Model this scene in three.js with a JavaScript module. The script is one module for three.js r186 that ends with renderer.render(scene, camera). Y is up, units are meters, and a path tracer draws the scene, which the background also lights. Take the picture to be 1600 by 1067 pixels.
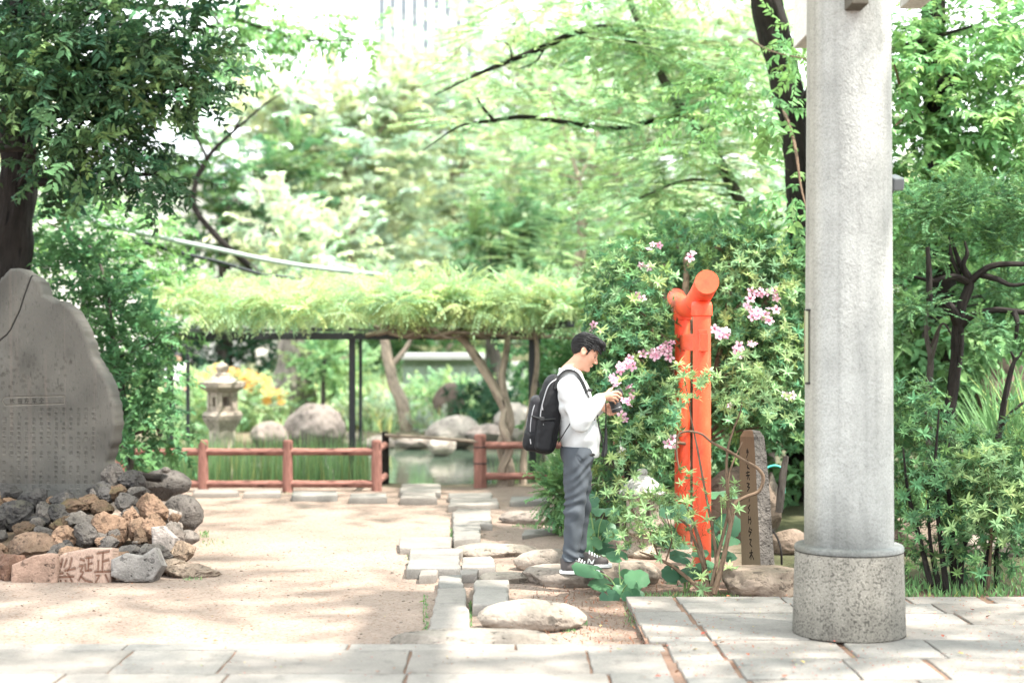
import * as THREE from 'three';
import { MarchingCubes } from 'three/addons/objects/MarchingCubes.js';
import { mergeGeometries, mergeVertices, toCreasedNormals } from 'three/addons/utils/BufferGeometryUtils.js';
import { ImprovedNoise } from 'three/addons/math/ImprovedNoise.js';
import { RoundedBoxGeometry } from 'three/addons/geometries/RoundedBoxGeometry.js';

// ---------------------------------------------------------------- camera, sky, sun, exposure
const FOCAL = 2400, EYE = 1.7, MIDX = 800, MIDY = 533;           // lens in photograph pixels (1600 x 1067), eye height in metres
const scene = new THREE.Scene();
const camera = new THREE.PerspectiveCamera(2 * Math.atan(533.5 / FOCAL) * 180 / Math.PI, 1600 / 1067, 0.1, 900);
camera.position.set(0, EYE, 0);
camera.lookAt(0, EYE, -10);
camera.focus = 10.6;
camera.userData.fStop = 1.25;

const SUN = new THREE.Vector3(0.42, 0.86, 0.20).normalize();
const skyW = 256, skyH = 128, skyData = new Float32Array(skyW * skyH * 4);
for (let j = 0; j < skyH; j++) {
  const el = ((j + 0.5) / skyH - 0.5) * Math.PI, s = Math.max(0, Math.sin(el)), k = Math.pow(s, 0.55);
  for (let i = 0; i < skyW; i++) {
    const az = ((i + 0.5) / skyW - 0.5) * 2 * Math.PI;
    const c = Math.cos(az) * Math.cos(el) * SUN.x + Math.sin(el) * SUN.y + Math.sin(az) * Math.cos(el) * SUN.z;
    const glow = 0.35 * Math.pow(Math.max(0, c), 6);
    const o = (j * skyW + i) * 4;
    skyData[o] = 1.12 * (1 - k) + 0.84 * k + glow;
    skyData[o + 1] = 1.14 * (1 - k) + 0.92 * k + glow;
    skyData[o + 2] = 1.15 * (1 - k) + 1.00 * k + glow * 0.9;
    skyData[o + 3] = 1;
  }
}
const skyTex = new THREE.DataTexture(skyData, skyW, skyH, THREE.RGBAFormat, THREE.FloatType);
skyTex.mapping = THREE.EquirectangularReflectionMapping;
skyTex.magFilter = skyTex.minFilter = THREE.LinearFilter;
skyTex.needsUpdate = true;
scene.background = skyTex;
scene.environment = skyTex;

const sun = new THREE.DirectionalLight(new THREE.Color(1, 0.95, 0.87), 3.5);
sun.position.copy(SUN).multiplyScalar(40).add(new THREE.Vector3(0, 0, -14));
sun.target.position.set(0, 0, -14);
sun.castShadow = true;
sun.shadow.radius = 2.5;
sun.shadow.mapSize.set(4096, 4096);
Object.assign(sun.shadow.camera, { left: -30, right: 30, top: 30, bottom: -30, near: 1, far: 120 });
scene.add(sun, sun.target);

const renderer = new THREE.WebGLRenderer({ antialias: true });
renderer.toneMapping = THREE.LinearToneMapping;
renderer.toneMappingExposure = 4.3;
renderer.shadowMap.enabled = true;

// ---------------------------------------------------------------- helpers
const V = (x, y, z) => new THREE.Vector3(x, y, z);
const S = (D) => D / FOCAL;                                       // metres per photograph pixel at distance D
const P = (px, py, D) => V((px - MIDX) / FOCAL * D, EYE + (MIDY - py) / FOCAL * D, -D);
const DG = (py, h = 0) => (EYE - h) * FOCAL / (py - MIDY);        // distance of the ground (or of height h) seen at row py
function rng(seed) { let a = seed * 2654435761 | 0; return () => { a = (a + 0x6d2b79f5) | 0; let t = Math.imul(a ^ (a >>> 15), 1 | a); t = (t + Math.imul(t ^ (t >>> 7), 61 | t)) ^ t; return ((t ^ (t >>> 14)) >>> 0) / 4294967296; }; }
const lerp = (a, b, t) => a + (b - a) * t, clamp = (x, a = 0, b = 1) => Math.min(b, Math.max(a, x));
const smooth = (a, b, x) => { const t = clamp((x - a) / (b - a)); return t * t * (3 - 2 * t); };
const perlin = new ImprovedNoise();
const N3 = (x, y, z) => perlin.noise(x + 37.3, y + 11.7, z + 5.1);
const fbm3 = (x, y, z, o = 4) => { let s = 0, a = 0.5; for (let i = 0; i < o; i++) { s += a * N3(x, y, z); x *= 2.03; y *= 2.03; z *= 2.03; a *= 0.5; } return s; };
const used = {};
function numbered(name) { const n = used[name] ?? 0; used[name] = n + 1; return n ? `${name}_${String(n).padStart(3, '0')}` : name; }
function tag(o, label, category, group, kind) { if (label) o.userData.label = label; if (category) o.userData.category = category; if (group) o.userData.group = group; if (kind) o.userData.kind = kind; return o; }
function shade(o) { o.castShadow = true; o.receiveShadow = true; return o; }
function thing(name, label, category, at = V(0, 0, 0), group) { const g = new THREE.Group(); g.name = numbered(name); g.position.copy(at); scene.add(g); return tag(g, label, category, group); }
function part(name, geo, mat, parent, kind) { const m = shade(new THREE.Mesh(geo, mat)); m.name = parent ? name : numbered(name); (parent ?? scene).add(m); if (kind) m.userData.kind = kind; return m; }
function solo(name, geo, mat, label, category, at, group) { const m = part(name, geo, mat); if (at) m.position.copy(at); return tag(m, label, category, group); }
function structure(name, geo, mat, label, category) { const m = part(name, geo, mat); return tag(m, label, category, null, 'structure'); }
const plain = (g) => { const n = g.index ? g.toNonIndexed() : g; for (const k of Object.keys(n.attributes)) if (!['position', 'normal', 'uv'].includes(k)) n.deleteAttribute(k); return n; };
const merge = (list) => mergeGeometries(list.map(plain));
const moved = (g, x, y, z, rx = 0, ry = 0, rz = 0, s = 1) => g.applyMatrix4(new THREE.Matrix4().compose(V(x, y, z), new THREE.Quaternion().setFromEuler(new THREE.Euler(rx, ry, rz)), s.isVector3 ? s : V(s, s, s)));

// a limb: tube through points, radius per point
function limb(points, radii, radial = 7, per = 5, rough = 0, seed = 1) {
  const curve = new THREE.CatmullRomCurve3(points, false, 'centripetal'), n = Math.max(2, (points.length - 1) * per), pos = [], uv = [], idx = [];
  const nrm = [], fr = V(0.31, 0.17, 0.94); let prev = null, len = 0, last = null;
  for (let i = 0; i <= n; i++) {
    const t = i / n, p = curve.getPoint(t), tan = curve.getTangent(t);
    const a = prev ? prev.clone().addScaledVector(tan, -prev.dot(tan)).normalize() : fr.clone().addScaledVector(tan, -fr.dot(tan)).normalize();
    prev = a; const b = tan.clone().cross(a);
    if (last) len += p.distanceTo(last); last = p;
    const k = t * (radii.length - 1), i0 = Math.min(radii.length - 2, Math.floor(k)), r = lerp(radii[i0], radii[i0 + 1], k - i0);
    for (let j = 0; j <= radial; j++) {
      const th = j / radial * 2 * Math.PI, d = a.clone().multiplyScalar(Math.cos(th)).addScaledVector(b, Math.sin(th));
      const rr = r * (1 + rough * N3(seed + Math.cos(th) * 1.3, len * 3, Math.sin(th) * 1.3));
      pos.push(p.x + d.x * rr, p.y + d.y * rr, p.z + d.z * rr); nrm.push(d.x, d.y, d.z); uv.push(j / radial * 2 * Math.PI * radii[0], len);
    }
  }
  for (let i = 0; i < n; i++) for (let j = 0; j < radial; j++) { const q = i * (radial + 1) + j; idx.push(q, q + 1, q + radial + 1, q + 1, q + radial + 2, q + radial + 1); }
  const c0 = pos.length / 3; for (const e of [0, n]) { const p = curve.getPoint(e / n), tn = curve.getTangent(e / n).multiplyScalar(e ? 1 : -1), m = pos.length / 3; pos.push(p.x, p.y, p.z); nrm.push(tn.x, tn.y, tn.z); uv.push(0, 0); for (let j = 0; j <= radial; j++) { const q = (e * (radial + 1) + j) * 3; pos.push(pos[q], pos[q + 1], pos[q + 2]); nrm.push(tn.x, tn.y, tn.z); uv.push(radii[0] * Math.cos(j / radial * 6.2832), radii[0] * Math.sin(j / radial * 6.2832)); } for (let j = 0; j < radial; j++) { if (e) idx.push(m + 1 + j, m + 2 + j, m); else idx.push(m + 2 + j, m + 1 + j, m); } }
  const g = new THREE.BufferGeometry();
  g.setAttribute('position', new THREE.Float32BufferAttribute(pos, 3)); g.setAttribute('normal', new THREE.Float32BufferAttribute(nrm, 3)); g.setAttribute('uv', new THREE.Float32BufferAttribute(uv, 2)); g.setIndex(idx);
  if (rough) { g.computeVertexNormals(); }
  return g;
}
// per-triangle box mapping in metres
function boxUV(g0, k = 1) {
  const g = g0.index ? g0.toNonIndexed() : g0, p = g.attributes.position, uv = new Float32Array(p.count * 2), a = V(), b = V(), c = V();
  for (let i = 0; i < p.count; i += 3) {
    a.fromBufferAttribute(p, i); b.fromBufferAttribute(p, i + 1); c.fromBufferAttribute(p, i + 2);
    const n = b.clone().sub(a).cross(c.clone().sub(a)), x = Math.abs(n.x), y = Math.abs(n.y), z = Math.abs(n.z);
    [a, b, c].forEach((v, j) => { const o = (i + j) * 2; if (y >= x && y >= z) { uv[o] = v.x * k; uv[o + 1] = v.z * k; } else if (x >= z) { uv[o] = v.z * k; uv[o + 1] = v.y * k; } else { uv[o] = v.x * k; uv[o + 1] = v.y * k; } });
  }
  g.setAttribute('uv', new THREE.BufferAttribute(uv, 2)); return g;
}
function paintVerts(g, fn) { const p = g.attributes.position, n = g.attributes.normal, c = new Float32Array(p.count * 3); for (let i = 0; i < p.count; i++) { const k = fn(p.getX(i), p.getY(i), p.getZ(i), n.getX(i), n.getY(i), n.getZ(i)); c.set(k, i * 3); } g.setAttribute('color', new THREE.BufferAttribute(c, 3)); return g; }
// a stone: a noisy ball cut by random planes
function stoneGeo(seed, rx, ry, rz, { detail = 9, rough = 0.16, cuts = 6, cut = 0.72, crease = 0.7, flatTop = 0, fine = 0.05 } = {}) {
  const r = rng(seed), g0 = new THREE.IcosahedronGeometry(1, detail); g0.deleteAttribute('uv'); g0.deleteAttribute('normal');
  const g = mergeVertices(g0, 1e-4), p = g.attributes.position, v = V(), planes = [];
  for (let i = 0; i < cuts; i++) planes.push([V(r() * 2 - 1, r() * 2 - 1, r() * 2 - 1).normalize(), cut + r() * 0.22]);
  if (flatTop) planes.push([V(0.05 * (r() - 0.5), 1, 0.05 * (r() - 0.5)).normalize(), flatTop]);
  const o = r() * 50;
  for (let i = 0; i < p.count; i++) {
    v.fromBufferAttribute(p, i);
    v.multiplyScalar(1 + rough * 2 * fbm3(v.x * 1.1 + o, v.y * 1.1, v.z * 1.1, 3));
    for (const [n, d] of planes) { const k = v.dot(n) - d; if (k > 0) v.addScaledVector(n, -k * 0.92); }
    v.multiplyScalar(1 + fine * 2 * fbm3(v.x * 4 + o, v.y * 4, v.z * 4, 3));
    p.setXYZ(i, v.x * rx, v.y * ry, v.z * rz);
  }
  g.computeVertexNormals();
  return boxUV(crease < 3 ? toCreasedNormals(g, crease) : g);
}
// ---------------------------------------------------------------- textures (colour, grain, fine relief only)
const srgb = (x) => (x <= 0.0031308 ? 12.92 * x : 1.055 * Math.pow(x, 1 / 2.4) - 0.055);
function lattice(seed) { const r = rng(seed), t = new Float32Array(65536); for (let i = 0; i < 65536; i++) t[i] = r(); return t; }
const LAT = lattice(77);
function vnoise(u, v, per, perV = per, off = 0) { const x = u * per, y = v * perV, x0 = Math.floor(x), y0 = Math.floor(y), fx = x - x0, fy = y - y0, sx = fx * fx * (3 - 2 * fx), sy = fy * fy * (3 - 2 * fy); const h = (i, j) => LAT[((((i % per) + per) % per) * 7919 + (((j % perV) + perV) % perV) * 104729 + off * 1299721) & 65535]; return lerp(lerp(h(x0, y0), h(x0 + 1, y0), sx), lerp(h(x0, y0 + 1), h(x0 + 1, y0 + 1), sx), sy); }
const vfbm = (u, v, per, oct = 4, off = 0, perV = per) => { let s = 0, a = 0.5, w = 0; for (let i = 0; i < oct; i++) { s += a * vnoise(u, v, per << i, perV << i, off + i); w += a; a *= 0.55; } return s / w; };
function tex(size, fn, color = true, w = size) {
  const d = new Uint8Array(w * size * 4);
  for (let j = 0; j < size; j++) for (let i = 0; i < w; i++) { const c = fn((i + 0.5) / w, (j + 0.5) / size), o = (j * w + i) * 4; for (let k = 0; k < 3; k++) { const x = clamp(Array.isArray(c) ? c[k] : c); d[o + k] = Math.round(255 * (color ? srgb(x) : x)); } d[o + 3] = 255; }
  const t = new THREE.DataTexture(d, w, size, THREE.RGBAFormat); t.wrapS = t.wrapT = THREE.RepeatWrapping; t.magFilter = t.minFilter = THREE.LinearFilter; if (color) t.colorSpace = THREE.SRGBColorSpace; t.needsUpdate = true; return t;
}
const rep = (t, x, y = x) => { const c = t.clone(); c.repeat.set(x, y); c.needsUpdate = true; return c; };
const T = {
  concrete: tex(512, (u, v) => { const g = vfbm(u, v, 96, 3, 3), b = vfbm(u, v, 6, 4, 9), k = 0.64 + 0.30 * g + 0.2 * (b - 0.5) - 0.16 * smooth(0.62, 0.8, vnoise(u, v, 150, 190, 21)); return [k, k, k * 0.985]; }),
  concreteBump: tex(512, (u, v) => 0.5 * vfbm(u, v, 110, 3, 3) + 0.5 * vnoise(u, v, 64, 64, 5), false),
  rock: tex(512, (u, v) => { const b = vfbm(u, v, 5, 6, 31), s = vfbm(u, v, 60, 3, 33), k = 0.35 + 0.7 * b + 0.3 * (s - 0.5) - 0.35 * smooth(0.62, 0.72, vfbm(u, v, 16, 4, 37)); return [k, k * 0.985, k * 0.96]; }),
  rockBump: tex(512, (u, v) => 0.55 * vfbm(u, v, 9, 6, 31) + 0.3 * vfbm(u, v, 40, 3, 33) - 0.25 * smooth(0.58, 0.7, vfbm(u, v, 16, 4, 37)) + 0.2, false),
  slab: tex(512, (u, v) => { const b = vfbm(u, v, 4, 5, 51), s = vnoise(u, v, 160, 160, 53), k = 0.62 + 0.42 * b + 0.2 * (s - 0.5) - 0.14 * smooth(0.6, 0.75, vfbm(u, v, 12, 4, 57)); return [k, k * 0.99, k * 0.97]; }),
  soil: tex(1024, (u, v) => { const b = vfbm(u, v, 5, 6, 71), s = vfbm(u, v, 90, 3, 73), k = 0.58 + 0.36 * b + 0.28 * (s - 0.5), d = 0.3 * smooth(0.72, 0.82, vnoise(u, v, 200, 200, 75)); return [k - d * 0.7, k * 0.965 - d * 0.9, k * 0.93 - d]; }),
  soilBump: tex(512, (u, v) => 0.6 * vfbm(u, v, 8, 5, 71) + 0.4 * vfbm(u, v, 80, 3, 73), false),
  bark: tex(512, (u, v) => { const k = 0.45 + 0.75 * (vfbm(u, v, 14, 5, 91, 5) - 0.25) - 0.35 * smooth(0.6, 0.75, vfbm(u, v, 20, 4, 93, 4)); return [k, k * 0.96, k * 0.9]; }),
  barkBump: tex(512, (u, v) => vfbm(u, v, 16, 5, 91, 5) - 0.4 * smooth(0.55, 0.75, vfbm(u, v, 20, 4, 93, 4)) + 0.2, false),
  cloth: tex(256, (u, v) => 0.5 + 0.25 * Math.sin(u * 2 * Math.PI * 64) * Math.sin(v * 2 * Math.PI * 64) + 0.25 * vfbm(u, v, 24, 3, 111), false),
  chips: tex(512, (u, v) => { const a = vnoise(u, v, 150, 150, 141), b = vnoise(u, v, 180, 180, 143), m = vfbm(u, v, 8, 3, 145), k = 0.66 + 0.25 * (m - 0.5) - 0.34 * smooth(0.60, 0.76, a) + 0.22 * smooth(0.66, 0.8, b); return [k * 1.02, k * 0.965, k * 0.91]; }),
  ripple: tex(512, (u, v) => vfbm(u, v, 10, 4, 121, 18), false),
};
const C = (r, g, b) => new THREE.Color().setRGB(r, g, b);
const std = (o) => new THREE.MeshPhysicalMaterial({ roughness: 0.9, specularIntensity: (o.roughness ?? 0.9) > 0.75 ? 0.4 : 1, ...o });
const M = {
  concrete: std({ color: C(0.36, 0.365, 0.355), map: rep(T.concrete, 1.3), bumpMap: rep(T.concreteBump, 1.3), bumpScale: 0.005, vertexColors: true, roughness: 0.95 }),
  granite: std({ color: C(0.45, 0.445, 0.42), map: rep(T.rock, 1.6), bumpMap: rep(T.rockBump, 1.6), bumpScale: 0.02 }),
  rockTint: std({ color: C(0.235, 0.22, 0.21), map: rep(T.rock, 2.2), bumpMap: rep(T.rockBump, 2.2), bumpScale: 0.025, vertexColors: true }),
  boulder: std({ color: C(0.30, 0.274, 0.25), map: rep(T.rock, 1.1), bumpMap: rep(T.rockBump, 1.1), bumpScale: 0.02, vertexColors: true }),
  soil: std({ color: C(0.285, 0.224, 0.187), map: rep(T.soil, 0.45), bumpMap: rep(T.soilBump, 0.9), bumpScale: 0.012, vertexColors: true, roughness: 1 }),
  bark: std({ color: C(0.10, 0.09, 0.082), map: rep(T.bark, 1.2), bumpMap: rep(T.barkBump, 1.2), bumpScale: 0.03 }),
  barkDark: std({ color: C(0.026, 0.022, 0.02), map: rep(T.bark, 1.2), bumpMap: rep(T.barkBump, 1.2), bumpScale: 0.03 }),
  barkPale: std({ color: C(0.42, 0.35, 0.29), map: rep(T.bark, 1.5), bumpMap: rep(T.barkBump, 1.5), bumpScale: 0.02 }),
  twig: std({ color: C(0.20, 0.14, 0.10), map: rep(T.bark, 6), bumpMap: rep(T.barkBump, 6), bumpScale: 0.004 }),
  fence: std({ color: C(0.34, 0.17, 0.145), map: rep(T.bark, 1.5), bumpMap: rep(T.barkBump, 1.5), bumpScale: 0.012 }),
  iron: std({ color: C(0.012, 0.015, 0.018), roughness: 0.55 }),
  black: std({ color: C(0.006, 0.006, 0.007), roughness: 0.6 }),
};
const SLABS = [[0.238, 0.220, 0.201], [0.205, 0.194, 0.18], [0.258, 0.234, 0.212], [0.222, 0.2, 0.18]].map((c, i) => std({ color: C(...c), map: rep(T.slab, 0.9 + 0.13 * i), bumpMap: rep(T.rockBump, 1.5 + 0.2 * i), bumpScale: 0.006 }));

// ---------------------------------------------------------------- leaves and crowns
class Leaves {
  constructor() { this.p = []; this.c = []; }
  tri(a, b, c, k) { for (const v of [a, b, c]) { this.p.push(v.x, v.y, v.z); this.c.push(k[0], k[1], k[2]); } }
  // a leaf from o along d, face n; fold lifts its halves, droop bends its tip
  leaf(o, d, n, L, w, k, { fold = 0.25, droop = 0.2, fine = true } = {}) {
    const s = d.clone().cross(n).normalize(), at = (t, side, up) => o.clone().addScaledVector(d, L * t).addScaledVector(s, side).addScaledVector(n, up - droop * L * t * t);
    if (!fine) { const a = at(0, 0, 0), t = at(1, 0, 0), l = at(0.45, w / 2, fold * w / 2), r = at(0.45, -w / 2, fold * w / 2); this.tri(a, r, t, k); this.tri(a, t, l, k); return; }
    const a = at(0, 0, 0), m1 = at(0.3, 0, 0), m2 = at(0.68, 0, 0), t = at(1, 0, 0), h = fold * w / 2;
    const l1 = at(0.3, w * 0.5, h), r1 = at(0.3, -w * 0.5, h), l2 = at(0.68, w * 0.36, h * 0.8), r2 = at(0.68, -w * 0.36, h * 0.8);
    this.tri(a, m1, l1, k); this.tri(a, r1, m1, k); this.tri(m1, m2, l1, k); this.tri(l1, m2, l2, k); this.tri(m1, r1, m2, k); this.tri(r1, r2, m2, k); this.tri(m2, t, l2, k); this.tri(m2, r2, t, k);
  }
  stem(a, b, r, k) { const d = b.clone().sub(a), u = Math.abs(d.y) > 0.9 * d.length() ? V(1, 0, 0) : V(0, 1, 0), s = d.clone().cross(u).normalize(), q = d.clone().cross(s).normalize(); const ring = [0, 1, 2].map((i) => { const th = i * 2.094; return s.clone().multiplyScalar(Math.cos(th) * r).addScaledVector(q, Math.sin(th) * r); }); for (let i = 0; i < 3; i++) { const e = ring[i], f = ring[(i + 1) % 3]; this.tri(a.clone().add(e), a.clone().add(f), b, k); } }
  geo() { const g = new THREE.BufferGeometry(); g.setAttribute('position', new THREE.Float32BufferAttribute(this.p, 3)); g.setAttribute('color', new THREE.Float32BufferAttribute(this.c, 3)); g.computeVertexNormals(); return g; }
}
const STEM = [0.28, 0.2, 0.13];
// branchlets lie along +x with their faces up (+y); leaf colours are about 1 and tinted per crown
function spray(seed, { n = 14, len = 0.35, L = 0.08, w = 0.034, spread = 1, fine = true, droop = 0.25, fold = 0.3, tilt = 0.5, vary = 0.25, odd = null, whorl = false, wild = 0, twig = 0.004, stem = STEM }) {
  const r = rng(seed), b = new Leaves(), bend = 0.12;
  const along = (t) => V(len * t, -bend * len * t * t, 0.12 * len * Math.sin(3 * t));
  for (let i = 0; i < 4; i++) b.stem(along(i / 4), along((i + 1) / 4), twig * (1.2 - 0.2 * i), stem);
  for (let i = 0; i < n; i++) {
    const t = whorl ? 1 : 0.12 + 0.88 * (i + r() * 0.5) / n, side = i % 2 ? 1 : -1, f = 1 + vary * (r() * 2 - 1), sz = (0.75 + 0.45 * r());
    const k = odd && r() < odd[0] ? odd[1] : [f, f, f];
    let d, nn;
    if (whorl) { const a = i * 2.4 + r() * 0.5, up = i < n * 0.5 ? 0.25 + 0.5 * r() : 0.8 + 0.8 * r(); d = V(up, Math.cos(a), Math.sin(a)).normalize(); nn = V(1, 0, 0).addScaledVector(d, -d.x).normalize(); }
    else { d = V(0.75 - 0.35 * r(), tilt * (r() - 0.6), side * spread * (0.5 + 0.6 * r())).add(V(r() - 0.5, r() - 0.5, r() - 0.5).multiplyScalar(2 * wild)).normalize(); nn = V(0.3 * (r() - 0.5), 1, 0.7 * (r() - 0.5)); nn.addScaledVector(d, -nn.dot(d)).normalize(); }
    b.leaf(along(t), d, nn, L * sz, w * sz, k, { fine, fold, droop: droop * (0.4 + r()) });
  }
  return b.geo();
}
function pinnate(seed, { len = 0.26, pairs = 6, L = 0.06, w = 0.022, fine = false }) {
  const r = rng(seed), b = new Leaves();
  for (let q = 0; q < 3; q++) {
    const az = (q - 1) * 1.1 + (r() - 0.5) * 0.5, base = V(0.05 * q, 0, 0), dir = V(Math.cos(az), 0.25 - 0.3 * r(), Math.sin(az)).normalize(), side = V(-dir.z, 0, dir.x).normalize();
    const at = (t) => base.clone().addScaledVector(dir, len * t).add(V(0, -0.45 * len * t * t, 0));
    for (let i = 0; i < 3; i++) b.stem(at(i / 3), at((i + 1) / 3), 0.0025, [0.8, 0.75, 0.5]);
    for (let i = 0; i <= pairs; i++) for (const s of i === pairs ? [0] : [-1, 1]) { const f = 0.85 + 0.3 * r(), d = dir.clone().multiplyScalar(s ? 0.45 : 1).addScaledVector(side, s * 0.9).add(V(0, -0.35, 0)).normalize(), n = V(0, 1, 0).addScaledVector(d, -d.y).normalize(); b.leaf(at(0.18 + 0.8 * i / pairs), d, n, L * (0.8 + 0.4 * r()), w, [f, f, f], { fine, droop: 0.3 }); }
  }
  return b.geo();
}
const KINDS = {
  glossy: [1, 2].map((s) => spray(s, { n: 15, len: 0.34, L: 0.09, w: 0.038, droop: 0.45, tilt: 0.9, wild: 0.55, odd: [0.014, [5, 2.0, 0.5]] })),
  fresh: [3, 4].map((s) => spray(s, { n: 16, len: 0.40, L: 0.085, w: 0.042, droop: 0.4, tilt: 0.4, wild: 0.3 })),
  layered: [5, 6].map((s) => spray(s, { n: 26, len: 0.6, L: 0.075, w: 0.04, fine: false, droop: 0.2, tilt: 0.25, spread: 1.4 })),
  azalea: [7, 8].map((s) => spray(s, { n: 11, len: 0.1, L: 0.052, w: 0.0135, whorl: true, droop: 0.35, fold: 0.35, vary: 0.25, twig: 0.002 })),
  tiny: [9, 10].map((s) => spray(s, { n: 26, len: 0.16, L: 0.026, w: 0.013, fine: false, droop: 0.1, tilt: 0.7, spread: 1.2, twig: 0.0015 })),
  camellia: [11, 12].map((s) => spray(s, { n: 12, len: 0.26, L: 0.08, w: 0.043, droop: 0.3, tilt: 0.8, wild: 0.55 })),
  far: [13, 14].map((s) => spray(s, { n: 22, len: 0.8, L: 0.2, w: 0.11, fine: false, droop: 0.3, tilt: 0.8, spread: 1.3, vary: 0.35, twig: 0.006 })),
  wisteria: [15, 16].map((s) => pinnate(s, {})),
};
function leafMat(r, g, b, trans = 0.4, coat = 0.25) { return new THREE.MeshPhysicalMaterial({ color: C(r, g, b), vertexColors: true, side: THREE.DoubleSide, roughness: 0.95, transmission: trans, thickness: 0, specularIntensity: 0.25, clearcoat: coat * 0.4, clearcoatRoughness: 0.35 }); }
const LM = {
  glossy: leafMat(0.04, 0.095, 0.04, 0.25, 0.45), fresh: leafMat(0.22, 0.40, 0.15, 0.5, 0.2), pale: leafMat(0.53, 0.61, 0.43, 0.5, 0.1), maple: leafMat(0.36, 0.52, 0.26, 0.5, 0.15), ever: leafMat(0.12, 0.22, 0.09, 0.35, 0.3),
  azalea: leafMat(0.10, 0.205, 0.08, 0.4, 0.3), young: leafMat(0.26, 0.385, 0.17, 0.4, 0.3), tiny: leafMat(0.10, 0.21, 0.085, 0.35, 0.3), camellia: leafMat(0.075, 0.18, 0.07, 0.35, 0.4),
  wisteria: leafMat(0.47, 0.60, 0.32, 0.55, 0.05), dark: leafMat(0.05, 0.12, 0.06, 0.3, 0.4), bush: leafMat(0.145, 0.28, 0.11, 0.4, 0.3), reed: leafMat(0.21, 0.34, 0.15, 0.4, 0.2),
};
// instanced branchlets in ellipsoid clumps {c, r, n}; base is subtracted so the crown is local to its thing
function crown(parent, base, clumps, kind, mat, { seed = 1, size = 1, up = 0.15, flat = 0, shell = 0.45, gap = 0.0, gapF = 1.2, tint = 0.25, name = 'crown', out = 1 } = {}) {
  const protos = KINDS[kind], made = [], r = rng(seed);
  const place = protos.map(() => []);
  for (const q of clumps) for (let i = 0; i < q.n; i++) {
    const u = V(r() * 2 - 1, r() * 2 - 1, r() * 2 - 1); const l = u.length(); if (l > 1 || l < 0.01) { i--; continue; }
    u.normalize().multiplyScalar(Math.pow(r(), shell));
    const p = V(q.c.x + u.x * q.r.x, q.c.y + u.y * q.r.y, q.c.z + u.z * q.r.z);
    if (gap && N3(p.x * gapF, p.y * gapF * 1.5, p.z * gapF) < gap - 0.5 + 0.0) continue;
    const d = V(u.x * out + (r() - 0.5) * 1.2, (u.y * out + (r() - 0.5) * 0.9) * (1 - flat) + up, u.z * out + (r() - 0.5) * 1.2).normalize();
    const n = V((r() - 0.5) * (1 - flat) * 1.1, 1, (r() - 0.5) * (1 - flat) * 1.1); n.addScaledVector(d, -n.dot(d)).normalize();
    const s = size * (0.7 + 0.6 * r()), m = new THREE.Matrix4().makeBasis(d.clone().multiplyScalar(s), n.clone().multiplyScalar(s), d.clone().cross(n).multiplyScalar(s)).setPosition(p.sub(base));
    const f = 1 + tint * (r() * 2 - 1), y = 1 + 0.5 * tint * (r() * 2 - 1);
    place[Math.floor(r() * protos.length)].push([m, f * y, f, f * (2 - y)]);
  }
  place.forEach((list, k) => { if (!list.length) return; const im = shade(new THREE.InstancedMesh(protos[k], mat, list.length)), c = new THREE.Color(); list.forEach(([m, a, b, d], i) => { im.setMatrixAt(i, m); im.setColorAt(i, c.setRGB(a, b, d)); }); im.name = name; im.userData.kind = 'stuff'; parent.add(im); made.push(im); });
  return made;
}
const clump = (px, py, rx, ry, D, rz, n) => ({ c: P(px, py, D), r: V(rx * S(D), ry * S(D), rz), n });
// ground level: flat court, pond basin behind the fence, rising bank beyond
function level(x, z) {
  const D = -z;
  const pond = smooth(18.5, 19.1, D + 0.25 * N3(x * 0.7, 0, 3)) * (1 - smooth(27.2, 28.6, D + 0.8 * N3(x * 0.4, 4, 1))) * smooth(-6.6, -5.6, x) * (1 - smooth(2.6, 3.6, x));
  return -0.7 * pond + 1.6 * smooth(29, 60, D) + 0.02 * N3(x * 0.9, 0, z * 0.9) * smooth(9.9, 10.6, D) + 0.012 * N3(x * 3, 1, z * 3) * (D > 8.45 ? 1 : 0);
}
const ground = (px, D) => { const x = (px - MIDX) / FOCAL * D; return V(x, level(x, -D), -D); };
// a tree or shrub standing at pixel column px, distance D
function plant(o) {
  const base = o.at ?? ground(o.px, o.D), t = thing(o.name, o.label, o.category ?? 'tree', base, o.group), w = (q) => (q.isVector3 ? q : P(q[0], q[1], q[2] ?? o.D)).clone().sub(base), bark = o.bark ?? M.bark;
  const trunk = o.trunk ? [V(0, -0.1, 0), ...o.trunk.map(w)] : null;
  if (trunk) part('trunk', limb(trunk, o.radii ?? [0.15, 0.08], o.radial ?? 9, 6, 0.25, o.seed), bark, t);
  (o.limbs ?? []).forEach((l, i) => part('limb', limb(l.p.map(w), l.r, 7, 6, 0.2, i), l.m ?? bark, t));
  if (trunk && o.clumps && !o.bare) {           // boughs that carry the clumps
    const list = [], r = rng(o.seed ?? 5);
    for (const q of o.clumps) { const c = q.c.clone().sub(base); let best = trunk[1], bd = 1e9; for (const s of trunk.slice(1)) { const d = s.distanceTo(c) + (s.y > c.y ? 1.2 : 0); if (d < bd) { bd = d; best = s; } } const mid = best.clone().lerp(c, 0.5).add(V((r() - 0.5) * 0.3, 0.12 * bd * 0.5, (r() - 0.5) * 0.3)), th = clamp(0.018 * bd, 0.008, 0.05); list.push(limb([best.clone(), mid, c.clone(), c.clone().add(V((r() - 0.5) * q.r.x, 0.3 * q.r.y, (r() - 0.5) * q.r.z))], [th, th * 0.7, th * 0.35], 5, 4)); }
    if (list.length) part('bough', merge(list), bark, t);
  }
  if (o.clumps) crown(t, base, o.clumps, o.kind, o.mat, { seed: o.seed ?? 3, ...(o.look ?? {}) });
  return t;
}
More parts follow.
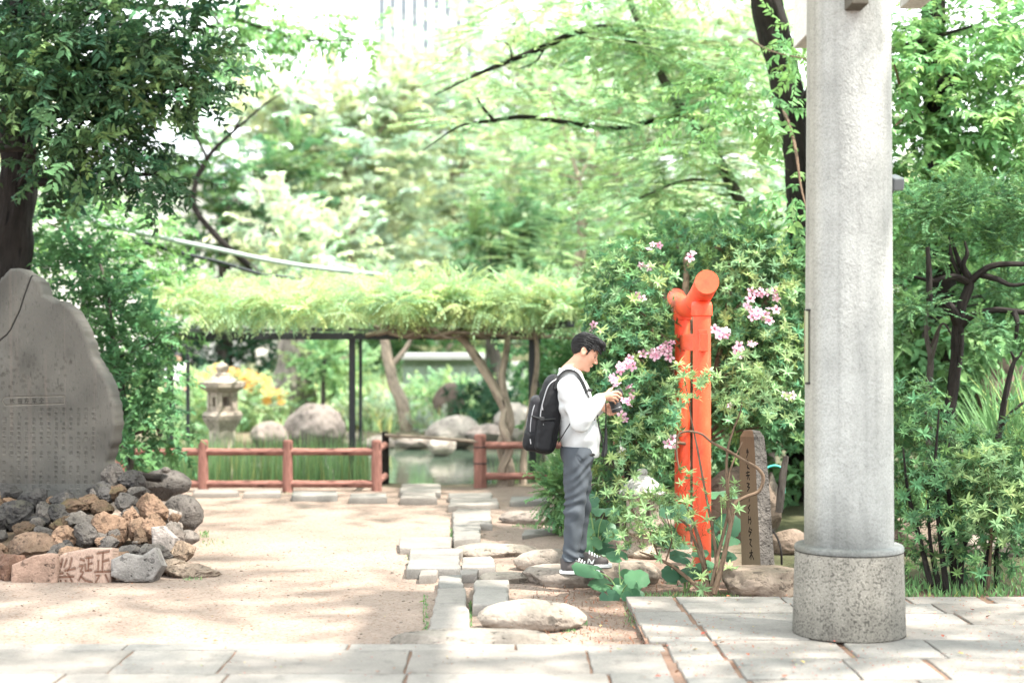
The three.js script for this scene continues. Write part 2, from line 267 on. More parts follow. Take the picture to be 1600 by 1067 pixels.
// ================================================================ THE SETTING
{ // ground: one sheet, fine near the court and coarse to the horizon
  const xs = [], zs = [];
  for (let x = -7; x <= 7.001; x += 0.14) xs.push(x); for (let k = 1, x = 7; k < 22; k++) { x += 0.3 * Math.pow(1.36, k); xs.push(x); xs.unshift(-x); }
  for (let z = -4; z >= -32; z -= 0.14) zs.push(z); for (let k = 1, z = -32; k < 22; k++) { z -= 0.3 * Math.pow(1.36, k); zs.push(z); } for (let k = 1, z = -4; k < 18; k++) { z += 0.3 * Math.pow(1.4, k); zs.unshift(z); }
  const pos = [], uv = [], col = [], idx = [], nx = xs.length;
  for (const z of zs) for (const x of xs) {
    const D = -z, y = level(x, z); pos.push(x, y, z); uv.push(x, z);
    const damp = smooth(0.25, 0.6, x + 0.35 * N3(x, 0, z * 0.6)) * smooth(12.5, 11.5, D) * 0.8, bank = smooth(28.3, 30, D) , bed = y < -0.12 ? 1 : 0, right = smooth(1.4, 2.2, x) * smooth(10.2, 10.8, D), far = smooth(17.6, 18.2, D);
    const n = 1 + 0.16 * fbm3(x * 0.8, 2, z * 0.8, 3), green = clamp(Math.max(bank * 0.9, right * 0.65, far * 0.5) + 0.3 * fbm3(x * 1.6, 8, z * 1.6, 3) * 1.5), k = [n * (1 - 0.34 * damp) * (1 - 0.6 * right), n * (1 - 0.42 * damp) * (1 - 0.6 * right), n * (1 - 0.47 * damp) * (1 - 0.6 * right)];
    const g = Math.max(bank, far) > 0.5 || right > 0.4 ? clamp(green) : 0; col.push(bed ? 0.25 : lerp(k[0], 0.26, g), bed ? 0.26 : lerp(k[1], 0.42, g), bed ? 0.2 : lerp(k[2], 0.2, g));
  }
  for (let j = 0; j < zs.length - 1; j++) for (let i = 0; i < nx - 1; i++) { const q = j * nx + i; idx.push(q, q + 1, q + nx, q + 1, q + nx + 1, q + nx); }
  const g = new THREE.BufferGeometry(); g.setAttribute('position', new THREE.Float32BufferAttribute(pos, 3)); g.setAttribute('uv', new THREE.Float32BufferAttribute(uv, 2)); g.setAttribute('color', new THREE.Float32BufferAttribute(col, 3)); g.setIndex(idx); g.computeVertexNormals();
  structure('ground', g, M.soil, 'pale beaten earth court sloping up to the green bank beyond the pond', 'ground');
  const w = new THREE.PlaneGeometry(11.5, 11.4).rotateX(-Math.PI / 2).translate(-1.5, -0.2, -23.6);
  const wp = w.attributes.position, wu = w.attributes.uv; for (let i = 0; i < wp.count; i++) wu.setXY(i, wp.getX(i) * 0.7, wp.getZ(i) * 0.5);
  structure('pond_water', w, new THREE.MeshPhysicalMaterial({ color: C(0.06, 0.085, 0.06), roughness: 0.02, ior: 1.33, bumpMap: T.ripple, bumpScale: 0.0018 }), 'still green pond water behind the low log fence', 'pond');
}
// a dressed slab: polygon of plan points [x, z], top at height h
function slabGeo(pts, h, thick, bevel = 0.008, seed = 1, wob = 0.006) {
  const r = rng(seed), dense = [];
  pts.forEach((a, i) => { const b = pts[(i + 1) % pts.length], L = Math.hypot(b[0] - a[0], b[1] - a[1]), n = Math.max(1, Math.round(L / 0.12)); for (let k = 0; k < n; k++) { const t = k / n; dense.push(new THREE.Vector2(lerp(a[0], b[0], t) + (r() - 0.5) * wob, -lerp(a[1], b[1], t) + (r() - 0.5) * wob)); } });
  const g = new THREE.ExtrudeGeometry(new THREE.Shape(dense), { depth: thick - bevel, bevelEnabled: true, bevelThickness: bevel, bevelSize: bevel, bevelOffset: -bevel, bevelSegments: 2, steps: 1 });
  g.rotateX(-Math.PI / 2).translate(0, h - thick, 0); g.computeVertexNormals();
  return boxUV(toCreasedNormals(g, 0.9));
}
const planPt = (px, py, h) => { const D = DG(py, h); return [(px - MIDX) / FOCAL * D, -D]; };
const slabAt = (quad, h, seed, wob) => slabGeo(quad.map(([x, y]) => planPt(x, y, h)), h, h + 0.05, 0.012, seed, wob);

{ // stone pavement: front rows, edge column and the broken rows on the right
  const pave = new THREE.Group(); pave.name = 'pavement'; scene.add(pave); tag(pave, 'grey stone slab pavement along the front and round the concrete column', 'pavement', null, 'structure');
  part('joint_bed', new THREE.PlaneGeometry(20, 5.9).rotateX(-Math.PI / 2).translate(0, 0.033, -5.47), M.soil.clone(), pave);
  pave.children[0].material.vertexColors = false; pave.children[0].material.color = C(0.22, 0.145, 0.11);
  part('joint_bed', new THREE.PlaneGeometry(7, 1.62).rotateX(-Math.PI / 2).translate(4.24, 0.033, -9.18), pave.children[0].material, pave);
  const r = rng(21); let s = 100;
  const put = (pts, h = 0.045) => part('paving_slab', slabGeo(pts, h + 0.004 * (r() - 0.5), 0.06, 0.007, s++, 0.008), SLABS[Math.floor(r() * 4)], pave);
  const rect = (x0, x1, z0, z1, g = 0.007, k = 0) => [[x0 + g, z0 - g], [x1 - g + k, z0 - g], [x1 - g + k * 0.2, z1 + g], [x0 + g, z1 + g]];
  const kx = [-5.6, -4.4, -3.3, -2.1, -0.89, 0.02, 0.83]; for (let i = 0; i < kx.length - 1; i++) put(rect(kx[i], kx[i + 1], -8.245, -8.42));
  let x = -4.78; for (const w of [0.95, 0.9, 0.9, 0.55, 0.94, 0.94]) { put(rect(x, x + w, -7.66, -8.245)); x += w; }
  put(rect(x, 0.80, -7.66, -8.245));
  for (let z = -7.66; z < -3.2; z += 0.585) { let q = -4.6 - r() * 0.6; while (q < 0.8) { const w = 0.75 + r() * 0.35; put(rect(q, Math.min(q + w, 0.80), z + 0.585, z)); q += w; if (q > 0.5) q = 9; } }
  let z = -9.96; for (const d of [0.56, 0.42, 0.36, 0.16, 0.5, 0.42, 0.55, 0.5, 0.6, 0.6, 0.6, 0.6, 0.6]) { const a = 0.735 + 0.012 * (z + 9.96), e = 1.045 + 0.05 * (z + 9.96) / 2.3 * 2; put(rect(a + (z > -8.5 ? 0.085 : 0), e, z + d, z), 0.049); z += d; if (z > -3.6) break; }
  z = -9.97; for (const d of [0.26, 0.34, 0.38, 0.46, 0.5, 0.5, 0.56, 0.56, 0.56, 0.56, 0.56, 0.56]) {
    let q = 1.06 + 0.045 * (z + 9.96); while (q < 7) { const w = 0.42 + r() * 0.62, k = (r() - 0.5) * 0.1; const zz = (r() - 0.5) * 0.03; put([[q + 0.006, z + d - 0.006 + zz * 0.5], [q + w - 0.006 + k, z + d - 0.006 - zz * 0.3], [q + w - 0.006 + k, z + 0.006 + zz * 0.5], [q + 0.006, z + 0.006]], 0.045 + 0.006 * (r() - 0.5)); q += w + Math.max(0, k); }
    z += d; if (z > -3.6) break;
  }
}
{ // the path of dressed stepping slabs, and flat stones under the fence
  const path = new THREE.Group(); path.name = 'path'; scene.add(path); tag(path, 'path of pale worn stepping slabs leading to the gap in the fence', 'path', null, 'structure');
  const Q = [
    [[669.5, 983], [734.8, 979], [725.5, 917.5], [685, 919]], [[685, 917.5], [725, 916], [719, 897], [686.5, 899]], [[739, 944], [796, 943], [794, 904], [742.6, 905]],
    [[655, 898], [683, 897], [684, 889], [656, 889]], [[720, 897], [747, 895], [747, 888], [720, 889]], [[636.6, 888], [719, 887], [718, 867], [640, 866]], [[640, 864.5], [717, 866], [727, 856], [640, 856]], [[624, 855], [705, 854], [705, 838], [624, 839]],
    [[722, 885], [774, 884], [769, 868], [721, 870]], [[708.5, 843], [750, 839], [750, 817], [708, 817]], [[708, 816], [768, 818], [767, 800.5], [708, 800.5]], [[705, 800], [766, 800], [766, 794], [717, 794]], [[701, 790], [780, 787], [778, 778], [705, 778]],
    [[700, 776], [769, 777], [768, 769], [701, 769.7]], [[625.6, 777], [681.6, 777], [680, 768.5], [630, 769]], [[624, 768], [689, 769], [688, 755], [628, 755]], [[797, 783], [857, 781], [856, 775], [800, 775]],
    [[815, 836], [873, 830], [872, 824], [818, 827]],
    [[302, 770], [372, 769], [372, 764], [302, 764]], [[380, 770], [438, 769], [438, 764], [384, 764]], [[456, 774], [527, 773], [526, 767], [458, 767]], [[546, 777], [604, 776], [603, 770], [548, 770]],
  ];
  Q.forEach((q, i) => part('stepping_slab', slabAt(q, i === 17 ? 0.04 : 0.06 + (i % 3) * 0.006, 40 + i, 0.02), SLABS[(i * 3 + (i > 12 ? 1 : 2)) % 4], path));
}
// natural boulders, each a thing of its own; seat(px, base row, width px, height px)
const tintStone = (g, base, moss = 0, seed = 1) => paintVerts(g, (x, y, z, nx, ny) => { const n = 0.85 + 0.5 * fbm3(x * 4 + seed, y * 4, z * 4, 3), m = moss * smooth(0.2, 0.8, ny) * smooth(-0.15, 0.25, fbm3(x * 7, y * 7 + seed, z * 7, 3)); return [lerp(base[0] * n, 0.22, m), lerp(base[1] * n, 0.23, m), lerp(base[2] * n, 0.09, m)]; });
function boulder(label, px, pyBase, wpx, hpx, o = {}) {
  const D = (o.D ?? DG(pyBase)) , s = S(D), rz = (o.deep ?? 0.6) * wpx / 2 * s, top = hpx * s, sunk = o.sunk ?? 0.35, ry = top / (2 - sunk) * 1.02;
  const x = (px - MIDX) * s, y0 = level(x, -D - rz);
  const g = tintStone(stoneGeo(o.seed ?? Math.round(px * 7 + pyBase), wpx / 2 * s * 1.04, ry, rz, { detail: 14, rough: 0.13, cuts: 5, cut: 0.78, fine: 0.03, crease: 0.6, ...o }), o.tint ?? [0.95, 0.9, 0.84], o.moss ?? 0.1, px);
  return solo('boulder', g, M.boulder, label, 'rock', V(x, (o.D ? P(px, pyBase, D).y : y0) + ry * (1 - sunk), -D - rz), o.group);
}
boulder('long rounded pale boulder lying alone at the foot of the path', 831, 990, 172, 46, { deep: 0.5, rough: 0.06, cuts: 3, seed: 3, tint: [1.15, 1.08, 1.0] });
boulder('flat grey boulder sunk in the earth beside the front paving', 738, 1019, 262, 34, { deep: 0.42, sunk: 1.0, rough: 0.05, cuts: 3, flatTop: 0.6, seed: 4, tint: [1.05, 1, 0.95] });
boulder('broad flat boulder the photographer stands on', 892, 918, 150, 36, { deep: 0.75, sunk: 0.7, rough: 0.05, cuts: 3, flatTop: 0.55, seed: 6, tint: [1.05, 0.98, 0.92] });
boulder('rounded boulder behind the heels of the photographer', 858, 893, 106, 30, { deep: 0.6, sunk: 0.6, rough: 0.06, cuts: 3, seed: 9, tint: [1.1, 1.02, 0.95] });
boulder('low flat stone between the path and the photographer', 790, 912, 82, 18, { deep: 0.6, sunk: 0.6, rough: 0.06, flatTop: 0.7, seed: 11, tint: [1.2, 1.14, 1.05] });
boulder('wide irregular flat stone right of the path slabs', 770, 872, 132, 24, { deep: 0.6, sunk: 0.8, rough: 0.1, flatTop: 0.6, seed: 13, tint: [1.2, 1.13, 1.05] });
boulder('low long grey stone at the bush behind the photographer', 838, 820, 116, 22, { deep: 0.5, sunk: 0.7, rough: 0.1, flatTop: 0.7, seed: 15, tint: [0.95, 0.88, 0.85] });
boulder('pale flat rock between the photographer and the orange gate', 975, 915, 120, 36, { deep: 0.6, sunk: 0.6, rough: 0.08, flatTop: 0.75, seed: 17, tint: [1.15, 1.05, 0.95] });
boulder('rough brown rock carrying the inscribed stone post', 1196, 938, 128, 56, { deep: 0.95, sunk: 0.5, rough: 0.15, flatTop: 0.6, seed: 19, tint: [0.95, 0.82, 0.72], moss: 0.2 });
boulder('round brown rock beside the concrete column', 1238, 868, 62, 38, { deep: 0.8, seed: 21, tint: [0.9, 0.75, 0.65] });
boulder('big weathered brown rock behind the inscribed stone post', 1160, 848, 130, 112, { deep: 0.6, sunk: 0.3, rough: 0.12, cuts: 8, seed: 23, tint: [0.72, 0.6, 0.52], moss: 0.2 });
boulder('upright grey stone block right of the inscribed post', 1203, 845, 36, 108, { deep: 0.9, sunk: 0.2, rough: 0.06, cuts: 9, cut: 0.62, seed: 25, tint: [0.7, 0.66, 0.6] });
boulder('brown rock under the bushes at the right edge', 1440, 870, 90, 60, { deep: 0.8, seed: 27, tint: [0.7, 0.6, 0.52] });
boulder('pinkish rock face above the strap leaves on the far right', 1580, 655, 90, 92, { D: 15.5, deep: 0.7, seed: 28, tint: [1.0, 0.82, 0.72], sunk: 0.1 });
boulder('grey boulder at the foot of the right bushes', 1560, 872, 120, 36, { deep: 0.6, seed: 29, tint: [0.8, 0.75, 0.7] });
for (const [label, px, py, w, h, D, t, seed, moss] of [
  ['big round grey rock across the pond left of the middle trellis post', 487, 705, 92, 72, 27.6, [0.85, 0.8, 0.8], 31, 0.25], ['low pale rock across the pond right of the stone lantern', 418, 705, 60, 46, 27.4, [1.0, 0.92, 0.9], 32, 0.1],
  ['whitest pointed rock standing at the far edge of the pond', 708, 702, 84, 50, 27.0, [1.5, 1.45, 1.4], 33, 0], ['white rock standing in the pond water with a dark waterline', 690, 712, 44, 30, 25.2, [1.4, 1.36, 1.3], 34, 0],
  ['grey flat rock at the pond edge behind the wisteria trunk', 765, 694, 76, 30, 26.5, [0.9, 0.84, 0.84], 35, 0.1], ['large white rock at the pond edge left of the backpack', 806, 692, 66, 60, 26.8, [1.5, 1.48, 1.45], 36, 0],
  ['tall brown rock like a stump behind the whitest rock', 702, 660, 52, 62, 29.5, [0.75, 0.62, 0.58], 37, 0.1], ['small rock at the water near the black corner post', 645, 702, 60, 20, 26.8, [1.0, 0.95, 0.92], 38, 0.3],
  ['pale rock low on the bank under the trellis middle', 590, 706, 50, 24, 27.2, [1.1, 1.05, 1.0], 39, 0.2], ['mossy rock on the bank behind the reeds', 545, 704, 50, 28, 28, [0.9, 0.86, 0.8], 41, 0.4],
]) boulder(label, px, py, w, h, { D, deep: 0.8, seed, tint: t, moss, sunk: 0.1, cuts: 7 });

// ---------------------------------------------------------------- concrete column of the great gate
{
  const D0 = 8.72, c = V((1327 - MIDX) * S(D0), 0.045, -D0), y = (py, D = D0) => EYE + (MIDY - py) * S(D) - c.y;
  const g = thing('stone_gate', 'tall pale grey concrete gate column with wider speckled foot standing on the pavement', 'gate', c);
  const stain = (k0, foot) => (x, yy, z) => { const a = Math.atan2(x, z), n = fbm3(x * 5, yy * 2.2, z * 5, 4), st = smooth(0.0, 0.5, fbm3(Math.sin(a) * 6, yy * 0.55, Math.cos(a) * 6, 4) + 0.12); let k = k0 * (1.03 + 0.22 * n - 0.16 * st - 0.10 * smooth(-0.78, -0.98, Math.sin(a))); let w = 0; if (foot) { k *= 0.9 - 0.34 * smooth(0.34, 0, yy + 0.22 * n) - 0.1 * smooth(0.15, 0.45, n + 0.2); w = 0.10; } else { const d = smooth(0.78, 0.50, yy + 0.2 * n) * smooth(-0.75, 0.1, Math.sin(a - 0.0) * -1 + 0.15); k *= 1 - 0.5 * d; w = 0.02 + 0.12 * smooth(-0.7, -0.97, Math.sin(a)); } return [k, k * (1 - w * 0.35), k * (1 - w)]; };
  const R = 0.2505, lathe = (pts, n = 72) => { const l = new THREE.LatheGeometry(pts.map((p) => new THREE.Vector2(p[0], p[1])), n); const u = l.attributes.uv, p = l.attributes.position; for (let i = 0; i < u.count; i++) u.setXY(i, u.getX(i) * 2, p.getY(i)); return l; };
  const shaft = []; for (let i = 0; i <= 60; i++) { const yy = 0.48 + i / 60 * 5.2; shaft.push([R - 0.0052 * (yy - 0.48), yy]); }
  part('column', paintVerts(lathe(shaft), stain(1.0, false)), M.concrete, g);
  const foot = [[0, 0], [0.3165, 0], [0.3165, 0.01]]; for (let i = 0; i <= 12; i++) foot.push([0.3165 - 0.0135 * i / 12, 0.012 + i / 12 * 0.455]); 
  const fm = M.concrete.clone(); fm.bumpScale = 0.006; fm.map = T.chips; fm.bumpMap = T.chips.clone(); fm.bumpMap.colorSpace = THREE.NoColorSpace;
  part('column_base', paintVerts(lathe(foot), stain(1.0, true)), fm, g);
  part('base_ring', paintVerts(lathe([[0.303, 0.472], [0.3055, 0.474], [0.306, 0.485], [0.304, 0.498], [0.298, 0.504], [0.24, 0.508]]), stain(0.92, false)), M.concrete, g);
  const bm = std({ color: C(0.62, 0.6, 0.57), map: T.concrete, bumpMap: T.concreteBump, bumpScale: 0.003 });
  const bx = (w, h, d) => boxUV(new RoundedBoxGeometry(w, h, d, 2, 0.008));
  part('beam_end', moved(bx(0.34, 1.0, 0.40), 1.687 + 0.17 - c.x, y(75, 9.2) + 0.5, -9.0 - c.z), bm, g);
  part('beam_end', moved(bx(0.13, 0.9, 0.3), 2.40 - c.x, y(11, 9.2) + 0.45, -9.1 - c.z), bm, g);
  part('wedge', moved(bx(0.095, 0.7, 0.18), (1339 - MIDX) * S(8.4) - c.x, y(11, 8.4) + 0.35, -8.40 - c.z), std({ color: C(0.11, 0.098, 0.08), map: T.concrete }), g);
  // the long beam above the frame and its twin column further right, out of the picture
  part('cross_beam', moved(bx(0.34, 0.46, 3.0), 0, 5.2, 1.0), bm, g);
  // narrow plate screwed to the left flank
  const pl = part('plate', boxUV(new RoundedBoxGeometry(0.02, 0.41, 0.075, 2, 0.004)), std({ color: C(0.22, 0.24, 0.16), metalness: 0.6, roughness: 0.35 }), g);
  pl.position.set(-0.248, y(541), 0.035); pl.rotation.y = -0.12;
  for (const s of [-1, 1]) part('bracket', moved(new RoundedBoxGeometry(0.03, 0.012, 0.05, 1, 0.003), -0.243, y(541) + s * 0.206, 0.05), M.black, g);
  const lt = part('lamp_housing', new RoundedBoxGeometry(0.07, 0.075, 0.12, 2, 0.012), std({ color: C(0.10, 0.11, 0.115), roughness: 0.5 }), g); lt.position.set(0.275, y(283), -0.06); lt.rotation.set(0.3, 0.2, 0);
  part('lamp_arm', limb([V(0.22, y(283) - 0.06, -0.06), V(0.25, y(283) - 0.07, -0.07), V(0.265, y(283) - 0.03, -0.06)], [0.012, 0.012]), M.black, g);
}
// ---------------------------------------------------------------- orange gate
{
  const red = std({ color: C(0.90, 0.082, 0.024), map: rep(T.slab, 0.8), vertexColors: true, roughness: 0.55, bumpMap: rep(T.concreteBump, 2), bumpScale: 0.0006 }), Df = 10.95, Db = 12.9;
  const f = V((1097 - MIDX) * S(Df), 0, -Df), b = V((1066.5 - MIDX) * S(Db), 0, -Db), base = f.clone(), t = thing('orange_gate', 'small vermilion shrine gate with round curved lintel seen end on', 'gate', base);
  const dir = b.clone().sub(f).normalize(), R = 0.064, top = 1.93;
  for (const p of [f, b]) { const q = p.clone().sub(base);
    part('post', moved(boxUV(new THREE.CylinderGeometry(R * 0.985, R * 1.03, top + 0.1, 40, 40)).translate(0, (top + 0.1) / 2 - 0.1, 0), q.x, 0, q.z), red, t);
    part('post_cap', moved(new THREE.LatheGeometry([[0.0, 0], [R + 0.004, 0], [R + 0.011, 0.006], [R + 0.011, 0.07], [R + 0.004, 0.10], [0, 0.12]].map((k) => new THREE.Vector2(k[0], k[1])), 40), q.x, top - 0.05, q.z), red, t);
  }
  const e0 = P(1105, 440, 10.6).sub(base), e1 = P(1057, 464, 14.1).sub(base), sag = 0.13, pts = [];
  for (let i = 0; i <= 8; i++) { const k = i / 8, u = 2 * k - 1, p = e0.clone().lerp(e1, k); p.y -= sag * (1 - u * u); pts.push(p); }
  part('lintel', limb(pts, [0.083, 0.083], 44, 6), red, t);
  const bar = new RoundedBoxGeometry(0.056, 0.125, f.distanceTo(b) + 0.40, 2, 0.004), m = new THREE.Mesh(bar); 
  const tie = part('tie_beam', bar, red, t), mid = f.clone().lerp(b, 0.5).sub(base); tie.position.set(mid.x, 1.693, mid.z); tie.rotation.y = Math.atan2(-dir.x, -dir.z);
  for (const [p, s] of [[f, 1], [b, -1]]) { const q = p.clone().sub(base), w = part('wedge', new RoundedBoxGeometry(0.062, 0.028, 0.05, 1, 0.004), red, t); w.position.set(q.x - dir.x * s * 0.09, 1.77, q.z - dir.z * s * 0.09); w.rotation.y = tie.rotation.y; }
  t.updateMatrixWorld(true); const seenG = new Set(); t.traverse((m) => { if (!m.isMesh || seenG.has(m.geometry)) return; seenG.add(m.geometry); const o = V(); paintVerts(m.geometry, (x, y, z) => { o.set(x, y, z).applyMatrix4(m.matrixWorld); const n = fbm3(o.x * 5, o.y * 1.4, o.z * 5, 4), f = fbm3(o.x * 22, o.y * 9, o.z * 22, 3), dirt = smooth(0.45, 0.0, o.y + 0.3 * n), wear = smooth(0.14, 0.34, f); return [1 + 0.14 * n - 0.45 * dirt - 0.1 * wear, 1 + 0.35 * n + 0.1 * dirt + 0.45 * wear, 1 + 0.4 * n + 0.5 * dirt + 0.9 * wear]; }); });
}
// ---------------------------------------------------------------- brush writing and carving: strokes only, drawn from the photograph's illegible marks
function strokes(ctx, list, x, y, w, h, lw) { ctx.lineCap = 'round'; ctx.lineJoin = 'round'; for (const s of list) { ctx.lineWidth = lw * (s.w ?? 1); ctx.beginPath(); s.p.forEach(([a, b], i) => { const X = x + a * w, Y = y + b * h; if (!i) ctx.moveTo(X, Y); else ctx.lineTo(X, Y); }); ctx.stroke(); } }
const st = (...p) => ({ p });
const GLYPH = {
  left: [st([0.1, 0.1], [0.3, 0.22]), st([0.35, 0.08], [0.3, 0.3]), st([0.55, 0.1], [0.45, 0.3]), st([0.78, 0.05], [0.72, 0.3], [0.62, 0.42]), st([0.05, 0.32], [0.25, 0.42]), st([0.5, 0.42], [0.95, 0.36]), st([0.15, 0.5], [0.4, 0.5]), st([0.6, 0.5], [0.75, 0.62]), st([0.1, 0.72], [0.06, 0.9]), st([0.32, 0.72], [0.34, 0.88]), st([0.55, 0.72], [0.6, 0.86]), st([0.78, 0.68], [0.9, 0.84]), st([0.05, 0.62], [0.9, 0.6])],
  mid: [st([0.15, 0.1], [0.4, 0.14]), st([0.5, 0.05], [0.92, 0.02]), st([0.68, 0.06], [0.68, 0.5]), st([0.45, 0.28], [0.5, 0.5], [0.9, 0.48]), st([0.7, 0.26], [0.92, 0.24]), st([0.1, 0.34], [0.34, 0.32], [0.18, 0.52], [0.36, 0.56], [0.1, 0.84]), st([0.2, 0.7], [0.5, 0.84], [0.98, 0.92])],
  right: [st([0.1, 0.06], [0.85, 0.0]), st([0.48, 0.04], [0.48, 0.6]), st([0.5, 0.3], [0.85, 0.26]), st([0.2, 0.3], [0.2, 0.6]), st([0.0, 0.62], [1.0, 0.6]), st([0.7, 0.7], [0.92, 0.9]), st([0.12, 0.72], [0.3, 0.72], [0.1, 0.92])],
  five: [[st([0.5, 0.05], [0.5, 0.95]), st([0.1, 0.3], [0.9, 0.3]), st([0.15, 0.1], [0.25, 0.9]), st([0.5, 0.4], [0.9, 0.9]), st([0.1, 0.6], [0.4, 0.55])], [st([0.15, 0.1], [0.85, 0.1], [0.85, 0.9], [0.15, 0.9], [0.15, 0.1]), st([0.15, 0.5], [0.85, 0.5]), st([0.5, 0.1], [0.5, 0.9])], [st([0.1, 0.2], [0.9, 0.15]), st([0.5, 0.0], [0.2, 0.9]), st([0.3, 0.5], [0.9, 0.5], [0.6, 0.95])], [st([0.2, 0.1], [0.8, 0.1], [0.7, 0.45], [0.25, 0.45], [0.2, 0.1]), st([0.5, 0.5], [0.5, 0.95]), st([0.1, 0.7], [0.9, 0.7])], [st([0.5, 0.0], [0.1, 0.45]), st([0.5, 0.05], [0.95, 0.4]), st([0.3, 0.5], [0.7, 0.5]), st([0.5, 0.45], [0.5, 0.9]), st([0.15, 0.92], [0.9, 0.9])]],
  brush: [
    [st([0.55, 0], [0.4, 0.25], [0.65, 0.2]), st([0.35, 0.45], [0.7, 0.35], [0.3, 1.0])], [st([0.5, 0], [0.25, 0.5]), st([0.3, 0.35], [0.75, 0.3], [0.4, 0.8], [0.8, 1.0]), st([0.5, 0.3], [0.5, 1])], [st([0.2, 0.2], [0.8, 0.1]), st([0.5, 0], [0.45, 0.9]), st([0.2, 0.5], [0.8, 0.45]), st([0.6, 0.5], [0.75, 0.95])], [st([0.3, 0.1], [0.7, 0.15], [0.35, 0.5], [0.7, 0.55], [0.3, 1])], [st([0.4, 0.2], [0.6, 0.35]), st([0.55, 0.6], [0.5, 0.9])], [st([0.65, 0], [0.3, 0.35], [0.55, 0.55], [0.3, 1])], [st([0.35, 0], [0.3, 0.8]), st([0.6, 0.1], [0.75, 0.6], [0.6, 0.9]), st([0.3, 0.4], [0.7, 0.35])], [st([0.5, 0], [0.3, 0.5], [0.7, 0.5], [0.35, 1]), st([0.6, 0.2], [0.8, 0.3])], [st([0.4, 0.1], [0.65, 0.1], [0.4, 0.6], [0.7, 0.9])], [st([0.6, 0], [0.45, 1]), st([0.3, 0.35], [0.75, 0.3]), st([0.5, 0.5], [0.25, 0.9]), st([0.55, 0.45], [0.85, 1])],
  ],
};
function canvas(w, h, fill) { const c = document.createElement('canvas'); c.width = w; c.height = h; const x = c.getContext('2d'); x.fillStyle = fill; x.fillRect(0, 0, w, h); return [c, x]; }
const ctex = (c, color) => { const t = new THREE.CanvasTexture(c); if (color) t.colorSpace = THREE.SRGBColorSpace; t.wrapS = t.wrapT = THREE.ClampToEdgeWrapping; t.magFilter = t.minFilter = THREE.LinearFilter; return t; };
function speckle(x, w, h, n, seed, lo, hi, a) { const r = rng(seed); for (let i = 0; i < n; i++) { const k = Math.round(lerp(lo, hi, r())); x.fillStyle = `rgba(${k},${Math.round(k * 0.98)},${Math.round(k * 0.95)},${a * r()})`; const s = 1 + r() * 5; x.fillRect(r() * w, r() * h, s, s * (1 + 5 * r() * r())); } }

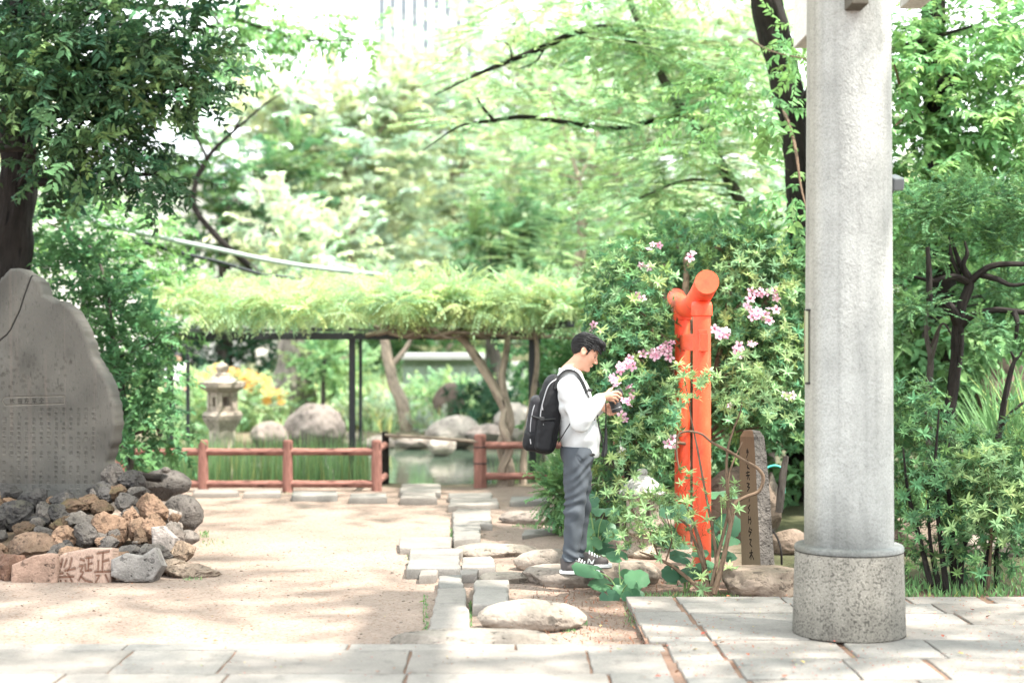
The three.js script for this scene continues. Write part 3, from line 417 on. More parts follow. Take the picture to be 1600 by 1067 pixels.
// ---------------------------------------------------------------- great inscribed stone
{
  const D = 13.1, s = S(D), base = V((60 - MIDX) * s, 0, -D), out = [[-150, 800], [-165, 700], [-150, 600], [-128, 520], [-100, 470], [-70, 440], [-40, 428], [-5, 452], [10, 440], [28, 421], [45, 422], [62, 432], [74, 441], [80, 463], [92, 470], [107, 472], [128, 489], [139, 510], [149, 533], [154, 556], [169, 580], [182, 603], [189, 634], [192, 660], [187, 692], [178, 716], [177, 745], [172, 775], [168, 800]];
  const W = 420, H = 400, x0 = -190, y0 = 410; const [cc, cx] = canvas(1050, 1000, '#a09d97'), [bc, bx] = canvas(1050, 1000, '#808080'), k = 2.5;
  speckle(cx, 1050, 1000, 9000, 5, 70, 205, 0.35); speckle(bx, 1050, 1000, 6000, 6, 60, 190, 0.35);
  { const rb = rng(19); for (let i = 0; i < 260; i++) { const v = rb() < 0.5 ? 60 : 205, rad = 20 + rb() * 110, X = rb() * 1050, Y = rb() * 1000, gr = cx.createRadialGradient(X, Y, 0, X, Y, rad); gr.addColorStop(0, `rgba(${v},${v * 0.98},${v * 0.94},${0.05 + 0.12 * rb()})`); gr.addColorStop(1, `rgba(${v},${v},${v},0)`); cx.fillStyle = gr; cx.save(); cx.scale(1, 1.0); cx.fillRect(X - rad, Y - rad, 2 * rad, 2 * rad); cx.restore(); } }
  const r = rng(9); // columns of small worn characters
  for (let col = 0; col < 26; col++) { const px = -130 + col * 11.4; for (let row = 0; row < 19; row++) { const py = (row < 0 ? 0 : 636) + row * 7.4; if (py > 762 || r() < 0.12) continue; const gl = GLYPH.five[Math.floor(r() * 5)]; bx.strokeStyle = 'rgba(25,25,25,0.42)'; strokes(bx, gl, (px - x0) * k, (py - y0) * k, 14, 13, 2.2); cx.strokeStyle = `rgba(${r() < 0.5 ? '195,190,180' : '60,58,54'},0.2)`; strokes(cx, gl, (px - x0) * k, (py - y0) * k, 14, 13, 1.8); } }
  for (let i = 0; i < 60; i++) { const gl = GLYPH.five[i % 5], px = 5 + r() * 120, py = 555 + r() * 55; cx.strokeStyle = 'rgba(70,66,62,0.3)'; strokes(cx, gl, (px - x0) * k, (py - y0) * k, 14, 13, 1.8); }
  const box = (c2, style, lw) => { c2.strokeStyle = style; c2.lineWidth = lw; c2.beginPath(); [[21, 619.5], [113, 617.5], [113, 629.5], [22, 632], [18, 626], [21, 619.5]].forEach(([a, b], i) => (i ? c2.lineTo((a - x0) * k, (b - y0) * k) : c2.moveTo((a - x0) * k, (b - y0) * k))); c2.stroke(); };
  box(cx, 'rgba(205,198,188,0.85)', 3.2); box(bx, 'rgba(20,20,20,0.9)', 4);
  [29, 41, 51, 63, 74].forEach((px, i) => { cx.strokeStyle = 'rgba(60,57,52,0.8)'; strokes(cx, GLYPH.five[i], (px - x0) * k, (621 - y0) * k, 20, 20, 2.6); });
  for (let i = 0; i < 16; i++) { cx.strokeStyle = `rgba(215,190,178,${0.07 + 0.10 * r()})`; cx.lineWidth = 4 + r() * 12; const px = -60 + r() * 220; cx.beginPath(); cx.moveTo((px - x0) * k, r() * 500); cx.lineTo((px + 4 - x0) * k, 400 + r() * 600); cx.stroke(); }
  const crack = [[62, 432], [50, 466], [44, 486], [36, 503], [30, 516], [24, 524], [14, 532], [5, 544], [-10, 552]];
  for (const [c2, style, lw] of [[cx, 'rgba(30,28,26,0.95)', 3.6], [bx, 'rgba(0,0,0,1)', 6]]) { c2.strokeStyle = style; c2.lineWidth = lw; c2.beginPath(); crack.forEach(([a, b], i) => (i ? c2.lineTo((a - x0) * k, (b - y0) * k) : c2.moveTo((a - x0) * k, (b - y0) * k))); c2.stroke(); }
  cx.fillStyle = 'rgba(190,196,200,0.28)'; cx.fillRect(0, (752 - y0) * k, 1050, 300);
  const shape = new THREE.Shape(), curve = new THREE.CatmullRomCurve3(out.map(([a, b]) => V((a - 60) * s, EYE + (MIDY - b) * s, 0)), true, 'centripetal'); const rr = rng(3);
  const dense = []; out.forEach(([a, b], i) => { const [e, f] = out[(i + 1) % out.length], n = Math.max(1, Math.round(Math.hypot(e - a, f - b) / 5)); for (let m = 0; m < n; m++) dense.push(V((lerp(a, e, m / n) - 60) * s, EYE + (MIDY - lerp(b, f, m / n)) * s, 0)); });
  shape.setFromPoints(dense.map((p) => new THREE.Vector2(p.x + (rr() - 0.5) * 0.012, p.y + (rr() - 0.5) * 0.012)));
  const g = new THREE.ExtrudeGeometry(shape, { depth: 0.24, bevelEnabled: true, bevelThickness: 0.035, bevelSize: 0.03, bevelOffset: -0.03, bevelSegments: 4, steps: 2, curveSegments: 4 });
  const p = g.attributes.position, uv = g.attributes.uv; for (let i = 0; i < p.count; i++) uv.setXY(i, (p.getX(i) / s + 60 - x0) / W, 1 - ((MIDY - (p.getY(i) - EYE) / s) - y0) / H);
  const gg = toCreasedNormals(g, 0.9);
  const t = thing('inscribed_stone', 'huge flat grey memorial stone with carved columns of writing and a cracked top corner', 'monument', base); t.rotation.x = -0.02;
  part('slab', gg, std({ color: C(0.225, 0.218, 0.21), map: ctex(cc, true), bumpMap: ctex(bc, false), bumpScale: 0.02, roughness: 0.85 }), t);
}
// ---------------------------------------------------------------- rock mound under it
{
  const base = V((130 - MIDX) * S(11.5), 0, -11.6), t = thing('rock_mound', 'mound of rough dark and tan rocks piled at the foot of the memorial stone', 'rocks', base), Dof = (py) => 10.95 + clamp((905 - py) / 150) * 1.75;
  const dk = [0.26, 0.26, 0.27], gr = [0.56, 0.53, 0.51], tan = [1.05, 0.72, 0.52], br = [0.46, 0.32, 0.22], lt = [0.95, 0.86, 0.8], wh = [1.15, 1.05, 0.98];
  const L = [
    [48, 787, 44, 40, dk], [18, 806, 56, 54, dk, 0.3], [92, 784, 40, 34, dk], [64, 806, 28, 40, gr], [87, 803, 34, 34, dk, 0.3], [112, 795, 60, 32, br, 0.7], [120, 816, 46, 28, gr], [156, 796, 34, 24, br, 0.3], [165, 831, 56, 54, tan, 0.1], [128, 839, 46, 40, gr], [98, 843, 40, 38, tan], [61, 838, 28, 28, gr], [42, 857, 78, 46, [0.85, 0.6, 0.45], 0.1],
    [87, 822, 28, 20, br, 0.5], [194, 790, 40, 38, gr], [232, 796, 52, 48, tan, 0.25], [198, 808, 28, 32, tan], [212, 828, 34, 34, tan], [215, 842, 20, 30, br], [236, 830, 38, 50, tan], [202, 750, 38, 28, dk], [170, 745, 34, 44, gr, 0.2], [210, 772, 36, 26, gr], [150, 768, 44, 30, dk, 0.3], [138, 788, 40, 26, br, 0.6], [0, 778, 50, 44, dk], [-18, 820, 50, 60, dk], [178, 772, 30, 26, br, 0.5],
    [262, 846, 44, 48, lt], [235, 874, 56, 40, gr], [198, 868, 48, 26, gr], [283, 864, 40, 40, [1.1, 0.86, 0.66]], [296, 897, 74, 30, [1.15, 0.95, 0.78]], [262, 886, 60, 24, [1.1, 0.9, 0.72]], [12, 902, 60, 80, [0.9, 0.55, 0.42]], [-30, 890, 70, 90, [0.8, 0.52, 0.4]], [176, 880, 40, 40, tan], [108, 868, 40, 26, tan], [34, 830, 40, 26, br, 0.4],
  ];
  { const q = rng(66), cs = [dk, gr, tan, br, gr, br, tan]; for (let i = 0; i < 46; i++) { const px = -40 + q() * 320, py = 768 + q() * 112; if (py < 770 + (px > 200 ? (px - 200) * 0.4 : 0)) continue; L.push([px, py, 16 + 16 * q(), 13 + 12 * q(), cs[Math.floor(q() * 7)].map(((f) => (v) => v * f)(0.7 + 0.5 * q())), 0.2 * q()]); } }
  L.forEach(([px, py, w, h, c, moss = 0.08], i) => { const D = Dof(py), s = S(D), q = P(px, py, D + 0.02).sub(base), rx = w / 2 * s * 1.12, ry = h / 2 * s * 1.12; part('rock', moved(tintStone(stoneGeo(200 + i, rx, ry, (rx + ry) * 0.5 + 0.03, { detail: 10, rough: 0.2, cuts: 10, cut: 0.6, fine: 0.10, crease: 0.45 }), c, moss, i), q.x, q.y, q.z - 0.08, 0, 0, 0), M.rockTint, t); });
  const ex = (px, py, w, h, D, c, o = {}) => { const s = S(D), q = P(px, py, D).sub(base); part('rock', moved(tintStone(stoneGeo(px, w / 2 * s * 1.08, h / 2 * s * 1.08, w / 2 * s * 0.9, { detail: 12, rough: 0.07, cuts: 7, cut: 0.72, fine: 0.03, crease: 0.5, ...o }), c, o.moss ?? 0.05, px), q.x, q.y, q.z), M.rockTint, t); };
  ex(258, 757, 76, 46, 13.9, gr); ex(284, 806, 60, 64, 13.3, [0.58, 0.55, 0.53]); ex(268, 807, 30, 24, 12.5, wh, { cut: 0.62 }); ex(269, 822, 30, 24, 12.4, wh, { cut: 0.62 }); ex(293, 838, 36, 24, 12.2, wh, { cut: 0.62 });
  // pale slabs set on edge in the front row; the second is carved with three characters
  const [cc, cx] = canvas(512, 256, '#ffffff'), [bc, bx] = canvas(512, 256, '#c0c0c0'); speckle(cx, 512, 256, 2500, 15, 120, 240, 0.3); speckle(bx, 512, 256, 2500, 16, 120, 220, 0.5);
  [['left', 20, 50, 190, 190], ['mid', 225, 50, 130, 160], ['right', 372, 20, 130, 190]].forEach(([n, x, y, w, h]) => { cx.strokeStyle = 'rgba(96,58,42,0.5)'; strokes(cx, GLYPH[n], x, y, w, h, 12); bx.strokeStyle = 'rgba(70,70,70,1)'; strokes(bx, GLYPH[n], x, y, w, h, 22); bx.strokeStyle = '#000'; strokes(bx, GLYPH[n], x, y, w, h, 12); });
  const plate = (pts, D, col, name, map) => { const s = S(D), c = P(pts[0][0], pts[0][1], D).sub(base), sh = new THREE.Shape(pts.map(([a, b]) => new THREE.Vector2((a - pts[0][0]) * s, -(b - pts[0][1]) * s))), g = new THREE.ExtrudeGeometry(sh, { depth: 0.16, bevelEnabled: true, bevelThickness: 0.02, bevelSize: 0.02, bevelOffset: -0.015, bevelSegments: 3 }); const xs = pts.map((q) => q[0]), ys = pts.map((q) => q[1]), a0 = Math.min(...xs), a1 = Math.max(...xs), b0 = Math.min(...ys), b1 = Math.max(...ys); const p = g.attributes.position, uv = g.attributes.uv; if (map) for (let i = 0; i < p.count; i++) uv.setXY(i, (p.getX(i) / s + pts[0][0] - a0) / (a1 - a0), 1 - (-p.getY(i) / s + pts[0][1] - b0) / (b1 - b0)); const h = toCreasedNormals(g, 0.7); if (!map) boxUV(h); const m = part(name, h, map ?? std({ color: C(...col), map: rep(T.rock, 1.7), bumpMap: rep(T.rockBump, 1.7), bumpScale: 0.02 }), t); m.position.set(c.x, c.y, c.z); m.rotation.x = -0.18; return m; };
  plate([[30, 884], [62, 870], [88, 866], [97, 868], [100, 880], [100, 936], [36, 938], [30, 915]], 11.0, [0.34, 0.225, 0.175], 'rock');
  const cs = plate([[95, 876], [110, 866], [150, 858], [183, 858], [184, 890], [182, 914], [96, 926], [92, 900]], 11.05, null, 'carved_rock', std({ color: C(0.34, 0.235, 0.185), map: ctex(cc, true), bumpMap: ctex(bc, false), bumpScale: 0.035 })); cs.userData.label = 'tan stone carved with three large characters';
  plate([[183, 876], [205, 866], [230, 870], [248, 858], [260, 884], [246, 908], [205, 908], [184, 900]], 11.0, [0.25, 0.232, 0.22], 'rock');
  plate([[244, 826], [262, 824], [280, 842], [278, 878], [250, 880]], 11.7, [0.29, 0.255, 0.235], 'rock');
  const mound = new THREE.SphereGeometry(1, 40, 20); moved(mound, -3.75 - base.x, -0.12, -12.35 - base.z, 0, 0, 0, V(1.2, 0.34, 1.05)); part('earth_fill', boxUV(mound.toNonIndexed()), std({ color: C(0.12, 0.09, 0.065), map: rep(T.soil, 1) }), t);
}
// broken branch and pebble resting on the big grey rock
solo('broken_branch', limb([P(217, 740, 13.7), P(226, 744, 13.6), P(240, 746, 13.6), P(252, 746, 13.6)], [0.03, 0.036, 0.04], 9, 4, 0.3), M.barkDark, 'short dark broken branch lying on the big grey rock', 'branch');
solo('pebble', moved(tintStone(stoneGeo(77, 0.042, 0.03, 0.035, { detail: 6 }), [0.9, 0.85, 0.8], 0, 1), ...P(258, 734, 13.75).toArray()), M.rockTint, 'small round stone on top of the big grey rock', 'stone');

// ---------------------------------------------------------------- low log fence (cast and painted) in three runs
{
  const D = 17.4, s = S(D), group = 'log fences round the pond', post = (parent, px, r = 0.058, top = 0.60, D2 = D, mat = M.fence, b = V()) => { const p = ground(px, D2).sub(b); p.y = 0; part('post', moved(limb([V(0, -0.15, 0), V(0, top * 0.5, 0), V(0, top - 0.02, 0), V(0, top, 0)], [r * 1.05, r, r * 0.97, r * 0.75], 14, 3, 0.12, px), p.x, 0, p.z), mat, parent); };
  const rail = (parent, a, b, r, base, mat = M.fence) => part('rail', limb([a.clone().sub(base), a.clone().lerp(b, 0.5).sub(base), b.clone().sub(base)], [r, r * 0.94, r], 12, 6, 0.12, a.x), mat, parent);
  const at = (px, h, D2 = D) => V((px - MIDX) * S(D2), h, -D2);
  const b1 = at(452, 0), f1 = thing('log_fence', 'pinkish brown log fence in front of the reeds left of the gap', 'fence', b1, group);
  for (const px of [188, 317, 449, 588]) post(f1, px, 0.058, 0.585, D, M.fence, b1);
  for (const h of [0.45, 0.085]) for (const [a, b] of [[188, 317], [317, 449], [449, 588]]) rail(f1, at(a, h), at(b, h), 0.042, b1);
  for (const h of [0.47, 0.1]) rail(f1, at(588, h), at(602, h, 18.3), 0.04, b1);
  post(f1, 602, 0.045, 0.62, 18.35, M.barkDark, b1);
  const b2 = at(750, 0, 17.9), f2 = thing('log_fence', 'pinkish brown log fence behind the wisteria trunk right of the gap', 'fence', b2, group);
  for (const px of [750, 900, 1040]) post(f2, px, 0.075 - (px > 760 ? 0.02 : 0), 0.62, 17.9, M.fence, b2);
  for (const h of [0.49, 0.13]) for (const [a, b] of [[750, 900], [900, 1040]]) rail(f2, at(a, h, 17.9), at(b, h, 17.9), 0.042, b2);
  for (const h of [0.47, 0.28]) part('binding', moved(new THREE.TorusGeometry(0.074, 0.008, 6, 24).rotateX(Math.PI / 2), 0, h, 0), M.black, f2);
  solo('barrier_pole', limb([at(602, 0.585, 18.3), at(670, 0.565, 18.15), at(748, 0.535, 17.85)], [0.022, 0.02, 0.022], 8, 6, 0.1), M.barkPale, 'thin pale pole laid across the gap in the log fence', 'pole');
}
// ---------------------------------------------------------------- trellis and its wisteria
{
  const base = V(-1.6, -0.6, -20), t = thing('trellis', 'black iron trellis over the pond carrying the wisteria', 'trellis', base), y = (v) => v - base.y;
  const bar = (a, b, w, name) => { const d = b.clone().sub(a), g = new RoundedBoxGeometry(w, w, d.length(), 1, 0.004), m = part(name, g, M.iron, t); m.position.copy(a.clone().lerp(b, 0.5).sub(base)); m.quaternion.setFromUnitVectors(V(0, 0, 1), d.clone().normalize()); return m; };
  const post = (px, D, w) => { const x = (px - MIDX) * S(D); bar(V(x, -0.6, -D), V(x, 1.80, -D), w, 'post'); };
  post(265, 19, 0.075); post(550, 19, 0.075); post(832, 19, 0.095); post(293, 22.3, 0.05); post(563, 22.3, 0.05); post(842, 22.3, 0.05);
  const X = (px, D) => (px - MIDX) * S(D);
  bar(V(X(255, 19), 1.765, -18.95), V(X(840, 19), 1.765, -18.95), 0.085, 'beam'); bar(V(X(285, 22.3), 1.79, -22.3), V(X(850, 22.3), 1.79, -22.3), 0.06, 'beam');
  bar(V(X(832, 19.4), 1.86, -19.4), V(X(893, 17.6), 1.90, -17.6), 0.07, 'beam');
  for (let i = 0; i < 11; i++) { const x = lerp(X(268, 19), X(836, 19), i / 10); bar(V(x, 1.85, -18.6), V(x, 1.85, -22.7), 0.04, 'rafter'); }
  // wisteria
  const wb = ground(788, 18.05), w = thing('wisteria', 'old wisteria with twisted pale trunk and bright yellow green roof of leaves', 'vine', wb), L = (a) => a.map((q) => P(q[0], q[1], q[2]).sub(wb));
  part('trunk', limb(L([[786, 768, 18.05], [793, 735, 18.05], [786, 700, 18.1], [795, 660, 18.15], [786, 625, 18.2]]), [0.105, 0.085, 0.075, 0.075, 0.07], 10, 7, 0.3, 3), M.barkPale, w);
  part('trunk', limb(L([[796, 766, 18.1], [784, 735, 18.0], [797, 700, 18.0], [785, 665, 18.05], [792, 630, 18.2]]), [0.07, 0.055, 0.05, 0.05, 0.045], 9, 7, 0.3, 5), M.barkPale, w);
  part('trunk', limb(L([[816, 765, 18.2], [820, 700, 18.3], [832, 620, 18.5], [840, 560, 18.6], [836, 515, 18.7]]), [0.05, 0.04, 0.035, 0.03, 0.03], 8, 6, 0.3, 7), M.barkPale, w);
  part('limb', limb(L([[786, 630, 18.2], [765, 592, 18.3], [742, 555, 18.5], [718, 526, 18.8], [670, 514, 19], [600, 512, 19.3]]), [0.065, 0.06, 0.055, 0.05, 0.045, 0.03], 9, 7, 0.25, 9), M.barkPale, w);
  part('limb', limb(L([[790, 632, 18.2], [784, 590, 18.3], [792, 545, 18.5], [795, 512, 18.8]]), [0.05, 0.045, 0.04, 0.035], 9, 7, 0.25, 11), M.barkPale, w);
  const vine = []; const r = rng(12); for (let i = 0; i < 16; i++) { const px = 640 + r() * 180, D = 18.1 + r() * 1.6, pts = []; for (let k = 0; k < 5; k++) pts.push(P(px + (k - 2) * (26 + 20 * r()), 519 + (r() - 0.5) * 20, D + (r() - 0.5) * 0.4).sub(wb)); vine.push(limb(pts, [0.03, 0.028, 0.02, 0.018, 0.012], 6, 5, 0.2, i)); }
  part('vine_stem', merge(vine), M.barkPale, w);
  const cl = [], q = rng(44);
  for (let i = 0; i < 56; i++) { const px = 225 + q() * 710, D = 18.0 + q() * 5, edge = smooth(225, 300, px) * smooth(945, 880, px); cl.push(clump(px, 476 - 8 * edge + q() * 14 - 7, 62, 20 + 9 * q(), D, 0.6, 50)); }
  for (let i = 0; i < 40; i++) { const px = 245 + q() * 670; cl.push(clump(px, 458 + q() * 30, 36, 11, 17.9 + q() * 0.5, 0.25, 24)); }
  crown(w, wb, cl, 'wisteria', LM.wisteria, { seed: 8, size: 0.9, up: 0.15, shell: 0.6, tint: 0.35, gap: 0.36, gapF: 1.7, name: 'foliage' });
}
// ---------------------------------------------------------------- stone lanterns
function lantern(name, label, at, k, parts) { const t = thing(name, label, 'stone lantern', at); for (const [n, geo, y, m] of parts) part(n, boxUV(moved(geo.index ? geo.toNonIndexed() : geo, 0, y * k, 0, 0, 0, 0, k)), m ?? M.granite, t); return t; }
const lat = (pts, n) => new THREE.LatheGeometry(pts.map((p) => new THREE.Vector2(p[0], p[1])), n);
const hex = (pts) => { const g = lat(pts, 6).toNonIndexed(); g.computeVertexNormals(); return g; };
{
  const D = 20.4, s = S(D), at = V((347 - MIDX) * s, -0.35, -D), y = (py) => EYE + (MIDY - py) * s + 0.35, m = std({ color: C(0.50, 0.43, 0.37), map: rep(T.rock, 1.6), bumpMap: rep(T.rockBump, 1.6), bumpScale: 0.02 });
  const t = thing('stone_lantern', 'tall old stone lantern with hexagonal roof rising from the reeds', 'stone lantern', at);
  const P_ = (n, g) => part(n, boxUV(g), m, t);
  P_('pedestal', lat([[0, 0], [0.21, 0], [0.18, 0.3], [0.17, y(672)], [0, y(672)]], 24));
  P_('platform', hex([[0, y(674)], [0.17, y(674)], [0.27, y(655)], [0.285, y(648)], [0.25, y(642)], [0, y(642)]]));
  { // fire box with real openings
    const w = 0.17, h0 = y(642), h1 = y(612), fb = []; for (let i = 0; i < 6; i++) { const a = i / 6 * 2 * Math.PI; fb.push(moved(new THREE.BoxGeometry(0.065, h1 - h0, 0.065), Math.sin(a) * w, (h0 + h1) / 2, Math.cos(a) * w, 0, a, 0)); const a2 = a + Math.PI / 6, ww = 0.16; for (const [yy, hh] of [[h0 + 0.035, 0.07], [h1 - 0.03, 0.06]]) fb.push(moved(new THREE.BoxGeometry(ww, hh, 0.05), Math.sin(a2) * w * 0.87, yy, Math.cos(a2) * w * 0.87, 0, a2, 0)); if (i % 3) for (const sd of [-1, 1]) fb.push(moved(new THREE.BoxGeometry(0.05, h1 - h0 - 0.13, 0.045), Math.sin(a2) * w * 0.87 + Math.cos(a2) * sd * 0.05, (h0 + h1) / 2, Math.cos(a2) * w * 0.87 - Math.sin(a2) * sd * 0.05, 0, a2, 0)); }
    part('fire_box', boxUV(merge(fb)), m, t);
  }
  const roof = hex([[0, y(613)], [0.2, y(613)], [0.315, y(608)], [0.325, y(601)], [0.22, y(594)], [0.12, y(587)], [0.08, y(585)], [0, y(585)]]); { const p = roof.attributes.position; for (let i = 0; i < p.count; i++) { const r = Math.hypot(p.getX(i), p.getZ(i)); if (r > 0.25) p.setY(i, p.getY(i) + 0.035 * (r - 0.25) / 0.07); } roof.computeVertexNormals(); }
  P_('roof', roof);
  P_('finial', lat([[0, y(588)], [0.1, y(587)], [0.105, y(583)], [0.06, y(581)], [0.09, y(577)], [0.088, y(572)], [0.05, y(568)], [0.012, y(566)], [0, y(565)]], 20));
}
{
  const D = 12.1, s = S(D), at = V((1004 - MIDX) * s, 0, -D), y = (py) => EYE + (MIDY - py) * s, m = std({ color: C(0.42, 0.35, 0.28), map: rep(T.rock, 2.2), bumpMap: rep(T.rockBump, 2.2), bumpScale: 0.015 }), rm = std({ color: C(0.50, 0.49, 0.46), map: rep(T.rock, 2.2), bumpMap: rep(T.rockBump, 2.2), bumpScale: 0.02 });
  const t = thing('garden_lantern', 'squat little stone lantern half hidden by azalea leaves behind the orange gate', 'stone lantern', at);
  part('pedestal', boxUV(lat([[0, 0], [0.15, 0], [0.12, 0.05], [0.085, 0.09], [0.085, y(838)], [0.13, y(832)], [0.13, y(826)], [0, y(826)]], 20)), m, t);
  const fb = []; const w = 0.098, h0 = y(826), h1 = y(769); for (const [a, b] of [[-1, -1], [-1, 1], [1, -1], [1, 1]]) fb.push(moved(new RoundedBoxGeometry(0.075, h1 - h0, 0.075, 2, 0.01), a * (w - 0.037), (h0 + h1) / 2, b * (w - 0.037))); for (const yy of [h0 + 0.035, h1 - 0.035]) fb.push(moved(new RoundedBoxGeometry(2 * w - 0.004, 0.07, 2 * w - 0.004, 2, 0.01), 0, yy, 0)); const fg = merge(fb); fg.rotateY(0.35); part('fire_box', boxUV(fg), m, t);
  part('roof', boxUV(lat([[0, y(772)], [0.16, y(773)], [0.185, y(770)], [0.18, y(766)], [0.12, y(753)], [0.07, y(745)], [0.03, y(741)], [0, y(741)]], 32)), rm, t);
  part('finial', boxUV(lat([[0, y(743)], [0.035, y(742)], [0.045, y(738)], [0.035, y(733)], [0, y(731)]], 20)), rm, t);
}
// ---------------------------------------------------------------- inscribed post and plain posts
{
  const D = 10.55, s = S(D), c = P(1184, 893, D), t = thing('inscribed_post', 'slim stone post with a column of black brush writing standing on the brown rock', 'stone post', c), f = [[1157, 872], [1158, 760], [1157, 700], [1163, 683], [1174, 673], [1180, 672], [1180, 884]], X = (px) => (px - 1184) * s, Y = (py) => (893 - py) * s;
  const [cc, cx] = canvas(256, 1024, '#b9ab98'), r = rng(4); speckle(cx, 256, 1024, 3000, 25, 110, 210, 0.25); const gr = cx.createLinearGradient(0, 0, 0, 1024); gr.addColorStop(0, 'rgba(150,105,85,0.55)'); gr.addColorStop(0.5, 'rgba(150,120,100,0.3)'); gr.addColorStop(1, 'rgba(150,150,135,0.4)'); cx.fillStyle = gr; cx.fillRect(0, 0, 256, 1024);
  cx.strokeStyle = 'rgba(22,20,20,0.95)'; GLYPH.brush.forEach((gl, i) => strokes(cx, gl, 88, 130 + i * 79, 90, 62, 9));
  const face = (pts, depth, mat, z0, ry, x0) => { const sh = new THREE.Shape(pts.map(([a, b]) => new THREE.Vector2((a - x0) * s, Y(b)))), g = new THREE.ExtrudeGeometry(sh, { depth, bevelEnabled: true, bevelThickness: 0.006, bevelSize: 0.006, bevelOffset: -0.006, bevelSegments: 2 }); return g; };
  // one prism: plan trapezoid, written face turned left, rough face right
  const W0 = 0.20, plan = [[-0.108, 0.02], [0.012, 0.075], [0.115, 0.02], [0.09, -0.06], [-0.08, -0.07]], rows = [[-0.10, 1.06], [0.1, 1.0], [0.5, 0.93], [0.8, 0.84], [0.93, 0.74], [0.97, 0.5], [0.975, 0.05]], pos = [], uv = [], idx = [], n = plan.length;
  const leanX = (y) => -0.045 * y;
  const lists = { face: [], rough: [] };
  for (let j = 0; j < rows.length - 1; j++) for (let i = 0; i < n; i++) { const q = (jj, ii) => { const [y, k] = rows[jj], [a, b] = plan[ii % n]; return [a * k + leanX(y), y, b * k, i === 0 ? (ii === 0 ? 0 : 1) : 0.5, y]; }; const a = q(j, i), b = q(j, i + 1), c2 = q(j + 1, i + 1), d = q(j + 1, i); (i === 0 ? lists.face : lists.rough).push(a, b, c2, a, c2, d); }
  const toG = (l) => { const g = new THREE.BufferGeometry(); g.setAttribute('position', new THREE.Float32BufferAttribute(l.flatMap((v) => v.slice(0, 3)), 3)); g.setAttribute('uv', new THREE.Float32BufferAttribute(l.flatMap((v) => [v[3], clamp((v[4] + 0.02) / 0.995)]), 2)); g.computeVertexNormals(); return g; };
  part('written_face', toG(lists.face), std({ color: C(0.30, 0.265, 0.225), map: ctex(cc, true), bumpMap: rep(T.rockBump, 1), bumpScale: 0.002 }), t);
  part('shaft', boxUV(toCreasedNormals(toG(lists.rough), 0.3)), std({ color: C(0.16, 0.143, 0.13), map: rep(T.rock, 2.4), bumpMap: rep(T.rockBump, 2.4), bumpScale: 0.03 }), t);
}
{
  const D = 13.6, p = ground(979, D), t = thing('sign_post', 'dark wooden post with a small white notice among the azaleas left of the gate', 'post', p);
  part('post', moved(new RoundedBoxGeometry(0.06, 1.0, 0.06, 2, 0.008), 0.01, 0.45, 0), M.barkDark, t); part('notice', moved(new RoundedBoxGeometry(0.055, 0.16, 0.012, 1, 0.003), -0.035, 0.78, 0.045), std({ color: C(0.7, 0.68, 0.64) }), t);
}
plant({ name: 'tree', label: 'short bare grey trunk in the shade behind the little lantern', px: 948, D: 14.2, trunk: [[946, 760], [942, 690], [950, 620], [955, 560]], radii: [0.13, 0.11, 0.09, 0.06], bark: M.bark, seed: 4 });
solo('garden_hose', limb([P(1192, 738, 12.4), P(1200, 730, 12.4), P(1212, 727, 12.4), P(1222, 731, 12.4), P(1226, 742, 12.4), P(1226, 770, 12.45)], [0.009, 0.009], 8, 6), std({ color: C(0.05, 0.42, 0.32), roughness: 0.5 }), 'turquoise hose looped over the rock beside the column', 'hose');
solo('wooden_stake', limb([P(1218, 800, 12.2), P(1224, 740, 12.2), P(1229, 712, 12.2)], [0.032, 0.03, 0.022], 7, 4, 0.2), M.bark, 'pale split stake behind the rock left of the column', 'stake');
solo('garden_stick', limb([P(1205, 825, 11.2), P(1216, 842, 11), P(1221, 860, 10.9), P(1222, 882, 10.9)], [0.008, 0.008], 6, 5), M.barkDark, 'thin dark bent stick beside the foot of the inscribed post', 'stick');
// cables running down through the trees on the left
for (const [label, pts, r, m] of [['thick pale cable sagging from the left tree to the trellis', [[85, 318, 17.5], [150, 345, 18], [230, 366, 18.5], [330, 387, 19], [430, 408, 19.5], [520, 421, 20], [605, 430, 20.5]], 0.03, std({ color: C(0.3, 0.34, 0.33), roughness: 0.6 })], ['thinner dark cable hanging just below the pale one', [[205, 372, 18.5], [270, 392, 19], [340, 408, 19.5], [410, 428, 20], [470, 434, 20.5]], 0.022, M.iron]]) solo('cable', limb(pts.map((q) => P(...q)), [r, r], 8, 6), m, label, 'cable');

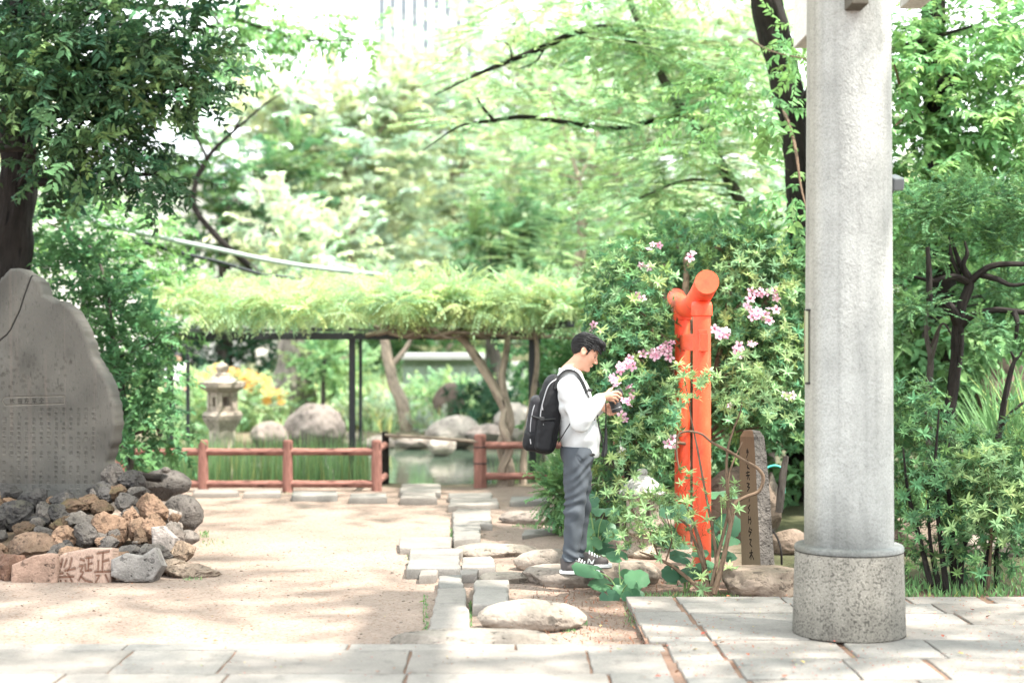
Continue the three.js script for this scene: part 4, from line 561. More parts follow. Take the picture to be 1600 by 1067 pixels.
// ================================================================ FAR BUILDINGS
{
  const D = 300, s = S(D), x0 = 588, x1 = 742, at = V((665 - MIDX) * s, 0, -D), t = thing('office_tower', 'pale glass office tower with white vertical fins above the treetops', 'building', at), w = (x1 - x0) * s, h = 84;
  const glass = std({ color: C(0.20, 0.225, 0.25), roughness: 0.35, specularIntensity: 0.3 }), white = std({ color: C(0.8, 0.8, 0.8) });
  part('wall', moved(new THREE.BoxGeometry(w, h, 20), 0, h / 2, -10), std({ color: C(0.3, 0.32, 0.33) }), t);
  for (let i = 0; i <= 9; i++) part('fin', moved(new THREE.BoxGeometry(0.75, h, 0.9), (i / 9 - 0.5) * w, h / 2, 0.46), white, t);
  for (let i = 0; i < 9; i++) for (let k = 0; k < 8; k++) part('window', moved(new THREE.BoxGeometry(w / 9 - 1.0, 3.2, 0.12), ((i + 0.5) / 9 - 0.5) * w, 50.5 + k * 4.2, 0.07), glass, t);
  const t2 = thing('office_tower', 'whiter plain tower wall right of the finned office tower', 'building', V((800 - MIDX) * S(330), 0, -330)); part('wall', moved(new THREE.BoxGeometry(13, 70, 14), 0, 35, -7), white, t2); for (let i = 0; i < 5; i++) part('window', moved(new THREE.BoxGeometry(1.4, 60, 0.2), -5 + i * 2.5, 34, 0.1), glass, t2);
}
{ // roofed hall behind the left tree
  const D = 46, at = ground(215, D), t = thing('temple_hall', 'grey tiled hall roof glimpsed between the left trees', 'building', at), s = S(D), ty = EYE + (MIDY - 168) * s - at.y;
  part('wall', moved(new THREE.BoxGeometry(7, ty - 2, 5), 0, (ty - 2) / 2, -2), std({ color: C(0.6, 0.57, 0.52) }), t);
  const roof = part('roof', moved(new THREE.CylinderGeometry(0.4, 5.2, 2.2, 4, 1).rotateY(Math.PI / 4), 0, ty - 1.1, -2, 0, 0, 0, V(1, 1, 0.75)), std({ color: C(0.34, 0.36, 0.38) }), t);
  for (let i = 0; i < 14; i++) part('roof_ridge', moved(limb([V(0, ty - 0.1, -1.7), V(-3.4 + i * 0.52, ty - 2.15, 0.75)], [0.05, 0.05], 6, 2), 0, 0, 0), roof.material, t);
}
{ // low glazed pavilion across the pond
  const D = 38, s = S(D), at = ground(690, D), t = thing('garden_pavilion', 'low glass walled pavilion with white roof edge beyond the pond', 'building', at), X = (px) => (px - 690) * s, Y = (py) => EYE + (MIDY - py) * s - at.y;
  part('wall', moved(new THREE.BoxGeometry(X(745) - X(625), Y(560) + 0.1, 2.4), 0, Y(560) / 2, -1.3), std({ color: C(0.20, 0.25, 0.18) }), t);
  part('roof', moved(new RoundedBoxGeometry(X(748) - X(618), 0.15, 3.0, 1, 0.03), 0, Y(560) + 0.05, -1.1), std({ color: C(0.34, 0.34, 0.33) }), t);
  for (let i = 0; i < 7; i++) { const wn = part('window', moved(new THREE.BoxGeometry(0.24, Y(572) - Y(640), 0.05), X(632) + i * 0.27 + 0.1, (Y(572) + Y(640)) / 2, -0.08), std({ color: C(0.30, 0.36, 0.33), roughness: 0.2 }), t); part('frame', moved(new THREE.BoxGeometry(0.04, Y(568) - Y(645), 0.08), -0.135, (Y(572) + Y(640)) / 2, -0.07).translate(X(632) + i * 0.27 + 0.1, 0, 0), std({ color: C(0.27, 0.31, 0.26) }), wn); }
  const D2 = 33, b2 = ground(690, D2), r = thing('garden_railing', 'thin dark railing beyond the pond in front of the glazed pavilion', 'railing', b2), y2 = (py) => EYE + (MIDY - py) * S(D2) - b2.y, x2 = (px) => (px - 690) * S(D2);
  for (const px of [598, 640, 690, 731, 775]) part('post', moved(new THREE.CylinderGeometry(0.03, 0.03, y2(620) + 0.1, 8), x2(px), (y2(620) - 0.1) / 2, 0), M.iron, r);
  for (const py of [621, 640]) part('rail', limb([V(x2(595), y2(py), 0), V(x2(778), y2(py), 0)], [0.022, 0.022], 8, 2), M.iron, r);
}
{ // white garden wall seen at the right end of the trellis
  const D = 36, b = ground(835, D), s = S(D); const t = thing('garden_wall', 'bright white garden wall seen past the wisteria trunk', 'wall', b); part('wall', moved(new THREE.BoxGeometry(2.6, EYE + (MIDY - 570) * s - b.y, 0.25), 0, (EYE + (MIDY - 570) * s - b.y) / 2, 0), std({ color: C(0.8, 0.8, 0.78), map: T.concrete }), t); part('coping', moved(new THREE.BoxGeometry(2.7, 0.08, 0.4), 0, EYE + (MIDY - 570) * s - b.y + 0.04, 0), std({ color: C(0.6, 0.6, 0.58) }), t);
}
// ================================================================ TREES
const TREES = 'broadleaf trees round the pond';
// left foreground tree
plant({ name: 'evergreen_tree', label: 'dark trunked evergreen with glossy leaves leaning over the memorial stone', px: 12, D: 15.2, seed: 11, bark: M.barkDark, radial: 12,
  trunk: [[8, 480], [14, 380], [24, 300], [28, 200], [30, 100], [40, -60], [20, -260]], radii: [0.27, 0.25, 0.2, 0.18, 0.17, 0.15, 0.08],
  limbs: [{ p: [[24, 290, 15.2], [50, 235, 14.9], [5, 232, 14.6], [-30, 240, 14.4]], r: [0.07, 0.05, 0.03, 0.02], m: M.bark }, { p: [[28, 120, 15.2], [90, 118, 14.8], [140, 98, 14.4], [200, 90, 14.2]], r: [0.06, 0.04, 0.025, 0.012] }, { p: [[28, 60, 15.2], [60, 32, 14.9], [110, 30, 14.6], [160, 8, 14.3]], r: [0.06, 0.045, 0.03, 0.015] }, { p: [[26, 210, 15.2], [90, 180, 14.6], [150, 190, 14.3], [230, 255, 14.2]], r: [0.05, 0.035, 0.02, 0.01] }, { p: [[26, 300, 15.2], [80, 285, 14.8], [150, 300, 14.5]], r: [0.035, 0.02, 0.008] }],
  kind: 'glossy', mat: LM.glossy, look: { up: -0.12, size: 0.95, shell: 0.6, tint: 0.5 },
  clumps: [clump(60, 60, 110, 80, 14.6, 1.0, 150), clump(170, 40, 90, 60, 14.4, 0.8, 110), clump(260, 70, 80, 55, 14.3, 0.7, 95), clump(300, 130, 60, 40, 14.3, 0.5, 60), clump(200, 120, 80, 42, 14.2, 0.6, 90), clump(60, 150, 80, 45, 14.2, 0.6, 85), clump(120, 200, 70, 40, 14.2, 0.5, 65), clump(170, 240, 70, 32, 14.1, 0.5, 65), clump(235, 272, 50, 26, 14.1, 0.4, 40), clump(105, 265, 55, 30, 14.3, 0.4, 40), clump(90, 110, 70, 40, 14.0, 0.5, 60),
    clump(-60, 60, 120, 120, 14.6, 1.2, 120), clump(-40, -120, 260, 140, 14.6, 1.8, 160), clump(240, -130, 180, 100, 14.2, 1.4, 90), clump(30, -330, 320, 140, 14.4, 2.2, 90), clump(-160, 200, 120, 160, 14.6, 1.2, 120)] });
{ const t = scene.children[scene.children.length - 1]; crown(t, t.position, [clump(60, 70, 120, 80, 14.3, 0.8, 60), clump(190, 50, 100, 60, 14.1, 0.6, 50), clump(290, 110, 70, 50, 14, 0.5, 40), clump(170, 150, 100, 50, 13.9, 0.5, 44), clump(150, 230, 90, 40, 13.9, 0.5, 36), clump(30, 140, 60, 40, 13.8, 0.4, 30)], 'glossy', LM.ever, { seed: 111, up: -0.1, size: 0.95, shell: 0.6, tint: 0.4 }); }
// camellia shrubs right of the memorial stone
plant({ name: 'camellia_shrub', category: 'shrub', label: 'camellia bush with round glossy leaves at the right edge of the memorial stone', px: 205, D: 15.6, seed: 12, bark: M.bark, trunk: [[200, 680], [180, 560], [165, 440]], radii: [0.05, 0.04, 0.02], kind: 'camellia', mat: LM.camellia, look: { size: 0.95, shell: 0.6 },
  clumps: [clump(120, 420, 60, 50, 15.8, 0.5, 90), clump(165, 470, 60, 45, 15.6, 0.5, 100), clump(190, 530, 60, 45, 15.6, 0.5, 100), clump(215, 590, 52, 42, 15.5, 0.5, 80), clump(215, 650, 50, 45, 15.6, 0.5, 75), clump(190, 700, 30, 35, 14.9, 0.3, 34), clump(250, 680, 34, 40, 15.8, 0.4, 45), clump(100, 360, 60, 40, 16.2, 0.6, 60), clump(245, 525, 22, 22, 15.3, 0.2, 14)] });
plant({ name: 'bright_shrub', category: 'shrub', label: 'bright green bush behind the camellia and under the pale cable', px: 130, D: 18.2, seed: 13, trunk: [[130, 560], [130, 420]], radii: [0.06, 0.03], kind: 'fresh', mat: LM.fresh, look: { size: 0.85, flat: 0.5 }, clumps: [clump(90, 320, 80, 50, 18.4, 0.8, 110), clump(180, 360, 90, 40, 18.6, 0.8, 110), clump(130, 420, 120, 50, 18.4, 0.8, 130), clump(240, 430, 70, 40, 18.8, 0.8, 80), clump(225, 500, 70, 60, 18.6, 0.8, 110), clump(222, 600, 26, 50, 18.4, 0.4, 40)] });
// high pale bough from the left
plant({ name: 'broadleaf_tree', label: 'tree whose pale leafy bough reaches in from the upper left', px: -140, D: 21, group: undefined, seed: 14, trunk: [[-140, 300], [-120, 60], [-60, -100]], radii: [0.25, 0.2, 0.1], limbs: [{ p: [[-120, 60, 21], [120, 10, 20.5], [330, 20, 20], [470, 60, 20], [585, 62, 20]], r: [0.1, 0.06, 0.03, 0.015, 0.006] }, { p: [[330, 20, 20], [350, 50, 20], [352, 70, 20]], r: [0.02, 0.01, 0.006] }], bare: true, kind: 'fresh', mat: LM.fresh, look: { size: 0.95, flat: 0.6, up: -0.1 },
  clumps: [clump(420, 45, 70, 32, 20, 0.5, 60), clump(500, 60, 60, 18, 20, 0.4, 34), clump(560, 60, 32, 8, 20, 0.3, 12), clump(380, 90, 60, 26, 20, 0.5, 36), clump(350, 30, 60, 40, 20, 0.5, 50), clump(460, 30, 70, 16, 20, 0.4, 24), clump(320, 100, 50, 40, 20.5, 0.5, 30), clump(100, -140, 320, 100, 20.5, 1.5, 240)] });
// dark evergreen left of middle, with a leaning bare limb in front
plant({ name: 'evergreen_tree', label: 'dense dark evergreen lit on top behind the left end of the trellis', px: 350, D: 33, seed: 15, group: undefined, trunk: [[350, 450], [350, 330]], radii: [0.2, 0.1], kind: 'far', mat: LM.ever, look: { size: 0.7, shell: 0.4, tint: 0.5, gap: 0.4, gapF: 0.9, flat: 0.5 }, clumps: [clump(350, 250, 80, 45, 33, 1.2, 130), clump(420, 290, 80, 50, 33, 1.2, 130), clump(290, 300, 80, 60, 33, 1.2, 140), clump(360, 350, 110, 60, 33, 1.3, 190), clump(450, 370, 70, 50, 33, 1.2, 110), clump(330, 420, 120, 50, 33, 1.3, 150), clump(470, 250, 50, 40, 34, 1, 60)] });
plant({ name: 'leaning_tree', label: 'thin dark tree leaning left to right across the pale foliage above the trellis', px: 458, D: 31.8, seed: 16, bark: M.barkDark, trunk: [[456, 520, 31.7], [440, 470, 30.5], [418, 440, 27], [372, 400, 25], [330, 360, 25], [303, 320, 25], [308, 275, 25], [332, 235, 25], [370, 200, 25], [410, 165, 25], [440, 145, 25]], radii: [0.08, 0.08, 0.07, 0.06, 0.055, 0.05, 0.045, 0.04, 0.03, 0.02, 0.01], limbs: [{ p: [[308, 275, 25], [322, 250, 25], [303, 205, 25], [300, 170, 25]], r: [0.04, 0.03, 0.02, 0.01] }, { p: [[365, 205, 25], [372, 190, 25], [378, 182, 25]], r: [0.03, 0.02, 0.015] }], kind: 'layered', mat: LM.pale, look: { flat: 0.7, size: 0.9 }, bare: true, clumps: [clump(440, 120, 60, 26, 25, 0.8, 40), clump(300, 160, 60, 30, 25, 0.8, 40)] });
// pale layered trees filling the middle
const pale = (label, px, D, seed, list, mat = LM.pale, kind = 'far', look = {}) => plant({ name: 'broadleaf_tree', label, px, D, seed, bark: M.barkPale, trunk: [[px, 460, D], [px + 10, 360, D], [px + 5, 280, D]], radii: [0.16, 0.10, 0.05], kind, mat, look: { flat: 0.55, shell: 0.6, tint: 0.3, ...look }, clumps: list.map(([x, y, rx, ry, n]) => clump(x, y, rx, ry, D + (x % 7) * 0.2, 1.4, n)) });
pale('pale yellow green tree rising behind the leaning dark limb', 540, 42, 17, [[520, 180, 90, 40, 120], [600, 210, 90, 40, 120], [470, 230, 80, 40, 110], [560, 260, 110, 45, 140], [500, 320, 100, 45, 130], [610, 320, 100, 50, 130], [560, 390, 140, 45, 150], [430, 180, 60, 30, 60], [620, 150, 70, 30, 70], [400, 150, 60, 34, 60], [480, 140, 50, 24, 40], [640, 95, 60, 30, 34], [720, 70, 60, 44, 50], [600, 60, 40, 40, 14]]);
pale('tall pale tree behind the maples in the upper middle', 960, 40, 117, [[880, 60, 90, 50, 110], [980, 30, 90, 50, 110], [1080, 60, 90, 50, 110], [900, 150, 90, 50, 110], [1000, 140, 90, 50, 110], [1120, 150, 90, 50, 110], [800, 110, 60, 40, 60], [1190, 60, 70, 60, 90], [850, 240, 80, 50, 90], [1060, 230, 90, 50, 110], [950, 300, 90, 50, 110]]);
pale('washed out pale tree under the office tower', 700, 48, 18, [[660, 130, 70, 30, 80], [720, 180, 90, 40, 120], [660, 240, 90, 45, 120], [760, 260, 100, 50, 130], [690, 320, 110, 50, 140], [800, 330, 90, 50, 110], [700, 400, 140, 45, 150], [800, 170, 70, 40, 70]]);
plant({ name: 'evergreen_tree', label: 'dark rounded evergreen right of centre behind the wisteria roof', px: 770, D: 34, seed: 19, trunk: [[770, 440], [772, 390]], radii: [0.2, 0.1], kind: 'far', mat: LM.ever, look: { size: 0.75, tint: 0.4, shell: 0.4, gap: 0.4, gapF: 0.9 }, clumps: [clump(770, 355, 70, 40, 34, 1.2, 110), clump(740, 400, 70, 40, 34, 1.2, 100), clump(820, 395, 70, 45, 34, 1.2, 100), clump(850, 350, 50, 35, 34, 1.0, 60)] });
pale('light green maple with flat layered sprays left of the orange gate', 900, 27, 20, [[860, 130, 100, 22, 90], [940, 170, 110, 24, 110], [860, 220, 110, 26, 110], [960, 250, 120, 26, 120], [880, 300, 120, 28, 120], [960, 340, 120, 28, 130], [900, 390, 120, 34, 150], [980, 430, 110, 40, 140], [830, 440, 60, 30, 60], [800, 260, 60, 20, 40]], LM.maple, 'layered', { flat: 0.8, size: 1.0 });
plant({ name: 'maple_tree', label: 'spreading maple with dark bare limbs reaching left over the pond', px: 1200, D: 19.5, seed: 21, bark: M.bark, trunk: [[1195, 420], [1165, 330], [1140, 280], [1100, 215], [1070, 175], [1030, 110], [1000, 40], [960, -60]], radii: [0.1, 0.085, 0.08, 0.075, 0.065, 0.055, 0.045, 0.03],
  limbs: [{ p: [[1030, 110, 19.5], [960, 45, 19.3], [900, 50, 19.2], [865, 66, 19], [800, 93, 18.8], [740, 118, 18.6], [680, 148, 18.5]], r: [0.05, 0.045, 0.04, 0.04, 0.035, 0.02, 0.006], m: M.barkDark }, { p: [[1070, 175, 19.5], [960, 200, 19.3], [880, 190, 19], [815, 182, 18.8], [770, 188, 18.7], [720, 196, 18.6], [660, 235, 18.5]], r: [0.035, 0.03, 0.03, 0.032, 0.026, 0.014, 0.004], m: M.barkDark }, { p: [[772, 188, 18.7], [755, 168, 18.7], [745, 152, 18.7]], r: [0.024, 0.018, 0.012], m: M.barkDark }, { p: [[850, 75, 18.9], [838, 95, 18.9], [800, 110, 18.8]], r: [0.02, 0.012, 0.006], m: M.barkDark }, { p: [[800, 93, 18.8], [795, 70, 18.8], [770, 62, 18.8]], r: [0.018, 0.012, 0.006], m: M.barkDark }, { p: [[1140, 290, 19.5], [1080, 280, 19.2], [1020, 300, 19], [960, 330, 18.8]], r: [0.025, 0.018, 0.012, 0.005] }],
  kind: 'layered', mat: LM.maple, bare: true, look: { flat: 0.8, size: 0.85, up: -0.05, tint: 0.3 },
  clumps: [clump(840, 40, 130, 30, 19, 0.9, 90), clump(960, 70, 110, 30, 19.2, 0.9, 110), clump(760, 100, 80, 18, 18.8, 0.6, 30), clump(1060, 90, 110, 40, 19.4, 0.9, 130), clump(1120, 170, 100, 36, 19.4, 0.9, 120), clump(1000, 160, 110, 26, 19.2, 0.8, 90), clump(1080, 240, 110, 30, 19.2, 0.8, 120), clump(1180, 260, 70, 40, 19.4, 0.8, 80), clump(1020, 300, 110, 26, 19, 0.8, 100), clump(1120, 330, 90, 30, 19.2, 0.8, 90), clump(1040, 380, 110, 30, 19, 0.8, 110), clump(1180, 90, 80, 60, 19.5, 0.9, 110), clump(900, -30, 200, 40, 19.2, 1.2, 150), clump(1100, -40, 160, 60, 19.2, 1.2, 160), clump(720, 190, 60, 12, 18.7, 0.4, 14), clump(930, 60, 60, 16, 18.6, 0.4, 26), clump(890, 185, 50, 14, 18.5, 0.4, 22), clump(800, 150, 60, 14, 18.4, 0.4, 20)] });
// big dark trunk beside the column
plant({ name: 'broadleaf_tree', label: 'big dark mossy trunk rising beside the concrete column', px: 1262, D: 16.4, seed: 22, bark: M.barkDark, radial: 12, trunk: [[1262, 560], [1258, 400], [1250, 280], [1240, 180], [1215, 70], [1195, -10], [1160, -140], [1120, -320]], radii: [0.24, 0.19, 0.165, 0.16, 0.165, 0.17, 0.15, 0.08],
  limbs: [{ p: [[1240, 180, 16.3], [1290, 120, 15.8], [1420, 70, 15.2], [1520, 40, 15]], r: [0.07, 0.05, 0.03, 0.012] }, { p: [[1225, 170, 16], [1245, 240, 13.6], [1252, 290, 13.4], [1262, 330, 13.2]], r: [0.02, 0.014, 0.01, 0.006], m: M.twig }, { p: [[1170, 60, 16.2], [1215, 82, 13.8], [1262, 92, 13.2]], r: [0.014, 0.008, 0.005], m: M.twig }],
  kind: 'fresh', mat: LM.fresh, bare: true, look: { size: 0.9, up: -0.15, flat: 0.4, tint: 0.3 }, clumps: [clump(1235, 55, 26, 30, 14, 0.3, 14), clump(1245, 100, 20, 16, 13.6, 0.2, 8), clump(1210, 175, 30, 22, 14, 0.3, 14), clump(1240, 290, 24, 26, 13.6, 0.2, 10), clump(1150, 130, 60, 30, 15, 0.4, 34), clump(1100, 190, 50, 20, 15, 0.4, 18), clump(1245, 345, 20, 14, 13.6, 0.2, 6), clump(1050, -160, 320, 120, 15.5, 2.5, 260), clump(1350, -170, 260, 120, 15.5, 2.4, 170)] });
plant({ name: 'broadleaf_tree', label: 'fresh green tree with cut trunk stub filling the upper right', px: 1462, D: 15.6, seed: 23, bark: M.barkDark, radial: 11, trunk: [[1470, 480], [1468, 300], [1462, 150], [1458, 60], [1462, -40], [1470, -200]], radii: [0.17, 0.15, 0.13, 0.125, 0.12, 0.08], limbs: [{ p: [[1458, 150, 15.5], [1472, 135, 15.1], [1486, 125, 14.7]], r: [0.09, 0.085, 0.08] }, { p: [[1466, 220, 15.5], [1420, 170, 15], [1398, 100, 14.6]], r: [0.03, 0.02, 0.01], m: M.twig }, { p: [[1466, 240, 15.5], [1530, 214, 15], [1592, 210, 14.6]], r: [0.03, 0.018, 0.008], m: M.barkDark }, { p: [[1464, 260, 15.5], [1430, 175, 14.8], [1400, 195, 14.6]], r: [0.02, 0.014, 0.008], m: M.twig }],
  kind: 'fresh', mat: LM.fresh, bare: true, look: { size: 1.05, up: -0.1, flat: 0.45, tint: 0.3, shell: 0.6 },
  clumps: [clump(1500, 90, 90, 50, 15.2, 0.8, 110), clump(1440, 110, 50, 40, 14.9, 0.5, 44), clump(1570, 160, 70, 50, 15, 0.8, 90), clump(1480, 200, 90, 40, 14.9, 0.7, 95), clump(1420, 230, 50, 36, 14.9, 0.5, 44), clump(1560, 250, 80, 40, 15, 0.8, 90), clump(1450, 290, 80, 36, 15, 0.7, 75), clump(1540, 40, 90, 40, 15.6, 0.8, 90), clump(1420, 40, 40, 40, 15.4, 0.5, 40), clump(1640, 120, 80, 140, 15.2, 1, 130), clump(1520, -70, 160, 60, 15.8, 1.0, 90), clump(1430, 340, 60, 30, 15.2, 0.6, 50), clump(1560, 320, 80, 40, 15.4, 0.7, 80)] });
// spreading tree behind the camera's right whose shade dapples the column and the pavement
plant({ name: 'broadleaf_tree', label: 'tree standing right of the frame whose crown overhangs the column', at: V(6.2, 0, -7.2), seed: 24, bark: M.barkDark, trunk: [V(6.2, 2, -7.2), V(6.0, 4, -7.1), V(5.4, 6, -7), V(5, 8, -7)], radii: [0.22, 0.18, 0.14, 0.08], kind: 'layered', mat: LM.fresh, look: { size: 1.1, flat: 0.5 },
  clumps: [{ c: V(4.4, 5.6, -7.4), r: V(1.5, 0.8, 1.4), n: 44 }, { c: V(5.6, 6.6, -6.6), r: V(1.8, 0.9, 1.6), n: 80 }, { c: V(3.6, 7.2, -8.2), r: V(1.4, 0.7, 1.2), n: 40 }, { c: V(4.6, 6.4, -9.6), r: V(1.5, 0.8, 1.4), n: 60 }, { c: V(3.4, 7.0, -5.4), r: V(1.5, 0.6, 0.8), n: 60 }, { c: V(1.6, 7.4, -5.6), r: V(1.5, 0.5, 0.7), n: 50 }, { c: V(0.4, 7.0, -6.0), r: V(1.3, 0.5, 0.6), n: 36 }, { c: V(6.4, 5.4, -9), r: V(1.3, 0.9, 1.5), n: 150 }] });
// ---- bonsai-like tree on the right
plant({ name: 'garden_tree', label: 'small twisting tree with fine leaves right of the column', px: 1475, D: 13, seed: 25, bark: M.barkDark, radial: 10, trunk: [[1474, 700], [1484, 640], [1496, 560], [1498, 510], [1504, 478], [1516, 440], [1500, 410], [1490, 380]], radii: [0.065, 0.058, 0.052, 0.055, 0.045, 0.04, 0.026, 0.014],
  limbs: [{ p: [[1500, 510, 13], [1520, 492, 12.9], [1555, 484, 12.8], [1580, 485, 12.8], [1620, 490, 12.8]], r: [0.04, 0.03, 0.028, 0.025, 0.02] }, { p: [[1585, 487, 12.8], [1590, 500, 12.7], [1588, 535, 12.7]], r: [0.028, 0.02, 0.012] }, { p: [[1497, 505, 13], [1486, 480, 12.9], [1474, 470, 12.9]], r: [0.05, 0.04, 0.03] }, { p: [[1514, 440, 13], [1490, 432, 12.9], [1460, 438, 12.9], [1430, 432, 12.8]], r: [0.035, 0.03, 0.022, 0.012] }, { p: [[1516, 440, 13], [1550, 415, 12.9], [1600, 412, 12.8], [1640, 410, 12.8]], r: [0.035, 0.028, 0.022, 0.014] }, { p: [[1530, 428, 13], [1560, 436, 12.8], [1580, 445, 12.7], [1610, 442, 12.7]], r: [0.03, 0.025, 0.02, 0.01] }, { p: [[1514, 438, 13], [1506, 412, 12.9], [1512, 396, 12.9], [1508, 376, 12.9]], r: [0.03, 0.022, 0.018, 0.008] }, { p: [[1500, 430, 13], [1488, 400, 13], [1484, 370, 13]], r: [0.02, 0.015, 0.008] }, { p: [[1453, 470, 12.7], [1452, 420, 12.7], [1450, 385, 12.7]], r: [0.028, 0.024, 0.018] }],
  kind: 'tiny', mat: LM.tiny, bare: true, look: { size: 1.1, flat: 0.35, shell: 0.6, tint: 0.35, gap: 0.35, gapF: 5 },
  clumps: [clump(1440, 325, 60, 30, 13.1, 0.4, 200), clump(1530, 315, 80, 32, 13.2, 0.5, 260), clump(1600, 330, 50, 40, 13.2, 0.5, 170), clump(1430, 385, 40, 28, 13.1, 0.4, 120), clump(1540, 365, 70, 22, 13.2, 0.4, 150), clump(1425, 440, 30, 24, 13.1, 0.3, 70), clump(1590, 385, 50, 16, 13.2, 0.3, 90), clump(1435, 478, 40, 16, 12.7, 0.25, 80), clump(1560, 512, 40, 12, 12.7, 0.2, 46), clump(1580, 455, 40, 12, 13.1, 0.2, 50), clump(1510, 295, 110, 20, 13.4, 0.6, 180)] });
plant({ name: 'garden_tree', label: 'thin double stem left of the twisting tree', px: 1452, D: 13.4, seed: 26, bark: M.bark, trunk: [[1453, 700], [1450, 620], [1455, 560], [1448, 520], [1452, 460]], radii: [0.035, 0.032, 0.03, 0.022, 0.012], limbs: [{ p: [[1453, 570, 13.4], [1462, 540, 13.3], [1470, 510, 13.3]], r: [0.02, 0.015, 0.008] }, { p: [[1456, 540, 13.4], [1475, 505, 13.2], [1492, 530, 13.2]], r: [0.015, 0.01, 0.006] }] });
plant({ name: 'garden_tree', label: 'slender dark forked stem at the right edge in front of the strap leaves', px: 1552, D: 12.3, seed: 27, bark: M.barkDark, trunk: [[1556, 720], [1564, 670], [1572, 620], [1582, 575], [1586, 562], [1580, 548]], radii: [0.035, 0.03, 0.024, 0.022, 0.016, 0.008], limbs: [{ p: [[1585, 565, 12.3], [1594, 555, 12.3], [1598, 548, 12.3]], r: [0.015, 0.01, 0.006] }, { p: [[1564, 668, 12.3], [1585, 640, 12.2], [1610, 622, 12.2]], r: [0.018, 0.014, 0.01] }], kind: 'azalea', mat: LM.tiny, bare: true, look: { size: 0.7 }, clumps: [clump(1575, 540, 22, 10, 12.3, 0.1, 16), clump(1530, 555, 30, 6, 12.3, 0.1, 14)] });
// broad leaved shrub in the dark behind it
plant({ name: 'broad_leaf_shrub', category: 'shrub', label: 'shrub with large soft drooping leaves between column and twisting tree', px: 1440, D: 15.4, seed: 28, trunk: [[1440, 640], [1445, 520]], radii: [0.04, 0.02], kind: 'camellia', mat: LM.bush, look: { size: 1.7, up: -0.4 }, clumps: [clump(1425, 520, 40, 40, 15.2, 0.5, 40), clump(1480, 540, 50, 46, 15.4, 0.5, 42), clump(1540, 470, 60, 60, 15.8, 0.6, 50), clump(1430, 620, 36, 40, 15.2, 0.4, 30), clump(1590, 450, 40, 70, 16, 0.6, 40)] });
// thin high crowns over the court, out of the frame, whose shade streaks the earth
plant({ name: 'broadleaf_tree', label: 'tree standing left of the frame whose thin crown streaks the court with shade', at: V(-7.5, 0, -9.5), seed: 124, bark: M.barkDark, trunk: [V(-7.5, 2, -9.5), V(-7.2, 4.5, -9.6), V(-6, 7, -10), V(-4.5, 8.6, -10.4)], radii: [0.26, 0.2, 0.14, 0.07], kind: 'layered', mat: LM.fresh, look: { size: 1.2, flat: 0.6 },
  clumps: [{ c: V(-3.4, 7.6, -9), r: V(1.8, 0.6, 1.2), n: 120 }, { c: V(-1.6, 8.4, -10.6), r: V(1.9, 0.5, 1.1), n: 110 }, { c: V(-4.8, 7.0, -11), r: V(1.6, 0.6, 1.0), n: 90 }, { c: V(0.6, 8.6, -9.6), r: V(1.7, 0.5, 1.0), n: 90 }, { c: V(1.6, 8.8, -8.2), r: V(1.6, 0.5, 0.8), n: 80 }, { c: V(-0.2, 8.8, -12), r: V(1.6, 0.5, 0.9), n: 70 }, { c: V(-2.2, 8.6, -13.2), r: V(1.9, 0.5, 1.0), n: 80 }, { c: V(-5.6, 6.6, -8), r: V(1.4, 0.6, 1.2), n: 80 }, { c: V(-2.6, 7.8, -7.4), r: V(1.3, 0.5, 0.7), n: 55 }, { c: V(-0.4, 8.2, -7.6), r: V(1.2, 0.5, 0.6), n: 45 }] });
// ---- far wood reading as one mass, and the planting on the far bank
{
  const r = rng(60), list = [];
  for (let i = 0; i < 150; i++) { const a = (r() - 0.5) * 1.5, D = 58 + r() * 34, x = Math.tan(a) * D * 0.9, h = 3 + 7.5 * r() * (1 - 0.35 * smooth(0.25, 0.0, Math.abs(a + 0.05))); list.push({ c: V(x, 1.2 + h, -D), r: V(3.2 + r() * 2, 1.6 + r() * 1.6, 2.5), n: 46 }); list.push({ c: V(x, 1.6 + h * 0.45, -D), r: V(3.2, 2.0, 2.5), n: 34 }); }
  const g = new THREE.Group(); g.name = 'distant_wood'; scene.add(g); tag(g, 'pale distant wood closing the view beyond the pond', 'wood', null, 'stuff');
  crown(g, V(), list, 'far', LM.pale, { seed: 61, size: 2.2, shell: 0.5, tint: 0.35, flat: 0.3, name: 'foliage' });
}
plant({ name: 'old_tree', label: 'thick pale grey trunk flaring at its foot left of the middle trellis post', px: 458, D: 31, seed: 62, trunk: [[458, 610], [462, 560], [462, 500], [460, 450], [465, 410]], radii: [0.55, 0.42, 0.34, 0.26, 0.16], radial: 14, kind: 'far', mat: LM.pale, look: { size: 0.8 }, clumps: [clump(440, 350, 70, 40, 31, 1.2, 70), clump(500, 390, 70, 40, 31, 1.2, 70), clump(455, 415, 60, 30, 30.5, 0.8, 50)], bark: std({ color: C(0.36, 0.33, 0.3), map: rep(T.bark, 1), bumpMap: rep(T.barkBump, 1), bumpScale: 0.06 }) });
plant({ name: 'leaning_tree', label: 'pale forked trunk leaning left across the pond in front of the pavilion', px: 640, D: 29, seed: 63, bark: M.barkPale, trunk: [[636, 672], [628, 630], [615, 600], [606, 560], [598, 520], [590, 470]], radii: [0.15, 0.13, 0.12, 0.11, 0.09, 0.05], limbs: [{ p: [[606, 575, 29], [630, 550, 29], [648, 520, 29]], r: [0.06, 0.05, 0.03] }] });
